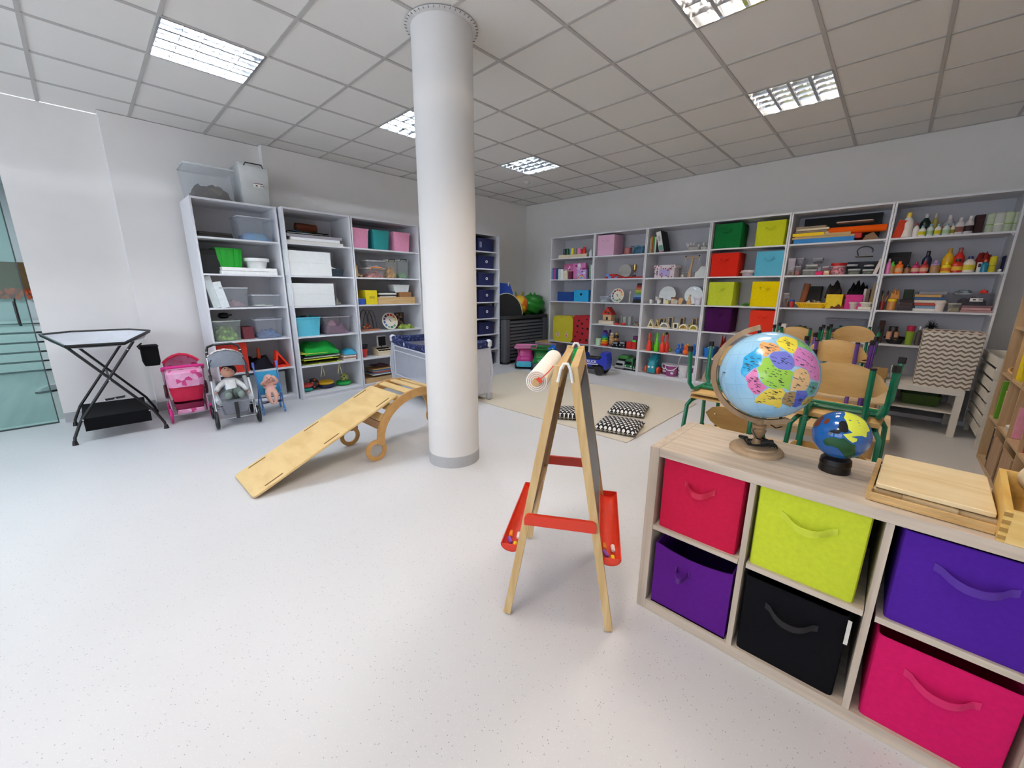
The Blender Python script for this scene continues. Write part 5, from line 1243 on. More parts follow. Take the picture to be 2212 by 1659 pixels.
book|R5|4|5.519|1.540|0.032|0.165|0.100|0.030|D8D0C8|board|white board leaning by the shelf post|lean=14
bag|R5|4|5.393|1.740|0.165|0.012|0.200|0.100|A89C88|bag|clear bag of dried leaves with a black wire loop|loop=1
basketflat|R5|3|4.996|1.152|0.326|0.103|0.260|0.030|F4C812|basket|yellow woven basket of pebbles and nature finds|fill=8A7A64
fbox|R5|3|5.210|1.152|0.154|0.165|0.220|0.040|F2D22A|box|yellow cardboard box with a printed motif|
fbox|R5|3|5.388|1.152|0.153|0.163|0.220|0.050|D83A8E|box|magenta cardboard box beside cream dishes|
tubeup|R5|3|4.879|1.152|0.071|0.294|0.080|0.160|9A5A38|tube|brown cardboard tube standing behind the basket|lean=6
jar|R5|3|4.796|1.152|0.053|0.095|0.070|0.030|B02A20|jar|red jar with a blue lid beside the yellow basket|lid=2A4FA0
clearbox|R5|3|4.728|1.152|0.074|0.176|0.100|0.060|D8C8C4|jar|clear jar of brown bits with red band|fill=6A3A30:.8:toys
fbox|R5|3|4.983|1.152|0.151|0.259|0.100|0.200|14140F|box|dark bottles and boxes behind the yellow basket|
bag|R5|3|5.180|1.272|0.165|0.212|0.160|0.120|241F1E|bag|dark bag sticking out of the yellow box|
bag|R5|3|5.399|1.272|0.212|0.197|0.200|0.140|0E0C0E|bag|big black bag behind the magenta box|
basin|R5|3|5.392|1.152|0.087|0.082|0.080|0.020|D8CCC4|pot|small pinkish white plant pot|
basin|R5|3|5.498|1.167|0.119|0.067|0.100|0.020|EFE9DA|dish|cream shallow dish stacked on another|
board|R5|3|5.494|1.152|0.111|0.031|0.100|0.020|E6DFCE|dish|flat cream plate beneath the shallow dish|
book|R5|3|5.471|1.152|0.023|0.229|0.160|0.080|C8C4C4|booklet|grey white booklets upright behind cream dish|
book|R5|3|5.498|1.152|0.028|0.229|0.160|0.080|6A5A50|booklet|brown spined booklet behind the cream dish|
book|R5|3|5.534|1.152|0.047|0.293|0.160|0.060|8A7450|board|ruler like brown strip by the shelf post|lean=5
bag|R5|3|5.250|1.152|0.143|0.066|0.120|0.020|8A3A1E|paper|torn red brown paper bits in front of boxes|
sheets|R5|2|4.816|0.785|0.170|0.086|0.200|0.030|D8C4AC|wood pieces|pale wood strips lying flat beside the leaf bag|n=3
fbox|R5|2|4.751|0.845|0.053|0.100|0.100|0.050|E4DCDC|box|small white box on the wood strips|
bag|R5|2|4.940|0.785|0.094|0.096|0.120|0.060|D8B440|wood shavings|yellow pile of shavings on the wood strips|
bag|R5|2|4.908|0.835|0.191|0.122|0.160|0.100|5A6238|bag|clear bag of dry green leaves|
board|R5|2|5.040|0.785|0.094|0.073|0.200|0.050|D8C8BC|board|pale pink board lying on the shelf|
platestack|R5|2|5.216|0.785|0.200|0.097|0.160|0.040|EAC8AC|plates|stack of cream and orange clay plates|
bag|R5|2|5.132|0.785|0.086|0.117|0.120|0.060|5A2E28|bark|brown bark piece beside the clay plates|
clearbox|R5|2|5.346|0.825|0.400|0.209|0.240|0.120|9A949C|bag|big clear bag of grey plastic sheets|fill=3A3A48:.6:lump
book|R6|5|5.630|1.908|0.071|0.179|0.100|0.030|C8360F|folder|orange folder leaning by the shelf post|lean=12
bottle|R6|5|5.701|1.908|0.101|0.252|0.090|0.030|ECE4DA|bottle|tall white bottle with yellow cap|cap=E8C848
bottle|R6|5|5.775|1.908|0.051|0.139|0.060|0.040|ECE6E0|bottle|small white bottle with red cap|cap=A02A34
bottle|R6|5|5.836|1.908|0.085|0.238|0.120|0.120|0E2A22|bottle|big dark green round bottle with white cap|cap=DCDCDC
bottle|R6|5|5.907|1.908|0.053|0.236|0.100|0.140|A89A4A|bottle|olive glass bottle with pale cap|cap=C8C0A8
bottle|R6|5|5.823|1.908|0.058|0.111|0.070|0.030|E8E8DC|glue bottle|white glue bottle with yellow label nearest the tall bottle|label=D8CC1E,cap=8FB0C0
bottle|R6|5|5.881|1.908|0.057|0.123|0.070|0.050|D8E0D8|glue bottle|translucent glue bottle with round green mark|label=A8C8A0,cap=8FB0C0
bottle|R6|5|5.936|1.908|0.049|0.115|0.070|0.030|E8E8D8|glue bottle|white glue bottle with yellow label, second one|label=D8CC1E,cap=8FB0C0
bottle|R6|5|5.995|1.908|0.057|0.117|0.070|0.040|D8E0D8|glue bottle|second translucent glue bottle with round mark|label=A8C8A0,cap=8FB0C0
bottle|R6|5|6.040|1.908|0.036|0.113|0.060|0.050|E0DCC0|glue bottle|white glue bottle with olive label|label=9A8A30,cap=8FB0C0
bottle|R6|5|6.010|1.908|0.081|0.208|0.100|0.140|C8C0C0|bottle|clear canister with red label behind glue bottles|label=A02830,cap=DCD8D8
bottle|R6|5|6.086|1.908|0.069|0.162|0.100|0.040|D8D0D0|bottle|clear square bottle with colourful label|label=8A5A50,cap=E0DCDC
bottle|R6|5|6.147|1.908|0.065|0.171|0.090|0.040|D4CCCC|bottle|clear bottle with dark label and white cap|label=2A1A1A,cap=E8E4E4
fbox|R6|5|6.212|1.908|0.062|0.177|0.120|0.100|2E0E10|box|dark red box beside the paper rolls|
bottle|R6|5|6.282|1.908|0.058|0.183|0.090|0.050|C8D4B8|roll|pale green wrapped roll nearest the dark box|wrap=1
bottle|R6|5|6.337|1.908|0.074|0.185|0.090|0.050|D4D8D0|roll|pale grey green wrapped roll with dot|wrap=1
bottle|R6|5|6.396|1.908|0.064|0.186|0.090|0.050|C8D4B4|roll|pale green wrapped roll with green stripe|wrap=1
bottle|R6|5|6.436|1.908|0.029|0.180|0.090|0.050|CCD6BC|roll|pale green wrapped roll at the shelf end|wrap=1
bottle|R6|4|5.622|1.540|0.054|0.160|0.060|0.030|E07AB8|paint tube|pink paint tube standing by the post|cap=C8B0B8
bottle|R6|4|5.654|1.540|0.052|0.128|0.060|0.030|A87838|paint bottle|paint bottle with green cap|cap=4FC030,capbig=1
bottle|R6|4|5.710|1.540|0.069|0.129|0.070|0.030|E8782A|paint bottle|orange paint bottle with orange cap|cap=F06A14,capbig=1,label=D8A878
bottle|R6|4|5.777|1.540|0.065|0.094|0.070|0.050|8A5A38|paint bottle|brown paint bottle with black cap|cap=1A1614,capbig=1
bottle|R6|4|5.838|1.540|0.066|0.118|0.070|0.040|B83A60|paint bottle|crimson paint bottle beside the brown one|cap=A81E5A,capbig=1,label=D8A890
bottle|R6|4|5.900|1.540|0.066|0.121|0.070|0.040|C8463A|paint bottle|red paint bottle with dark red cap|cap=B01828,capbig=1,label=D8A890
bottle|R6|4|5.981|1.540|0.082|0.128|0.090|0.040|A07850|paint bottle|brown paint bottle with lilac cap|cap=B49AD0,capbig=1
bottle|R6|4|6.060|1.540|0.073|0.105|0.070|0.030|E8D028|paint bottle|yellow paint bottle with orange label|cap=F2DA12,capbig=1,label=D8742A
bottle|R6|4|6.067|1.540|0.088|0.247|0.120|0.120|E8B41A|paint bottle|large amber yellow bottle at the back|cap=C89A3A
bottle|R6|4|6.141|1.540|0.083|0.251|0.130|0.120|C8241A|paint bottle|large red liquid bottle at the back|cap=B0605A
bottle|R6|4|6.133|1.540|0.085|0.133|0.090|0.030|C42A18|paint bottle|red bottle with a yellow label|label=E8B83A,cap=2A2420
bottle|R6|4|6.214|1.540|0.087|0.157|0.100|0.030|E6DCCC|bottle|cream bottle with navy cap and yellow band|cap=2A2A6A,label=D8C83A
fbox|R6|4|6.282|1.540|0.030|0.097|0.070|0.050|D8D4D0|box|small white printed box next to cream bottle|print=3A3A3A
bottle|R6|4|6.317|1.540|0.061|0.119|0.070|0.030|1F7FA0|paint tube|teal and white paint tube with red cap|cap=C8503A
bottle|R6|4|6.364|1.540|0.049|0.150|0.060|0.030|D8C828|paint tube|yellow paint tube standing upside down|cap=B8A81A,wrap=1
bag|R6|4|6.307|1.570|0.127|0.200|0.140|0.100|8A2A24|bag|red and clear packages at the back|
fbox|R6|4|6.442|1.540|0.017|0.152|0.120|0.100|1E2450|box|navy blue packet at the shelf end|
ball|R6|4|6.417|1.540|0.028|0.045|0.040|0.030|EFEAE4|egg|small white egg lying near the shelf end|
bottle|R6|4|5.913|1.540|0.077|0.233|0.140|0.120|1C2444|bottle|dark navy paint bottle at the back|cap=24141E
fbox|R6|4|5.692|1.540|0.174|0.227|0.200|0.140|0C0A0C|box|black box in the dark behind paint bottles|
brushcup|R6|3|5.637|1.152|0.082|0.229|0.100|0.030|8A2A24|brush pot|red pot of paint brushes by the post|
jar|R6|3|5.714|1.152|0.078|0.122|0.080|0.040|C88A48|tub|caramel tub with yellow lid|lid=F0D01A
bag|R6|3|5.726|1.277|0.083|0.115|0.100|0.050|C88A4A|sponge|round tan sponge on the caramel tub|
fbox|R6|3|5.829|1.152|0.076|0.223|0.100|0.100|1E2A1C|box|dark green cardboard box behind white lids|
sheets|R6|3|5.824|1.152|0.118|0.120|0.100|0.040|3A3036|palettes|dark paint palettes and lids stacked flat|n=4
bookstack|R6|3|5.996|1.152|0.239|0.202|0.200|0.050|8A6A70|papers|messy pile of coloured papers and magazines|n=7,mix=1
basin|R6|3|6.083|1.152|0.090|0.105|0.080|0.020|EADCD2|pot|small white plant pot with grey print|
clearbox|R6|3|6.183|1.152|0.098|0.090|0.080|0.020|E2D8C4|tub|low white tub with a printed pale label|fill=D8C8A0:.6:lump
clearbox|R6|3|6.297|1.192|0.274|0.150|0.200|0.050|8A848C|storage box|dark filled clear box with a white barcode label|fill=2A2630:.9:lump,sticker=2
sheets|R6|3|6.339|1.152|0.222|0.070|0.200|0.030|B08A8A|papers|pinkish papers under the labelled clear box|n=3
bag|R6|3|6.229|1.332|0.142|0.051|0.160|0.100|7A8A94|papers|crumpled grey blue papers on the labelled box|
bag|R6|3|6.364|1.332|0.068|0.051|0.080|0.100|D8423A|sponge|red sponge on the labelled clear box|
bag|R6|3|6.445|1.152|0.010|0.152|0.100|0.040|B8B4B8|papers|crumpled white paper at the shelf end|
basin|R6|2|5.803|0.785|0.193|0.075|0.200|0.040|14100F|tray|round black tray carrying small clay pots|
jar|R6|2|5.747|0.835|0.050|0.086|0.070|0.040|C8987A|pot|round clay pot on the black tray|
jar|R6|2|5.806|0.835|0.041|0.086|0.070|0.040|C08A6C|pot|second clay pot on the black tray|
cup|R6|2|5.912|0.785|0.075|0.147|0.090|0.050|8FAE34|cup|lime green cup beneath a crimson one|
cup|R6|2|5.913|0.870|0.072|0.122|0.090|0.050|C02A4E|cup|crimson cup stacked on the lime cup|
bottle|R6|2|5.982|0.785|0.047|0.202|0.080|0.080|5A504C|bottle|clear glass bottle beside the chevron box|
fern|R6|2|6.065|0.885|0.118|0.194|0.120|0.160|16120E|dried plant|bundle of dark dried twigs behind the chevron box|
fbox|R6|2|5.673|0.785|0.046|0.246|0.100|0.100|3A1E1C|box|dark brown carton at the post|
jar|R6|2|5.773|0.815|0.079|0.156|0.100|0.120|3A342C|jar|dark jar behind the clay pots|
""")

MAP1 = {'F2E24A': [(0.154, -0.517, 0.842), (0.185, -0.367, 0.912), (0.253, -0.226, 0.941), (0.367, -0.184, 0.912), (0.464, -0.156, 0.872), (0.532, -0.389, 0.752), (0.527, -0.576, 0.625), (0.439, -0.626, 0.644), (0.326, -0.624, 0.71), (0.229, -0.601, 0.766)],
'8CC878': [(0.365, -0.122, 0.923), (0.478, -0.147, 0.866), (0.531, -0.352, 0.771), (0.668, -0.236, 0.706), (0.765, -0.124, 0.632), (0.724, -0.017, 0.689), (0.659, -0.017, 0.752), (0.547, -0.045, 0.836), (0.446, -0.062, 0.893)],
'F0B070': [(-0.133, -0.627, 0.768), (-0.084, -0.56, 0.824), (0.005, -0.59, 0.807), (0.079, -0.571, 0.817), (0.155, -0.591, 0.792), (0.244, -0.619, 0.746), (0.295, -0.683, 0.668), (0.192, -0.734, 0.651), (0.131, -0.786, 0.605), (0.073, -0.841, 0.536), (0.033, -0.839, 0.543), (-0.042, -0.748, 0.662), (-0.096, -0.709, 0.698)],
'2AA8E0': [(-0.352, -0.808, 0.471), (-0.197, -0.757, 0.623), (-0.144, -0.685, 0.714), (-0.082, -0.749, 0.658), (-0.0, -0.855, 0.518), (0.016, -0.911, 0.413), (0.001, -0.938, 0.346), (-0.107, -0.955, 0.276), (-0.191, -0.968, 0.161), (-0.24, -0.969, 0.06), (-0.328, -0.938, 0.113), (-0.351, -0.919, 0.178), (-0.335, -0.887, 0.318)],
'7A80D8': [(0.126, -0.824, 0.552), (0.159, -0.753, 0.638), (0.281, -0.7, 0.657), (0.384, -0.644, 0.662), (0.486, -0.641, 0.595), (0.546, -0.66, 0.515), (0.581, -0.713, 0.392), (0.546, -0.775, 0.318), (0.449, -0.841, 0.303), (0.342, -0.885, 0.316), (0.26, -0.891, 0.373), (0.188, -0.872, 0.452)],
'E08ACC': [(0.527, -0.395, 0.752), (0.675, -0.268, 0.687), (0.791, -0.14, 0.596), (0.885, -0.133, 0.447), (0.957, -0.172, 0.234), (0.98, -0.193, 0.058), (0.939, -0.339, 0.063), (0.859, -0.495, 0.132), (0.793, -0.527, 0.306), (0.681, -0.631, 0.372), (0.581, -0.713, 0.392), (0.546, -0.66, 0.515), (0.5, -0.62, 0.605)],
'9ACC4A': [(0.024, -0.866, 0.499), (0.132, -0.837, 0.531), (0.202, -0.879, 0.432), (0.286, -0.899, 0.333), (0.379, -0.873, 0.308), (0.534, -0.792, 0.296), (0.598, -0.759, 0.256), (0.576, -0.806, 0.137), (0.578, -0.816, 0.004), (0.585, -0.8, -0.134), (0.541, -0.833, -0.113), (0.486, -0.871, -0.07), (0.333, -0.937, -0.108), (0.238, -0.969, -0.073), (0.14, -0.989, -0.039), (0.047, -0.995, 0.085), (-0.007, -0.972, 0.234), (-0.03, -0.954, 0.298), (0.03, -0.919, 0.393)],
'E07AB0': [(-0.24, -0.969, 0.06), (-0.17, -0.972, 0.165), (-0.069, -0.954, 0.292), (-0.013, -0.977, 0.211), (0.015, -0.995, 0.103), (0.078, -0.997, -0.002), (0.203, -0.975, -0.089), (0.135, -0.976, -0.17), (0.083, -0.964, -0.251), (-0.004, -0.956, -0.292), (-0.081, -0.972, -0.22), (-0.151, -0.979, -0.137), (-0.185, -0.982, -0.024)],
'E8C08A': [(0.597, -0.74, 0.309), (0.685, -0.638, 0.352), (0.778, -0.548, 0.307), (0.834, -0.515, 0.199), (0.865, -0.494, 0.088), (0.844, -0.534, -0.045), (0.813, -0.571, -0.112), (0.689, -0.715, -0.119), (0.593, -0.794, -0.133), (0.583, -0.812, 0.027), (0.598, -0.786, 0.16)],
'5AA8A0': [(0.883, -0.465, 0.063), (0.98, -0.2, 0.013), (0.973, -0.205, -0.103), (0.933, -0.27, -0.237), (0.861, -0.441, -0.253), (0.838, -0.527, -0.138), (0.857, -0.515, -0.023)],
'E8D050': [(0.001, -0.914, -0.407), (0.066, -0.954, -0.292), (0.155, -0.972, -0.179), (0.24, -0.966, -0.096), (0.334, -0.935, -0.119), (0.418, -0.905, -0.076), (0.48, -0.872, -0.094), (0.514, -0.837, -0.185), (0.472, -0.825, -0.31), (0.471, -0.732, -0.492), (0.409, -0.702, -0.582), (0.338, -0.802, -0.493), (0.265, -0.822, -0.504), (0.17, -0.861, -0.479), (0.062, -0.871, -0.487), (-0.005, -0.873, -0.488)],
'A08A60': [(0.514, -0.837, -0.185), (0.594, -0.791, -0.145), (0.684, -0.716, -0.143), (0.68, -0.669, -0.301), (0.662, -0.593, -0.459), (0.613, -0.599, -0.515), (0.53, -0.712, -0.461), (0.478, -0.761, -0.438), (0.481, -0.82, -0.309)],
'5A6ACC': [(0.689, -0.715, -0.119), (0.831, -0.539, -0.137), (0.86, -0.45, -0.24), (0.813, -0.475, -0.336), (0.77, -0.431, -0.471), (0.693, -0.485, -0.534), (0.638, -0.585, -0.501), (0.665, -0.672, -0.326)],
'C8B85A': [(0.862, -0.422, -0.279), (0.941, -0.174, -0.289), (0.901, -0.005, -0.434), (0.826, -0.278, -0.491), (0.769, -0.396, -0.502), (0.785, -0.485, -0.387)]}
MAP2 = {'7A3A28': [(-0.983, -0.041, 0.177), (-0.924, 0.018, 0.382), (-0.825, 0.072, 0.56), (-0.707, -0.082, 0.703), (-0.621, -0.362, 0.696), (-0.698, -0.448, 0.559), (-0.716, -0.566, 0.408), (-0.816, -0.496, 0.297)],
'7A3A29': [(-0.608, -0.553, 0.57), (-0.531, -0.468, 0.706), (-0.413, -0.523, 0.746), (-0.423, -0.646, 0.636), (-0.507, -0.686, 0.523), (-0.576, -0.637, 0.511)],
'0A0A0A': [(-0.391, -0.906, 0.161), (-0.329, -0.88, 0.341), (-0.21, -0.889, 0.407), (-0.131, -0.908, 0.398), (-0.092, -0.807, 0.584), (-0.117, -0.714, 0.69), (-0.032, -0.648, 0.761), (0.094, -0.647, 0.757), (0.176, -0.775, 0.607), (0.226, -0.882, 0.414), (0.149, -0.917, 0.37), (0.025, -0.927, 0.375), (-0.079, -0.963, 0.257), (-0.238, -0.931, 0.276), (-0.322, -0.935, 0.152)],
'D8E04A': [(-0.046, 0.003, 0.999), (0.112, -0.045, 0.993), (0.373, -0.028, 0.928), (0.605, -0.055, 0.795), (0.763, -0.214, 0.61), (0.84, -0.301, 0.451), (0.765, -0.467, 0.442), (0.778, -0.579, 0.243), (0.655, -0.691, 0.307), (0.518, -0.801, 0.301), (0.339, -0.907, 0.25), (0.536, -0.822, 0.196), (0.53, -0.844, 0.084), (0.423, -0.906, 0.022), (0.289, -0.95, 0.115), (0.146, -0.958, 0.247), (0.089, -0.951, 0.297), (0.248, -0.9, 0.358), (0.359, -0.841, 0.404), (0.221, -0.837, 0.501), (0.17, -0.754, 0.634), (0.087, -0.617, 0.782), (-0.01, -0.5, 0.866), (0.01, -0.289, 0.957)],
'0E4A24': [(-0.493, -0.856, -0.156), (-0.406, -0.914, 0.005), (-0.208, -0.972, 0.107), (-0.003, -0.995, 0.1), (0.162, -0.975, 0.155), (0.299, -0.953, 0.052), (0.409, -0.911, -0.047), (0.527, -0.848, -0.049), (0.528, -0.819, -0.225), (0.572, -0.65, -0.5), (0.485, -0.473, -0.736), (0.32, -0.53, -0.785), (0.179, -0.831, -0.527), (0.032, -0.944, -0.33), (-0.153, -0.948, -0.278), (-0.361, -0.875, -0.323), (-0.453, -0.856, -0.25)]}

# ------------------------------------------------------------------ low cube shelf with fabric bins
OAKX = wood('CDBFAE', 'B5A695', (1.2, 26, 26), .5)
OAKZ = wood('CBBDAC', 'B3A493', (26, 26, 1.2), .5)
cs = thing('cube_shelf', 'low pale oak cube shelf with coloured fabric bins, globes on top', 'shelf', (5.117, -5.03, 0))
W_, D_, Hs = 1.43, .42, .745
for x in (0, W_ - .038): part('side_panel', MB().rbox(x + .019, D_ / 2, 0, .038, D_, Hs, .001, 1, .001), OAKZ, cs)
part('top_panel', MB().rbox(W_ / 2, D_ / 2, Hs - .035, W_ - .077, D_, .035, .001, 1, .001), OAKX, cs)
part('bottom_panel', MB().rbox(W_ / 2, D_ / 2, 0, W_ - .077, D_, .045, .001, 1, .001), OAKX, cs)
for k in range(3): part('divider', MB().box(.358 + k * .3445, .376 + k * .3445, .002, D_ - .005, .045, Hs - .035), OAKZ, cs)
for k in range(4):
    x0 = .038 + k * .3445 - (0 if k == 0 else .0005)
    part('shelf', MB().box(x0 + .001, x0 + .318, .003, D_ - .005, .388, .408), OAKX, cs)
part('back_panel', MB().box(.038, W_ - .038, D_ - .004, D_ - .001, .045, Hs - .035), plain('2A2724', .8), cs)
binset = [(0, 1, 'C41A42', 'red fabric bin in the top row of the oak cube shelf', 0, .300), (0, 0, '56187E', 'violet fabric bin in the bottom row, sagging front edge', .004, .285),
          (1, 1, 'C6D436', 'lime green fabric bin under the small globe', -.012, .302), (1, 0, '04040A', 'black fabric bin in the bottom row with a white tag', -.012, .310),
          (2, 1, '4A1E92', 'purple fabric bin under the wooden printing tray', .0, .290), (2, 0, 'CE1660', 'magenta fabric bin in the bottom row under the purple one', -.0, .300)]
for col, row, hx_, lab, dx, hh in binset:
    cx = 5.117 + .038 + .16 + col * .3445 + dx; z0 = .0455 if row == 0 else .4085
    w, d, h = .292, .37, hh; m = fabric(hx_)
    t = thing('fabric_bin', lab, 'storage bin', (cx, -5.03 + .012 + d / 2, z0), (.012 if hx_ == '04040A' else 0), 'fabric bins in the oak cube shelf')
    sag = .02 if hx_ == '56187E' else .0
    b = MB(); N = 12
    outer0 = MB.rr(0, 0, w * .985, d * .985, .016, 3, 0); outer1 = MB.rr(0, 0, w, d, .014, 3, h)
    def sg(p): return (p[0], p[1] + (sag * .6 * max(0, 1 - (2 * p[0] / w) ** 2) if p[1] < -d * .45 else 0), p[2] - (sag * max(0, 1 - (2 * p[0] / w) ** 2) if p[1] < -d * .45 else 0))
    b.shell(0, 0, 0, w, d, h, .014, .005, .985)
    if sag:
        i0 = len(b.v); b.v = []; b.f = []; b.mi = []
        xs = [-w / 2 + w * k / N for k in range(N + 1)]
        dip = lambda x: h - sag * (1 - (2 * x / w) ** 2)
        b.loft([[(x, -d / 2, 0), (x, -d / 2, dip(x)), (x, -d / 2 + .006, dip(x)), (x, -d / 2 + .006, 0)] for x in xs])
        b.box(-w / 2, -w / 2 + .006, -d / 2 + .006, d / 2, 0, h).box(w / 2 - .006, w / 2, -d / 2 + .006, d / 2, 0, h).box(-w / 2, w / 2, d / 2 - .006, d / 2, 0, h).box(-w / 2, w / 2, -d / 2, d / 2, 0, .006)
    part('body', b, m, t)
    hb = MB(); n = 10; hw = .075 if col else .055; zc = h * .735; s_ = .5 if 'violet' in lab else 1
    hw *= s_ if s_ < 1 else 1; xo = -.03 if 'violet' in lab else 0
    bow = [0, 0, .55, .85, 1, 1, 1, .85, .55, 0, 0]
    a = [(xo - hw + 2 * hw * k / n, -.001 - .032 * bow[k] / (1 if s_ == 1 else .7), zc - .022 * sin(pi * k / n)) for k in range(n + 1)]
    hb.loft([[(x, -d / 2 + y, z - .0115), (x, -d / 2 + y, z + .0115), (x, -d / 2 + y - .0025, z + .0115), (x, -d / 2 + y - .0025, z - .0115)] for x, y, z in a])
    part('handle', hb, plain(hx_, .55, .03), t, 60)
    hem = MB().tube([(x, y, h - .001) for x, y, _ in MB.rr(0, 0, w - .004, d - .004, .014, 2, 0)], .003, 5, closed=True) if not sag else MB().box(-w / 2 + .01, w / 2 - .01, -d / 2 - .001, -d / 2, .012, .014)
    part('hem', hem, m, t)
    if hx_ == '04040A': part('tag', MB().loft([[(w / 2 - .006, -d / 2 - .002, h * q), (w / 2 + .004, -d / 2 - .002, h * q), (w / 2 + .004, -d / 2 - .004, h * q), (w / 2 - .006, -d / 2 - .004, h * q)] for q in (.70, .86, .985)]), fabric('D8D4CC'), t)

# ------------------------------------------------------------------ globes
def patch(mb, pts, r, c=(0, 0, 0), cuts=2):
    P = [Vector(p) for p in pts]; n = sum(P, Vector()).normalized(); u = n.orthogonal().normalized(); v = n.cross(u)
    bm = bmesh.new(); vs = []
    for p in P:
        q = p / max(.15, p.dot(n)); vs.append(bm.verts.new((q.dot(u), q.dot(v), 0)))
    e = [bm.edges.new((vs[i], vs[(i + 1) % len(vs)])) for i in range(len(vs))]
    bmesh.ops.triangle_fill(bm, edges=e, use_beauty=True)
    bmesh.ops.subdivide_edges(bm, edges=bm.edges[:], cuts=cuts, use_grid_fill=True)
    bmesh.ops.triangulate(bm, faces=bm.faces[:])
    bm.verts.index_update(); V = []
    for q in bm.verts:
        w = (n + u * q.co.x + v * q.co.y).normalized() * r; V.append((c[0] + w.x, c[1] + w.y, c[2] + w.z))
    F = [tuple(x.index for x in f.verts) for f in bm.faces]; bm.free(); mb.add(V, F)
GW = wood('A88A68', '8E6E4C', (14, 14, 3), .4)
G1 = Vector((5.434, -4.795, 1.046)); R1_ = .1595
t = thing('globe', 'big political globe with pastel countries on a wooden stand', 'globe', (G1.x, G1.y, .7455))
gz = G1.z - .7455
om, ont, ob = newmat('globe_ocean')
vz = coords(ont); sx = nd(ont, 'ShaderNodeSeparateXYZ'); ont.links.new(vz, sx.inputs[0])
n_ = nd(ont, 'ShaderNodeTexNoise'); n_.inputs['Scale'].default_value = 9; ont.links.new(vz, n_.inputs[0])
ont.links.new(ramp(ont, n_.outputs['Fac'], [(.35, lin('8FC4E8')), (.65, lin('A9D6F0'))]), ob.inputs['Base Color']); ob.inputs['Roughness'].default_value = .12
part('ball', MB().sphere((0, 0, gz), R1_, seg=48, rings=32), om, t)
gr = MB(); h_ = Vector((.985, .174, 0)); fwd_ = Vector((-.174, .985, 0))
ax_ = (h_ * -.24 + Vector((0, 0, .97))).normalized(); q1 = ax_.orthogonal().normalized(); q2 = ax_.cross(q1)
for k in range(9):
    a = k * pi / 9; u = q1 * cos(a) + q2 * sin(a)
    gr.tube([tuple(Vector((0, 0, gz)) + (u * cos(b) + ax_ * sin(b)) * R1_ * 1.0006) for b in [2 * pi * i / 48 for i in range(48)]], .00035, 3, closed=True)
for la in (-60, -40, -20, 0, 20, 40, 60):
    rr = R1_ * 1.0006 * cos(radians(la)); zz = R1_ * sin(radians(la))
    gr.tube([tuple(Vector((0, 0, gz)) + (q1 * cos(b) + q2 * sin(b)) * rr + ax_ * zz) for b in [2 * pi * i / 48 for i in range(48)]], .00035, 3, closed=True)
part('grid_lines', gr, plain('6FA6C8', .4), t)
for hx_, pts in MAP1.items():
    m = MB(); patch(m, pts, R1_ * 1.003, (0, 0, gz)); part('country', m, plain(hx_, .2, .05, 40), t, 60)
dash = MB(); rnd = random.Random(12)
for hx_, pts in MAP1.items():
    P = [Vector(p) for p in pts]; cN = sum(P, Vector()).normalized(); n = 26 if len(pts) > 12 else 16
    for k in range(n):
        i = rnd.randrange(len(P)); f = rnd.uniform(.05, .86); p = (cN * (1 - f) + P[i] * f).normalized()
        e1 = (h_ - p * p.dot(h_)).normalized(); e1 = (e1 + Vector((0, 0, -.28))).normalized(); e1 = (e1 - p * p.dot(e1)).normalized(); e2 = p.cross(e1)
        L = rnd.uniform(.0025, .006); hh = .0009; c = Vector((0, 0, gz)) + p * R1_ * 1.006
        dash.add([tuple(c + e1 * a * L + e2 * b * hh) for a, b in ((-1, -1), (1, -1), (1, 1), (-1, 1))], [(0, 1, 2, 3)])
for k in range(9):
    p = Vector((-.72 - .012 * k * .6, -.64 + .02 * k, .05 - .032 * k)).normalized(); e1 = (h_ - p * p.dot(h_)).normalized(); e2 = p.cross(e1); c = Vector((0, 0, gz)) + p * R1_ * 1.003
    dash.add([tuple(c + e1 * a * (.011 if k < 2 else .006) + e2 * b * (.0014 if k == 0 else .0007)) for a, b in ((-1, -1), (1, -1), (1, 1), (-1, 1))], [(0, 1, 2, 3)])
part('place_names', dash, plain('2A2430', .5), t, kind='stuff')
ro = .188; ri = .170
pts_ = [radians(a) for a in range(104, 300, 6)]
ring = MB(); o_ = lambda a, r, y: tuple(Vector((0, 0, gz)) + h_ * r * cos(a) + Vector((0, 0, 1)) * r * sin(a) + fwd_ * y)
ring.loft([[o_(a, ro, -.011), o_(a, ro, .011), o_(a, ri, .011), o_(a, ri, -.011)] for a in pts_] + [[o_(pts_[-1] + .12, ro, y) for y in (-.001, .001)] + [o_(pts_[-1] + .10, ro - .004, y) for y in (.001, -.001)]])
part('meridian_arc', ring, GW, t)
for a in (106, 292): part('pivot', MB().tube([o_(radians(a), ri, 0), o_(radians(a), R1_ * .98, 0)], .006, 8), BLACKP, t)
part('base', MB().lathe([(.092, 0), (.092, .008), (.086, .016), (.072, .020), (.070, .026), (.030, .030), (0, .030)], 40), wood('B79E80', '9C8262', (6, 6, 20), .4), t)
part('stem', MB().lathe([(.022, .028), (.017, .04), (.013, .052), (.016, .062), (.024, .078), (.026, .086), (.020, .092), (.024, .098), (.024, .106), (.017, .11), (.017, gz - ri - .004)], 20), GW, t)
cd = [(.05 * cos(a) * (1 + .25 * sin(a * .37)) + .012, .035 * sin(a) * (1 + .2 * cos(a * .31)) - .02, .036 + .004 * (k % 5)) for k, a in enumerate([i * .42 for i in range(60)])]
cdm = MB().tube(cd, .0025, 5)
cdm.tube([(.02, -.01, .05), (.0, -.028, .06), (-.016, -.022, .085), (-.004, -.018, .10)], .0025, 5).tube([(.02, .02, gz - .185), (.05, .02, .10), (.07, .02, gz - .19)], .0025, 5)
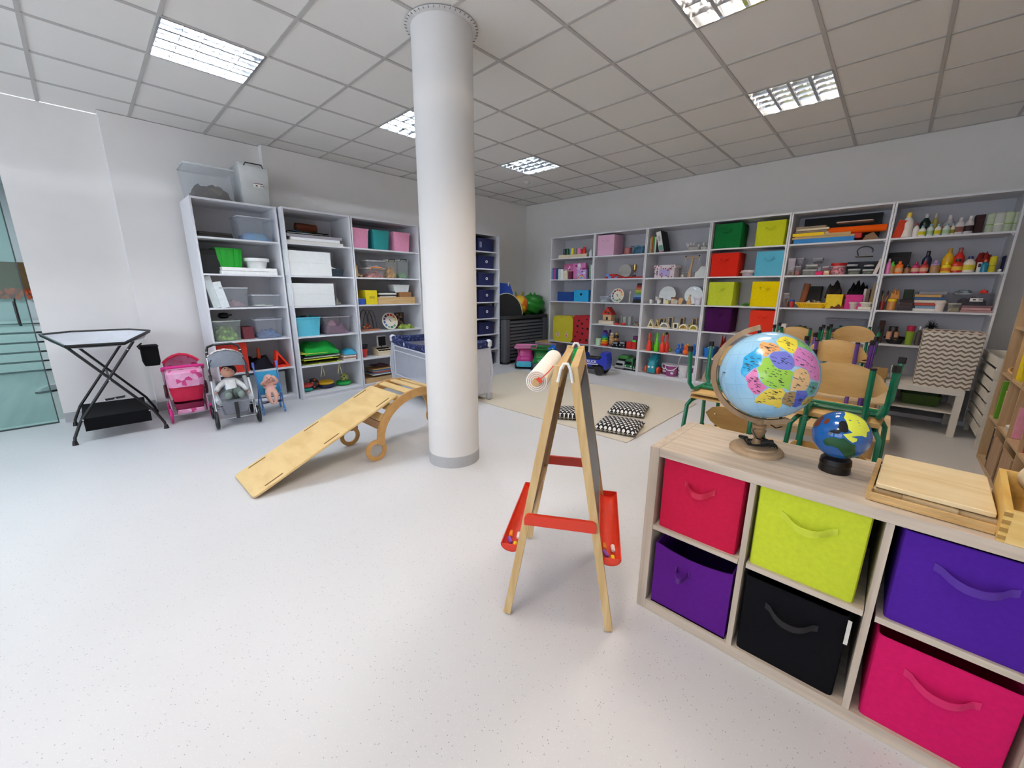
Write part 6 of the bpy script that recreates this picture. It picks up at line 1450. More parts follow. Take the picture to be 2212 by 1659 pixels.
part('power_cord', cdm, BLACKP, t)
part('plug', MB().rbox(-.052, .018, .032, .034, .014, .012, .005, 2, .003).tube([(.02, -.03, .045), (.055, -.015, .05)], .014, 8), BLACKP, t)
G2 = Vector((5.675, -4.805, .8765)); t = thing('globe', 'small glossy blue continent globe on a dark round base', 'globe', (G2.x, G2.y, .7455)); gz = G2.z - .7455
part('ball', MB().sphere((0, 0, gz), .0805, seg=40, rings=26), plain('1E5EA8', .08, .12, 7), t)
for hx_, pts in MAP2.items():
    m = MB(); patch(m, pts, .0812, (0, 0, gz)); part('continent', m, plain(hx_[:5] + '8', .1, .04), t, 60)
part('base', MB().lathe([(.044, 0), (.045, .004), (.043, .024), (.045, .028), (.043, .046), (.034, .054), (.03, .05), (0, .046)], 36), plain('0E0A0A', .3, .1), t)

# wooden printing board and tray on the cube shelf
pw = wood('E6D2A8', 'D8BE8C', (3, 20, 20), .45); pw2 = wood('C9A770', 'B08C54', (3, 24, 24), .5)
t = thing('wooden_press_tray', 'pale plywood board lying in a shallow wooden tray with notched edge', 'tray', (5.905, -4.80, .7455), -.05)
part('tray_base', MB().rbox(0, -.03, 0, .245, .33, .012, .003), pw2, t)
part('front_rail', MB().rbox(.0, -.185, .0, .262, .012, .024, .002, 1, .001), pw2, t)
part('side_rail', MB().rbox(-.126, -.02, .0, .012, .32, .032, .002, 1, .001), pw2, t)
part('notched_strip', MB().rbox(0, -.155, .012, .11, .03, .018, .002, 1, .001).rbox(-.09, -.145, .012, .07, .02, .016, .001).rbox(.09, -.145, .012, .07, .02, .016, .001), wood('C6B08A', 'AE946A', (3, 24, 24), .5), t)
part('plywood_board', MB().rbox(.002, -.0, .032, .236, .315, .014, .006, 2, .002), pw, t)
t = thing('wooden_box', 'yellowish wooden box with finger joints holding a roll and brushes', 'box', (6.17, -4.86, .7455), -.09)
yw = wood('DDB868', 'C99C48', (22, 3, 22), .45); bw, bd, bh, th = .28, .36, .085, .014
part('side', MB().box(-bw / 2, -bw / 2 + th, -bd / 2, bd / 2, 0, bh), yw, t); part('side', MB().box(bw / 2 - th, bw / 2, -bd / 2, bd / 2, 0, bh), yw, t)
part('end', MB().box(-bw / 2 + th, bw / 2 - th, -bd / 2, -bd / 2 + th, 0, bh), wood('E2C27E', 'D0A858', (3, 22, 22), .45), t); part('end', MB().box(-bw / 2 + th, bw / 2 - th, bd / 2 - th, bd / 2, 0, bh), yw, t)
part('floor_board', MB().box(-bw / 2 + th, bw / 2 - th, -bd / 2 + th, bd / 2 - th, .002, .008), yw, t)
fj = MB()
for k in range(4): fj.box(-bw / 2, -bw / 2 + th, -bd / 2 - .0008, -bd / 2, .006 + k * .021, .006 + k * .021 + .011)
part('finger_joints', fj, wood('A8823E', '94702E', (3, 22, 22), .5), t)
solo('paint_roller', MB().tube([(6.13, -4.68, .825), (6.15, -4.80, .820)], .05, 24), plain('D8C4A4', .7), 'cream cylinder roller lying in the yellowish wooden box', 'roller')
t = thing('red_brush_knob', 'shiny red round knob beside the cream roller in the box', 'knob', (0, 0, 0))
part('knob', MB().sphere((6.155, -4.825, .818), .024, .018, .024, 16, 10), plain('D81E14', .15), t); part('pin', MB().tube([(6.15, -4.80, .82), (6.156, -4.83, .818)], .006, 6), BLACKP, t)
t = thing('pink_brush', 'pink ribbed brush lying across the wooden box', 'brush', (6.16, -4.905, .80), -.35)
part('handle', MB().rbox(0, 0, .004, .12, .032, .018, .01, 3, .004), plain('E88AB8', .4), t)
rb = MB()
for k in range(13): rb.box(-.055 + k * .009, -.051 + k * .009, -.018, .018, -.001, .0235)
part('ribs', rb, plain('DC6AA8', .5), t)
solo('grey_roller', MB().tube([(6.10, -4.95, .785), (6.20, -4.965, .785)], .026, 14), plain('4A4440', .6), 'dark grey small roller under the pink brush', 'roller')
solo('white_sponge', MB().rbox(6.19, -5.0, .755, .08, .035, .03, .01, 2, .006), plain('DDE4DC', .8), 'pale sponge piece at the near end of the wooden box', 'sponge')

# ------------------------------------------------------------------ easel
PINE = wood('D9BC88', 'C39F66', (26, 26, 2), .5); PINEX = wood('D9BC88', 'C39F66', (26, 2, 26), .5)
t = thing('easel', 'childrens double sided wooden easel with red trays and paper roll', 'easel', (4.78, -5.118, 0), radians(30.8))
hw, ft, ap, top = .2855, .212, .026, 1.085    # half width (local y), foot spread, apex half gap, height
for s in (-1, 1):
    for e_ in (-1, 1):
        y = e_ * (hw - .013)
        part('leg', MB().bar((s * ft, y, .006), (s * ap, y, top), .026, .030, (s, 0, .15)), PINE, t)
    part('top_rail', MB().bar((s * (ap + .004), -hw + .026, top - .045), (s * (ap + .004), hw - .026, top - .045), .03, .07, (s * -.15, 0, 1)), PINEX, t)
    f = .30
    xb = s * (ap + (ft - ap) * (top - .43) / top)
    part('bottom_rail', MB().bar((xb, -hw + .026, .43), (xb, hw - .026, .43), .022, .045, (s * -.15, 0, 1)), PINEX, t)
    a, b = Vector((s * (ap + (ft - ap) * .1), 0, top - .09)), Vector((xb, 0, .45))
    o_ = Vector((s * .010, 0, .002))
    bm_ = MB(); bm_.loft([[tuple(p + o_ * q + Vector((0, yy, 0))) for q, yy in ((1, -hw + .026), (1, hw - .026), (.5, hw - .026), (.5, -hw + .026))] for p in (a, b)])
    part('board_face', bm_, plain('1E1E22', .35, .08, 6) if s > 0 else plain('ECECEA', .25), t)
    bk = MB(); bk.loft([[tuple(p + o_ * q + Vector((0, yy, 0))) for q, yy in ((.45, -hw + .026), (.45, hw - .026), (-.1, hw - .026), (-.1, -hw + .026))] for p in (a, b)])
    part('board_back', bk, plain('9C7A5C', .7, .06), t)
    RED = plain('D83A22', .35, .04)
    xt = s * (ft * .66 + .058); tr = MB(); n = 10; L = hw - .01; zt = .335
    sec = arc(xt, zt, .043, 180, 360, n, .034); sec2 = arc(xt, zt, .039, 180, 360, n, .030)
    tr.loft([[(x, yy, z) for x, z in sec] + [(x, yy, z) for x, z in sec2[::-1]] for yy in (-L, L)])
    for yy in (-L, L - .004): tr.extrude(sec, yy, yy + .004)
    part('tray', tr, RED, t)
    part('tray_ledge', MB().bar((s * (ft * .66 + .012), -L, .34), (s * (ft * .66 + .012), L, .34), .008, .014), PINEX, t)
for e_ in (-1, 1):
    z = .47 if e_ < 0 else .47; xx = ap + (ft - ap) * (top - z) / top + .008
    yb = e_ * (hw + .006); pf = [(-xx, z - .022), (xx, z - .022), (xx, z + .004)] + arc(xx - .02, z + .004, .02, 0, 90, 4) + arc(-xx + .02, z + .004, .02, 90, 180, 4) + [(-xx, z - .022)][:0]
    part('cross_bar', MB().extrude(pf, yb - .007, yb + .007), RED, t)
    cl = MB(); yb = e_ * (hw - .03) 
    cl.tube([(-.026, e_ * (hw + .004), top - .055), (-.016, e_ * (hw + .004), top - .005), (-.007, e_ * (hw + .004), top + .012), (.007, e_ * (hw + .004), top + .012), (.016, e_ * (hw + .004), top - .005), (.026, e_ * (hw + .004), top - .055)], .0055, 8)
    part('hinge_clip', cl, plain('EDEDEA', .35), t)
pr = MB().tube([(-.105, -hw + .01, top - .06), (-.105, hw - .03, top - .06)], .039, 28)
part('paper_roll', pr, plain('F1EFEA', .8, .02), t)
part('roll_core', MB().tube([(-.105, -hw - .012, top - .06), (-.105, hw, top - .06)], .014, 16), wood('CFA878', 'B88E5C', (20, 2, 20), .6), t)
en = MB()
for rr in (.020, .027, .034): en.tube([(-.105 + rr * cos(a), -hw + .0095, top - .06 + rr * sin(a)) for a in [2 * pi * k / 20 for k in range(20)]], .0014, 4, closed=True)
part('roll_layers', en, plain('D8B898', .7), t)
part('red_cord', MB().tube([(-.09, -hw, top - .05), (-.06, -hw - .004, top - .02), (-.045, -hw + .01, top + .0)], .002, 5).tube([(-.085, -hw - .006, top - .06), (-.10, -hw - .006, top - .045)], .008, 6), plain('D8462A', .5), t)
ez = Matrix.Translation((4.78, -5.118, 0)) @ Matrix.Rotation(radians(30.8), 4, 'Z')
chl = [('orange', 'E8872A', -.02, -.175), ('white', 'ECE8E6', .014, -.18), ('purple', '8A52B8', -.016, -.22), ('yellow', 'E8C81E', .012, -.25)]
for s in (-1, 1):
    for nm, c, dx, y in chl:
        p = ez @ Vector((s * (ft * .66 + .058) + dx, y, .316)); m = MB().tube([(0, -.020, 0), (0, -.016, .0), (0, .016, 0), (0, .02, 0)], [.005, .0085, .0085, .005], 10)
        solo('chalk', m, plain(c, .8), '%s chunky chalk in the easel tray on the %s side' % (nm, 'blackboard' if s > 0 else 'paper roll'), 'chalk', tuple(p), radians(30.8 + (25 if nm == 'purple' else 5)), 'chunky chalks in the easel trays')

# ------------------------------------------------------------------ climbing ramp: rocker arch and slide board
BIR = wood('DDBF86', 'CFAE74', (3, 9, 3), .42); BIRA = wood('C99B5E', 'B98A4E', (3, 8, 8), .42)
t = thing('climbing_ramp', 'wooden rocker arch with slide board leaning on it beside the column', 'climbing frame', (2.66, -4.62, 0))
cy, fr = 0, .0
def side(x):
    """arched side board with ring feet, outline in local y-z"""
    m = MB(); n = 26; O = []; I = []
    for k in range(n + 1):
        a = radians(180 - 180 * k / n)
        O.append((.435 * cos(a) * 1.0, .13 + .405 * max(0, sin(a)) ** .9)); I.append((.375 * cos(a), .13 + .335 * max(0, sin(a)) ** .95))
    m.strip([(p[0], p[1]) for p in O], [(p[0], p[1]) for p in I], x - .009, x + .009, 'yz')
    for s in (-1, 1):
        c = (s * .447, .088); o = arc(c[0], c[1], .088, 0, 360, 28); i = arc(c[0], c[1], .055, 0, 360, 28)
        m.strip(o, i, x - .0088, x + .0088, 'yz', closed=True)
        m.extrude([(s * .437, .14), (s * .370, .14), (s * .375, .26), (s * .425, .26)] if s > 0 else [(-.437, .14), (-.370, .14), (-.375, .26), (-.425, .26)], x - .0085, x + .0085, 'yz')
    return m
for x in (-.235, .235): part('side_board', side(x), BIRA, t)
for k in range(9):
    a = radians(150 - k * 15); y, z = .425 * cos(a), .13 + .392 * sin(a) ** .9
    part('rung', MB().rbox(0, 0, -.008, .455, .062, .016, .004, 2, .003).xf(Matrix.Translation((0, y, z)) @ Matrix.Rotation(math.atan2(-.392 * cos(a), .425 * sin(a)) * 1.0, 4, 'X')), BIR, t)
part('cross_brace', MB().box(-.228, .228, -.37, -.352, .22, .29), BIRA, t)
L = Vector((0, 1.10, .492)); Lh = L.length; ang = math.atan2(.492, 1.10)
bd = MB().rbox(0, Lh / 2, -.009, .465, Lh, .018, .03, 4, .003).xf(Matrix.Translation((0, -1.318, .012)) @ Matrix.Rotation(ang, 4, 'X'))
part('slide_board', bd, BIR, t)
ss = MB()
for sx in (-1, 1):
    for q in (.09, .46, .85):
        ss.rbox(sx * .195, Lh * q + .05, .0089, .013, .13, .0012, .006, 3, .0002)
ss.xf(Matrix.Translation((0, -1.318, .012)) @ Matrix.Rotation(ang, 4, 'X'))
part('grip_slots', ss, plain('6E4A22', .7), t)

# ------------------------------------------------------------------ rug and floor cushions
rug = MB().rbox(2.70, -2.42, .0005, 2.94, 1.79, .009, .01, 1, .003)
solo('rug', rug, plain('CBC3B3', .95, .05, 90, .4, 0, .1), 'large plain beige rug in front of the back bookcases', 'rug')
pm, pnt, pb = newmat('cushion_print')
vv = coords(pnt, (23, 23, 23))
sp_ = nd(pnt, 'ShaderNodeSeparateXYZ'); pnt.links.new(vv, sp_.inputs[0])
row = mth(pnt, 'FLOOR', sp_.outputs[1])
fx = mth(pnt, 'FRACT', mth(pnt, 'ADD', sp_.outputs[0], mth(pnt, 'MULTIPLY', row, .5))); fy = mth(pnt, 'FRACT', sp_.outputs[1])
ax1 = mth(pnt, 'ABSOLUTE', mth(pnt, 'SUBTRACT', fx, .5))
capd = mth(pnt, 'LESS_THAN', mth(pnt, 'ADD', mth(pnt, 'MULTIPLY', ax1, ax1), mth(pnt, 'POWER', mth(pnt, 'MAXIMUM', mth(pnt, 'SUBTRACT', fy, .48), 0), 2)), .12)
capm = mth(pnt, 'MULTIPLY', capd, mth(pnt, 'GREATER_THAN', fy, .48))
stem = mth(pnt, 'MULTIPLY', mth(pnt, 'LESS_THAN', ax1, .12), mth(pnt, 'MULTIPLY', mth(pnt, 'LESS_THAN', fy, .5), mth(pnt, 'GREATER_THAN', fy, .06)))
prt = mth(pnt, 'MINIMUM', mth(pnt, 'ADD', capm, stem), 1)
pnt.links.new(mix2(pnt, prt, lin('0B0B0C'), lin('E6E4E0')), pb.inputs['Base Color']); pb.inputs['Roughness'].default_value = .9
def cushion(x, y, rz, w, d, label):
    m = MB(); N = 16; top, bot = [], []
    for sgn, L_ in ((1, top), (-1, bot)):
        for j in range(N + 1):
            for i in range(N + 1):
                u, v = i / N * 2 - 1, j / N * 2 - 1; e = (1 - u ** 4) * (1 - v ** 4)
                pinch = 1 - .06 * (1 - abs(u)) * (abs(v) > .9) - .06 * (1 - abs(v)) * (abs(u) > .9)
                L_.append((u * w / 2 * (1 - .05 * (1 - v * v) * (abs(u) > .99)), v * d / 2 * (1 - .05 * (1 - u * u) * (abs(v) > .99)), .026 + sgn * (.004 + .052 * e ** .5 if sgn > 0 else .0 + .024 * e ** .3)))
    Q = lambda i, j: j * (N + 1) + i
    F = [(Q(i, j), Q(i + 1, j), Q(i + 1, j + 1), Q(i, j + 1)) for j in range(N) for i in range(N)]
    m.add(top, F); m.add(bot, [f[::-1] for f in F])
    t = thing('floor_cushion', label, 'cushion', (x, y, .0095), rz, 'black and white printed floor cushions')
    part('cover', m, pm, t, 60)
    part('seam', MB().tube([(u * w / 2 * .98, v * d / 2 * .98, .026) for u, v in [(-1, -1), (0, -.95), (1, -1), (.95, 0), (1, 1), (0, .95), (-1, 1), (-.95, 0)]], .004, 5, closed=True), fabric('8E8676'), t)
cushion(3.74, -2.44, radians(17), .40, .42, 'black cushion with white mushroom print, further from the rug edge')
cushion(3.935, -3.02, radians(14), .42, .42, 'black cushion with white mushroom print, nearest the rug corner')
cushion(3.36, -3.02, radians(30), .34, .36, 'black cushion with white print half hidden behind the easel')

# ------------------------------------------------------------------ children's tables and stacked chairs
LT = wood('E3C9A0', 'D6B988', (3, 18, 18), .4)
def table(x0, x1, y0, y1, h, label):
    t = thing('childrens_table', label, 'table', ((x0 + x1) / 2, (y0 + y1) / 2, 0), 0, 'low wooden tables'); w, d = x1 - x0, y1 - y0
    part('table_top', MB().rbox(0, 0, h - .022, w, d, .022, .05, 5, .002), LT, t)
    part('apron', MB().box(-w / 2 + .08, w / 2 - .08, -d / 2 + .06, -d / 2 + .08, h - .085, h - .022).box(-w / 2 + .08, w / 2 - .08, d / 2 - .08, d / 2 - .06, h - .085, h - .022), LT, t)
    for sx in (-1, 1):
        for sy in (-1, 1):
            part('leg', MB().lathe([(.022, .0), (.027, .02), (.027, h - .022)], 14, (sx * (w / 2 - .09), sy * (d / 2 - .09))), wood('CDA468', 'B88E52', (20, 20, 2), .45), t)
table(4.88, 5.96, -4.33, -3.69, .46, 'low wooden table behind the oak cube shelf carrying two stacks of chairs')
table(4.86, 5.85, -3.25, -2.52, .46, 'low wooden table in the middle carrying the purple framed chairs')
table(4.86, 5.83, -2.12, -1.42, .46, 'low wooden table nearest the bookcases with chairs on it')
SEATW = wood('D9B477', 'C99F5E', (3, 14, 14), .38); BACKW = wood('D4AC6C', 'C49856', (3, 14, 14), .38)
GREEN = plain('0E6E4E', .25, .05); PURP = plain('5E3A8E', .3, .05)
def chair_parts(fr, h=.27, w=.33, back=True):
    """child's chair: seat at h, back towards -y; origin on the floor"""
    o = []; d = .30; r = .0115
    seat = MB(); N = 8; R_ = []
    for i in range(N + 1):
        v = i / N; y = -d / 2 + d * v; z = h + .010 * (abs(v - .45) * 2) ** 2 - (.012 * max(0, v - .8) / .2)
        R_.append([(-w / 2 * (1 - .06 * (v > .9)), y, z), (w / 2 * (1 - .06 * (v > .9)), y, z), (w / 2 * (1 - .06 * (v > .9)), y, z + .010), (-w / 2 * (1 - .06 * (v > .9)), y, z + .010)])
    seat.loft(R_); o.append(('seat', seat, SEATW))
    bk = MB(); M_ = 10; bh = .155; z0 = h + .145; R_ = []
    for i in range(M_ + 1):
        u = i / M_ * 2 - 1; x = u * w / 2 * 1.02; y = -d / 2 - .035 - .02 * (1 - u * u); e = max(.0, 1 - abs(u) ** 3.6) ** .5
        lo, hi = z0 + bh * .36 * (1 - e), z0 + bh * (.36 + .30 * e + .34 * (1 - u * u))
        R_.append([(x, y, lo), (x, y, hi), (x, y + .008, hi), (x, y + .008, lo)])
    bk.loft(R_); o.append(('backrest', bk, BACKW))
    for s in (-1, 1):
        x = s * (w / 2 - .015); fr_ = s * (w / 2 + .008)
        o.append(('leg', MB().tube([(x, .02, h - .013), (x, d / 2 - .05, h - .013), (x + s * .006, d / 2 - .022, h - .02), (fr_, d / 2 - .012, h - .05), (fr_ + s * .006, d / 2 + .012, .0)], r, 8), fr))
        o.append(('leg', MB().tube([(x, .02, h - .013), (x, -d / 2 + .05, h - .013), (x + s * .006, -d / 2 + .022, h - .02), (fr_, -d / 2 + .012, h - .05), (fr_ + s * .006, -d / 2 - .016, .0)], r, 8), fr))
        o.append(('back_post', MB().tube([(s * w * .33, -d / 2 + .09, h - .014), (s * w * .33, -d / 2 + .01, h - .014), (s * w * .33, -d / 2 - .022, h + .01), (s * w * .33, -d / 2 - .056, h + .12), (s * w * .33, -d / 2 - .082, h + .285)], r, 8), fr))
        for y in (d / 2 + .012, -d / 2 - .016): o.append(('foot_cap', MB().tube([(fr_ + s * .006, y, -.001), (fr_ + s * .0055, y * .995, .03)], r + .0035, 8), BLACKP))
        o.append(('post_cap', MB().tube([(s * w * .33, -d / 2 - .082, h + .284), (s * w * .33, -d / 2 - .083, h + .293)], r + .001, 8), BLACKP))
    o.append(('cross_rail', MB().tube([(-w / 2 + .015, .02, h - .013), (w / 2 - .015, .02, h - .013)], r, 8).tube([(-w / 2 + .015, -.06, h - .013), (w / 2 - .015, -.06, h - .013)], r, 8), fr))
    bo = MB()
    for s in (-1, 1): bo.sphere((s * w * .33, -d / 2 - .026, h + .2), .006, .003, .006, 8, 6)
    o.append(('screws', bo, metal('D8C890')))
    return o
_cc = {}
def chair(fr, key, label, loc, rz, flip=False):
    h = .27
    if key not in _cc:
        _cc[key] = [(n, m.mesh(n, mt)) for n, m, mt in chair_parts(fr, h)]
    t = thing('childrens_chair', label, 'chair', loc, rz, 'childrens chairs stacked on the tables')
    for n, me in _cc[key]: link(n, me, t)
    if flip: t.rotation_euler = (pi, 0, rz); t.location = (loc[0], loc[1], loc[2])
    return t
ht = .4602; st = ht + .27 * 2 + .036      # flipped chair rests seat on seat
def pair(x, y, rz, fr, key, lab, both=True):
    chair(fr, key, 'upright %s' % lab, (x, y, ht), rz)
    if both: chair(fr, key, 'upside-down %s' % lab.replace('chair standing', 'chair stacked'), (x, y, st), rz + pi, True)
pair(5.62, -3.93, -.06, GREEN, 'g', 'green framed chair standing on the table behind the small globe')
pair(5.10, -3.96, pi - .04, GREEN, 'g', 'green framed chair standing on the table behind the big globe')
pair(5.50, -2.80, -.03, PURP, 'p', 'purple framed chair standing on the middle table')
pair(5.50, -1.62, pi + .03, GREEN, 'g', 'green framed chair standing on the table nearest the bookcases')
pair(5.10, -1.78, .04, GREEN, 'g', 'green framed chair standing on the far table hidden by the big globe')

# ------------------------------------------------------------------ white side table, chevron box, crates, oak shelf at the wall
WL = plain('DCD8D0', .4, .02)
def side_table(x, y, label):
    t = thing('side_table', label, 'table', (x, y, 0), 0, 'white square side tables')
    part('table_top', MB().rbox(0, 0, .40, .55, .55, .05, .002, 1, .002), WL, t); part('lower_shelf', MB().rbox(0, 0, .215, .50, .50, .014, .002, 1, .001), WL, t)
    for sx in (-1, 1):
        for sy in (-1, 1): part('leg', MB().box(sx * .25 - .025, sx * .25 + .025, sy * .25 - .025, sy * .25 + .025, 0, .40), WL, t)
side_table(6.073, -.735, 'white square side table carrying the chevron storage box')
side_table(5.515, -.735, 'white square side table partly hidden behind chairs')
cm, cnt, cb = newmat('chevron_cloth')
cx_ = nd(cnt, 'ShaderNodeSeparateXYZ'); cnt.links.new(coords(cnt), cx_.inputs[0])
hor = mth(cnt, 'ADD', cx_.outputs[0], cx_.outputs[1])
zg = mth(cnt, 'MULTIPLY', mth(cnt, 'PINGPONG', mth(cnt, 'MULTIPLY', hor, 1.0), .029), .62)
st_ = mth(cnt, 'FRACT', mth(cnt, 'MULTIPLY', mth(cnt, 'SUBTRACT', cx_.outputs[2], zg), 23.5))
cnt.links.new(mix2(cnt, mth(cnt, 'LESS_THAN', st_, .42), lin('DAD3C8'), lin('7C7164')), cb.inputs['Base Color']); cb.inputs['Roughness'].default_value = .9
t = thing('chevron_storage_box', 'tall cloth storage box with beige and white chevron pattern', 'storage box', (6.19, -.78, .451))
part('body', MB().shell(0, 0, 0, .40, .32, .53, .012, .008, .955), cm, t)
part('rim_piping', MB().tube([(x, y, .529) for x, y, _ in MB.rr(0, 0, .398, .318, .012, 2, 0)], .005, 6, closed=True), fabric('CFC0B0'), t)
part('contents', MB().lump(0, 0, .40, .37, .29, .12, 4, .4), fabric('A84A36'), t)
solo('book', MB().rbox(5.74, -.74, .451, .12, .16, .10, .003), paper('B49058'), 'small brown carton on the white side table beside the chevron box', 'box')
solo('book', MB().rbox(5.86, -.66, .451, .08, .12, .13, .003), paper('C8C4BC'), 'pale box on the white side table touching the chevron box', 'box')
solo('green_box', MB().shell(6.08, -.72, .231, .30, .24, .11, .02, .004, .85), plain('3E5A1E', .5), 'dark green tray on the lower shelf of the white side table', 'tray')
t = thing('drawer_tower', 'white tower of seven stacked slatted trays beside the oak wall shelf', 'drawer tower', (6.63, -.93, 0))
TW = plain('DDD8CC', .5, .03)
for sx in (-1, 1):
    for sy in (-1, 1): part('leg', MB().box(sx * .165 - .015, sx * .165 + .015, sy * .36 - .02, sy * .36 + .02, 0, .80), TW, t)
for k in range(7):
    z = .12 + k * .103; dm = MB(); a, b = .19, .385
    dm.box(-a, a, -b, -b + .012, z, z + .075).box(-a, a, b - .012, b, z, z + .075).box(-a, -a + .012, -b + .012, b - .012, z, z + .075).box(a - .012, a, -b + .012, b - .012, z, z + .075).box(-a + .012, a - .012, -b + .012, b - .012, z, z + .006)
    tr = part('tray', dm, TW, t)
    nl = MB()
    for xx, zz in ((-.12, .02), (-.12, .055), (.12, .02), (.12, .055)): nl.extrude(arc(xx, z + zz, .005, 0, 360, 6), -b - .001, -b)
    part('nail_heads', nl, plain('5A4A40', .6), tr)
OAKT = wood('C0A27C', 'AB8C64', (22, 22, 2), .5); OAKH = wood('C6AA84', 'B2946C', (22, 2, 22), .5)
t = thing('wall_cube_shelf', 'tall oak coloured cube shelf along the wall filled with books', 'shelf', (6.445, -1.52, 0))
dep = .39; pitch = .352; cols_ = 6; rows_ = 5; Lw = .038 * 2 + cols_ * pitch
hh = .035 + rows_ * .36 + .035
for k in (0, 1): part('side_panel', MB().box(0, dep, -(k * (Lw - .038)) - .038, -(k * (Lw - .038)), 0, hh), OAKT, t)
part('top_panel', MB().box(0, dep, -Lw + .038, -.038, hh - .035, hh), OAKH, t); part('bottom_panel', MB().box(0, dep, -Lw + .038, -.038, 0, .035), OAKH, t)
for k in range(1, cols_): part('divider', MB().box(.002, dep, -.038 - k * pitch - .009, -.038 - k * pitch + .009, .035, hh - .035), OAKT, t)
for r in range(1, rows_): part('shelf', MB().box(.004, dep, -Lw + .038, -.038, .035 + r * .36 - .009 - .03, .035 + r * .36 + .009 - .03), OAKH, t)
part('back_panel', MB().box(dep - .004, dep, -Lw + .038, -.038, .035, hh - .035), wood('A88E6C', '98805E', (22, 2, 22), .6), t)
zr = [.0355] + [.035 + r * .36 - .02 for r in range(1, 5)]
def wallbook(y, row, w, d, h, c, lab, x=.02):
    t = thing('book', lab, 'book', (6.445 + x + d / 2, y, zr[row] + .001), pi / 2, 'books in the oak wall shelf')
    for p in P_book(w, d, h, c, {}): part(p[0], p[1], p[2], t)
wallbook(-1.95, 2, .06, .28, .30, 'E8CC10', 'bright yellow folder standing in the oak wall shelf')
wallbook(-2.02, 2, .04, .26, .28, 'D8C41A', 'second yellow folder in the oak wall shelf')
solo('wooden_hoops', MB().tube([(6.50 + .045 * cos(a), -1.72 + .07 * sin(a), zr[2] + .03 + .02 * sin(a)) for a in [2 * pi * k / 20 for k in range(20)]], .008, 6, closed=True).tube([(6.52 + .045 * cos(a), -1.75 + .07 * sin(a), zr[2] + .02) for a in [2 * pi * k / 20 for k in range(20)]], .008, 6, closed=True), wood('D0A870', 'BC9258'), 'pair of small wooden hoops lying in the oak wall shelf', 'hoop')
wallbook(-1.66, 1, .03, .30, .30, '5E9A1E', 'leaf green board in the oak wall shelf', .01)
wallbook(-1.78, 1, .03, .25, .24, 'C8B48A', 'beige folder beside the leaf green board')
wallbook(-1.82, 1, .025, .27, .28, 'D8D4DC', 'white folder behind beige folder in the wall shelf')
wallbook(-1.86, 1, .03, .25, .30, '9AA4A8', 'grey booklet at the divider of the wall shelf')
wallbook(-1.845, 1, .02, .2, .32, '2E4AA0', 'small blue booklet standing over white folders')
wallbook(-1.70, 0, .05, .34, .27, '120C08', 'black folder in the bottom cell of the wall shelf', .03)
t = thing('display_box', 'white tilted letter tray with orange cards in the wall shelf', 'tray', (6.47, -2.10, zr[1] + .001))
part('tray', MB().extrude([(0, 0), (.24, 0), (.24, .12), (.22, .12), (.0, .03)], -.09, .09), plain('E0DCD4', .5), t); part('cards', MB().box(.06, .2, -.08, .08, .1, .125), paper('D88A4A'), t)
for k, (y, c) in enumerate(((-2.25, 'E8A0B8'), (-2.6, 'C84A5A'), (-2.75, 'E0D8D0'))):
    wallbook(y, 1, .05, .24, .22, c, ['pale pink toy box in the wall shelf', 'rose red toy box in the wall shelf', 'off-white toy box further along the wall shelf'][k])
t = thing('drawer_box', 'pair of brown cardboard drawers in the bottom row of the wall shelf', 'drawer', (6.447, -2.05, .036))
for k in range(2): part('drawer_front', MB().box(.0, .012, -.155 - k * .352 + .0, .155 - k * .352, 0, .26), wood('B09070', 'A08060', (20, 20, 2), .6), t)

# ------------------------------------------------------------------ changing stand
t = thing('changing_stand', 'folding black changing stand with white hammock tray', 'changing table', (0, 0, 0))
rim = [(.69, -6.655, .865), (.69, -6.29, .862), (.30, -6.075, .93), (-.07, -6.20, .925), (-.07, -6.62, .93), (.25, -6.80, .94)]
part('rim_tube', MB().tube(rim, .010, 8, closed=True), BLACKP, t)
m = MB(); n = len(rim); c0 = Vector((.31, -6.44, .80)); rings = []
for f, dz in ((1.0, 0), (.985, -.006), (.86, -.05), (.6, -.065), (.2, -.07)):
    rings.append([tuple(Vector((c0.x, c0.y, 0)) + (Vector((p[0], p[1], 0)) - Vector((c0.x, c0.y, 0))) * f + Vector((0, 0, p[2] + dz + (.0 if f > .9 else (.9 - p[2]) * .6)))) for p in rim])
m.loft(rings, False, True); part('hammock', m, plain('E2E4EA', .55, .03, 10, .25, bscale=14), t, 50)
part('hammock_edge', MB().tube([(p[0], p[1], p[2] - .014) for p in rim], .006, 6, closed=True), BLACKP, t)
yl, yr, xn, xf = -6.74, -6.125, .695, -.09
for x in (xn - .02, xf + .04):
    part('leg', MB().tube([(x + .02 * (x > .3), yl, .012), (x, yl + .005, .06), (x, yl + .06, .19), (x, -6.23, .87)], .0115, 8), BLACKP, t)
    part('leg', MB().tube([(x + .02 * (x > .3), yr, .012), (x, yr - .005, .06), (x, yr - .06, .19), (x, -6.66, .87)], .0115, 8), BLACKP, t)
    for y in (yl, yr): part('foot_cap', MB().lathe([(.022, 0), (.018, .02), (.014, .04)], 10, (x + .02 * (x > .3), y)), BLACKP, t)
part('cross_brace', MB().tube([(xn - .02, -6.44, .535), (xf + .04, -6.44, .535)], .010, 6).tube([(xn - .02, -6.50, .36), (xn - .02, -6.36, .37)], .010, 6), BLACKP, t)
rv = MB()
for p in ((xn, -6.44, .535), (xn, -6.50, .36), (xn, -6.36, .37), (xn, -6.43, .365), (xn, -6.66, .21), (xn, -6.22, .205), (xn, -6.28, .80)): rv.sphere((p[0] - .006, p[1], p[2]), .007, seg=8, rings=6)
part('rivets', rv, metal('D8DCE0'), t)
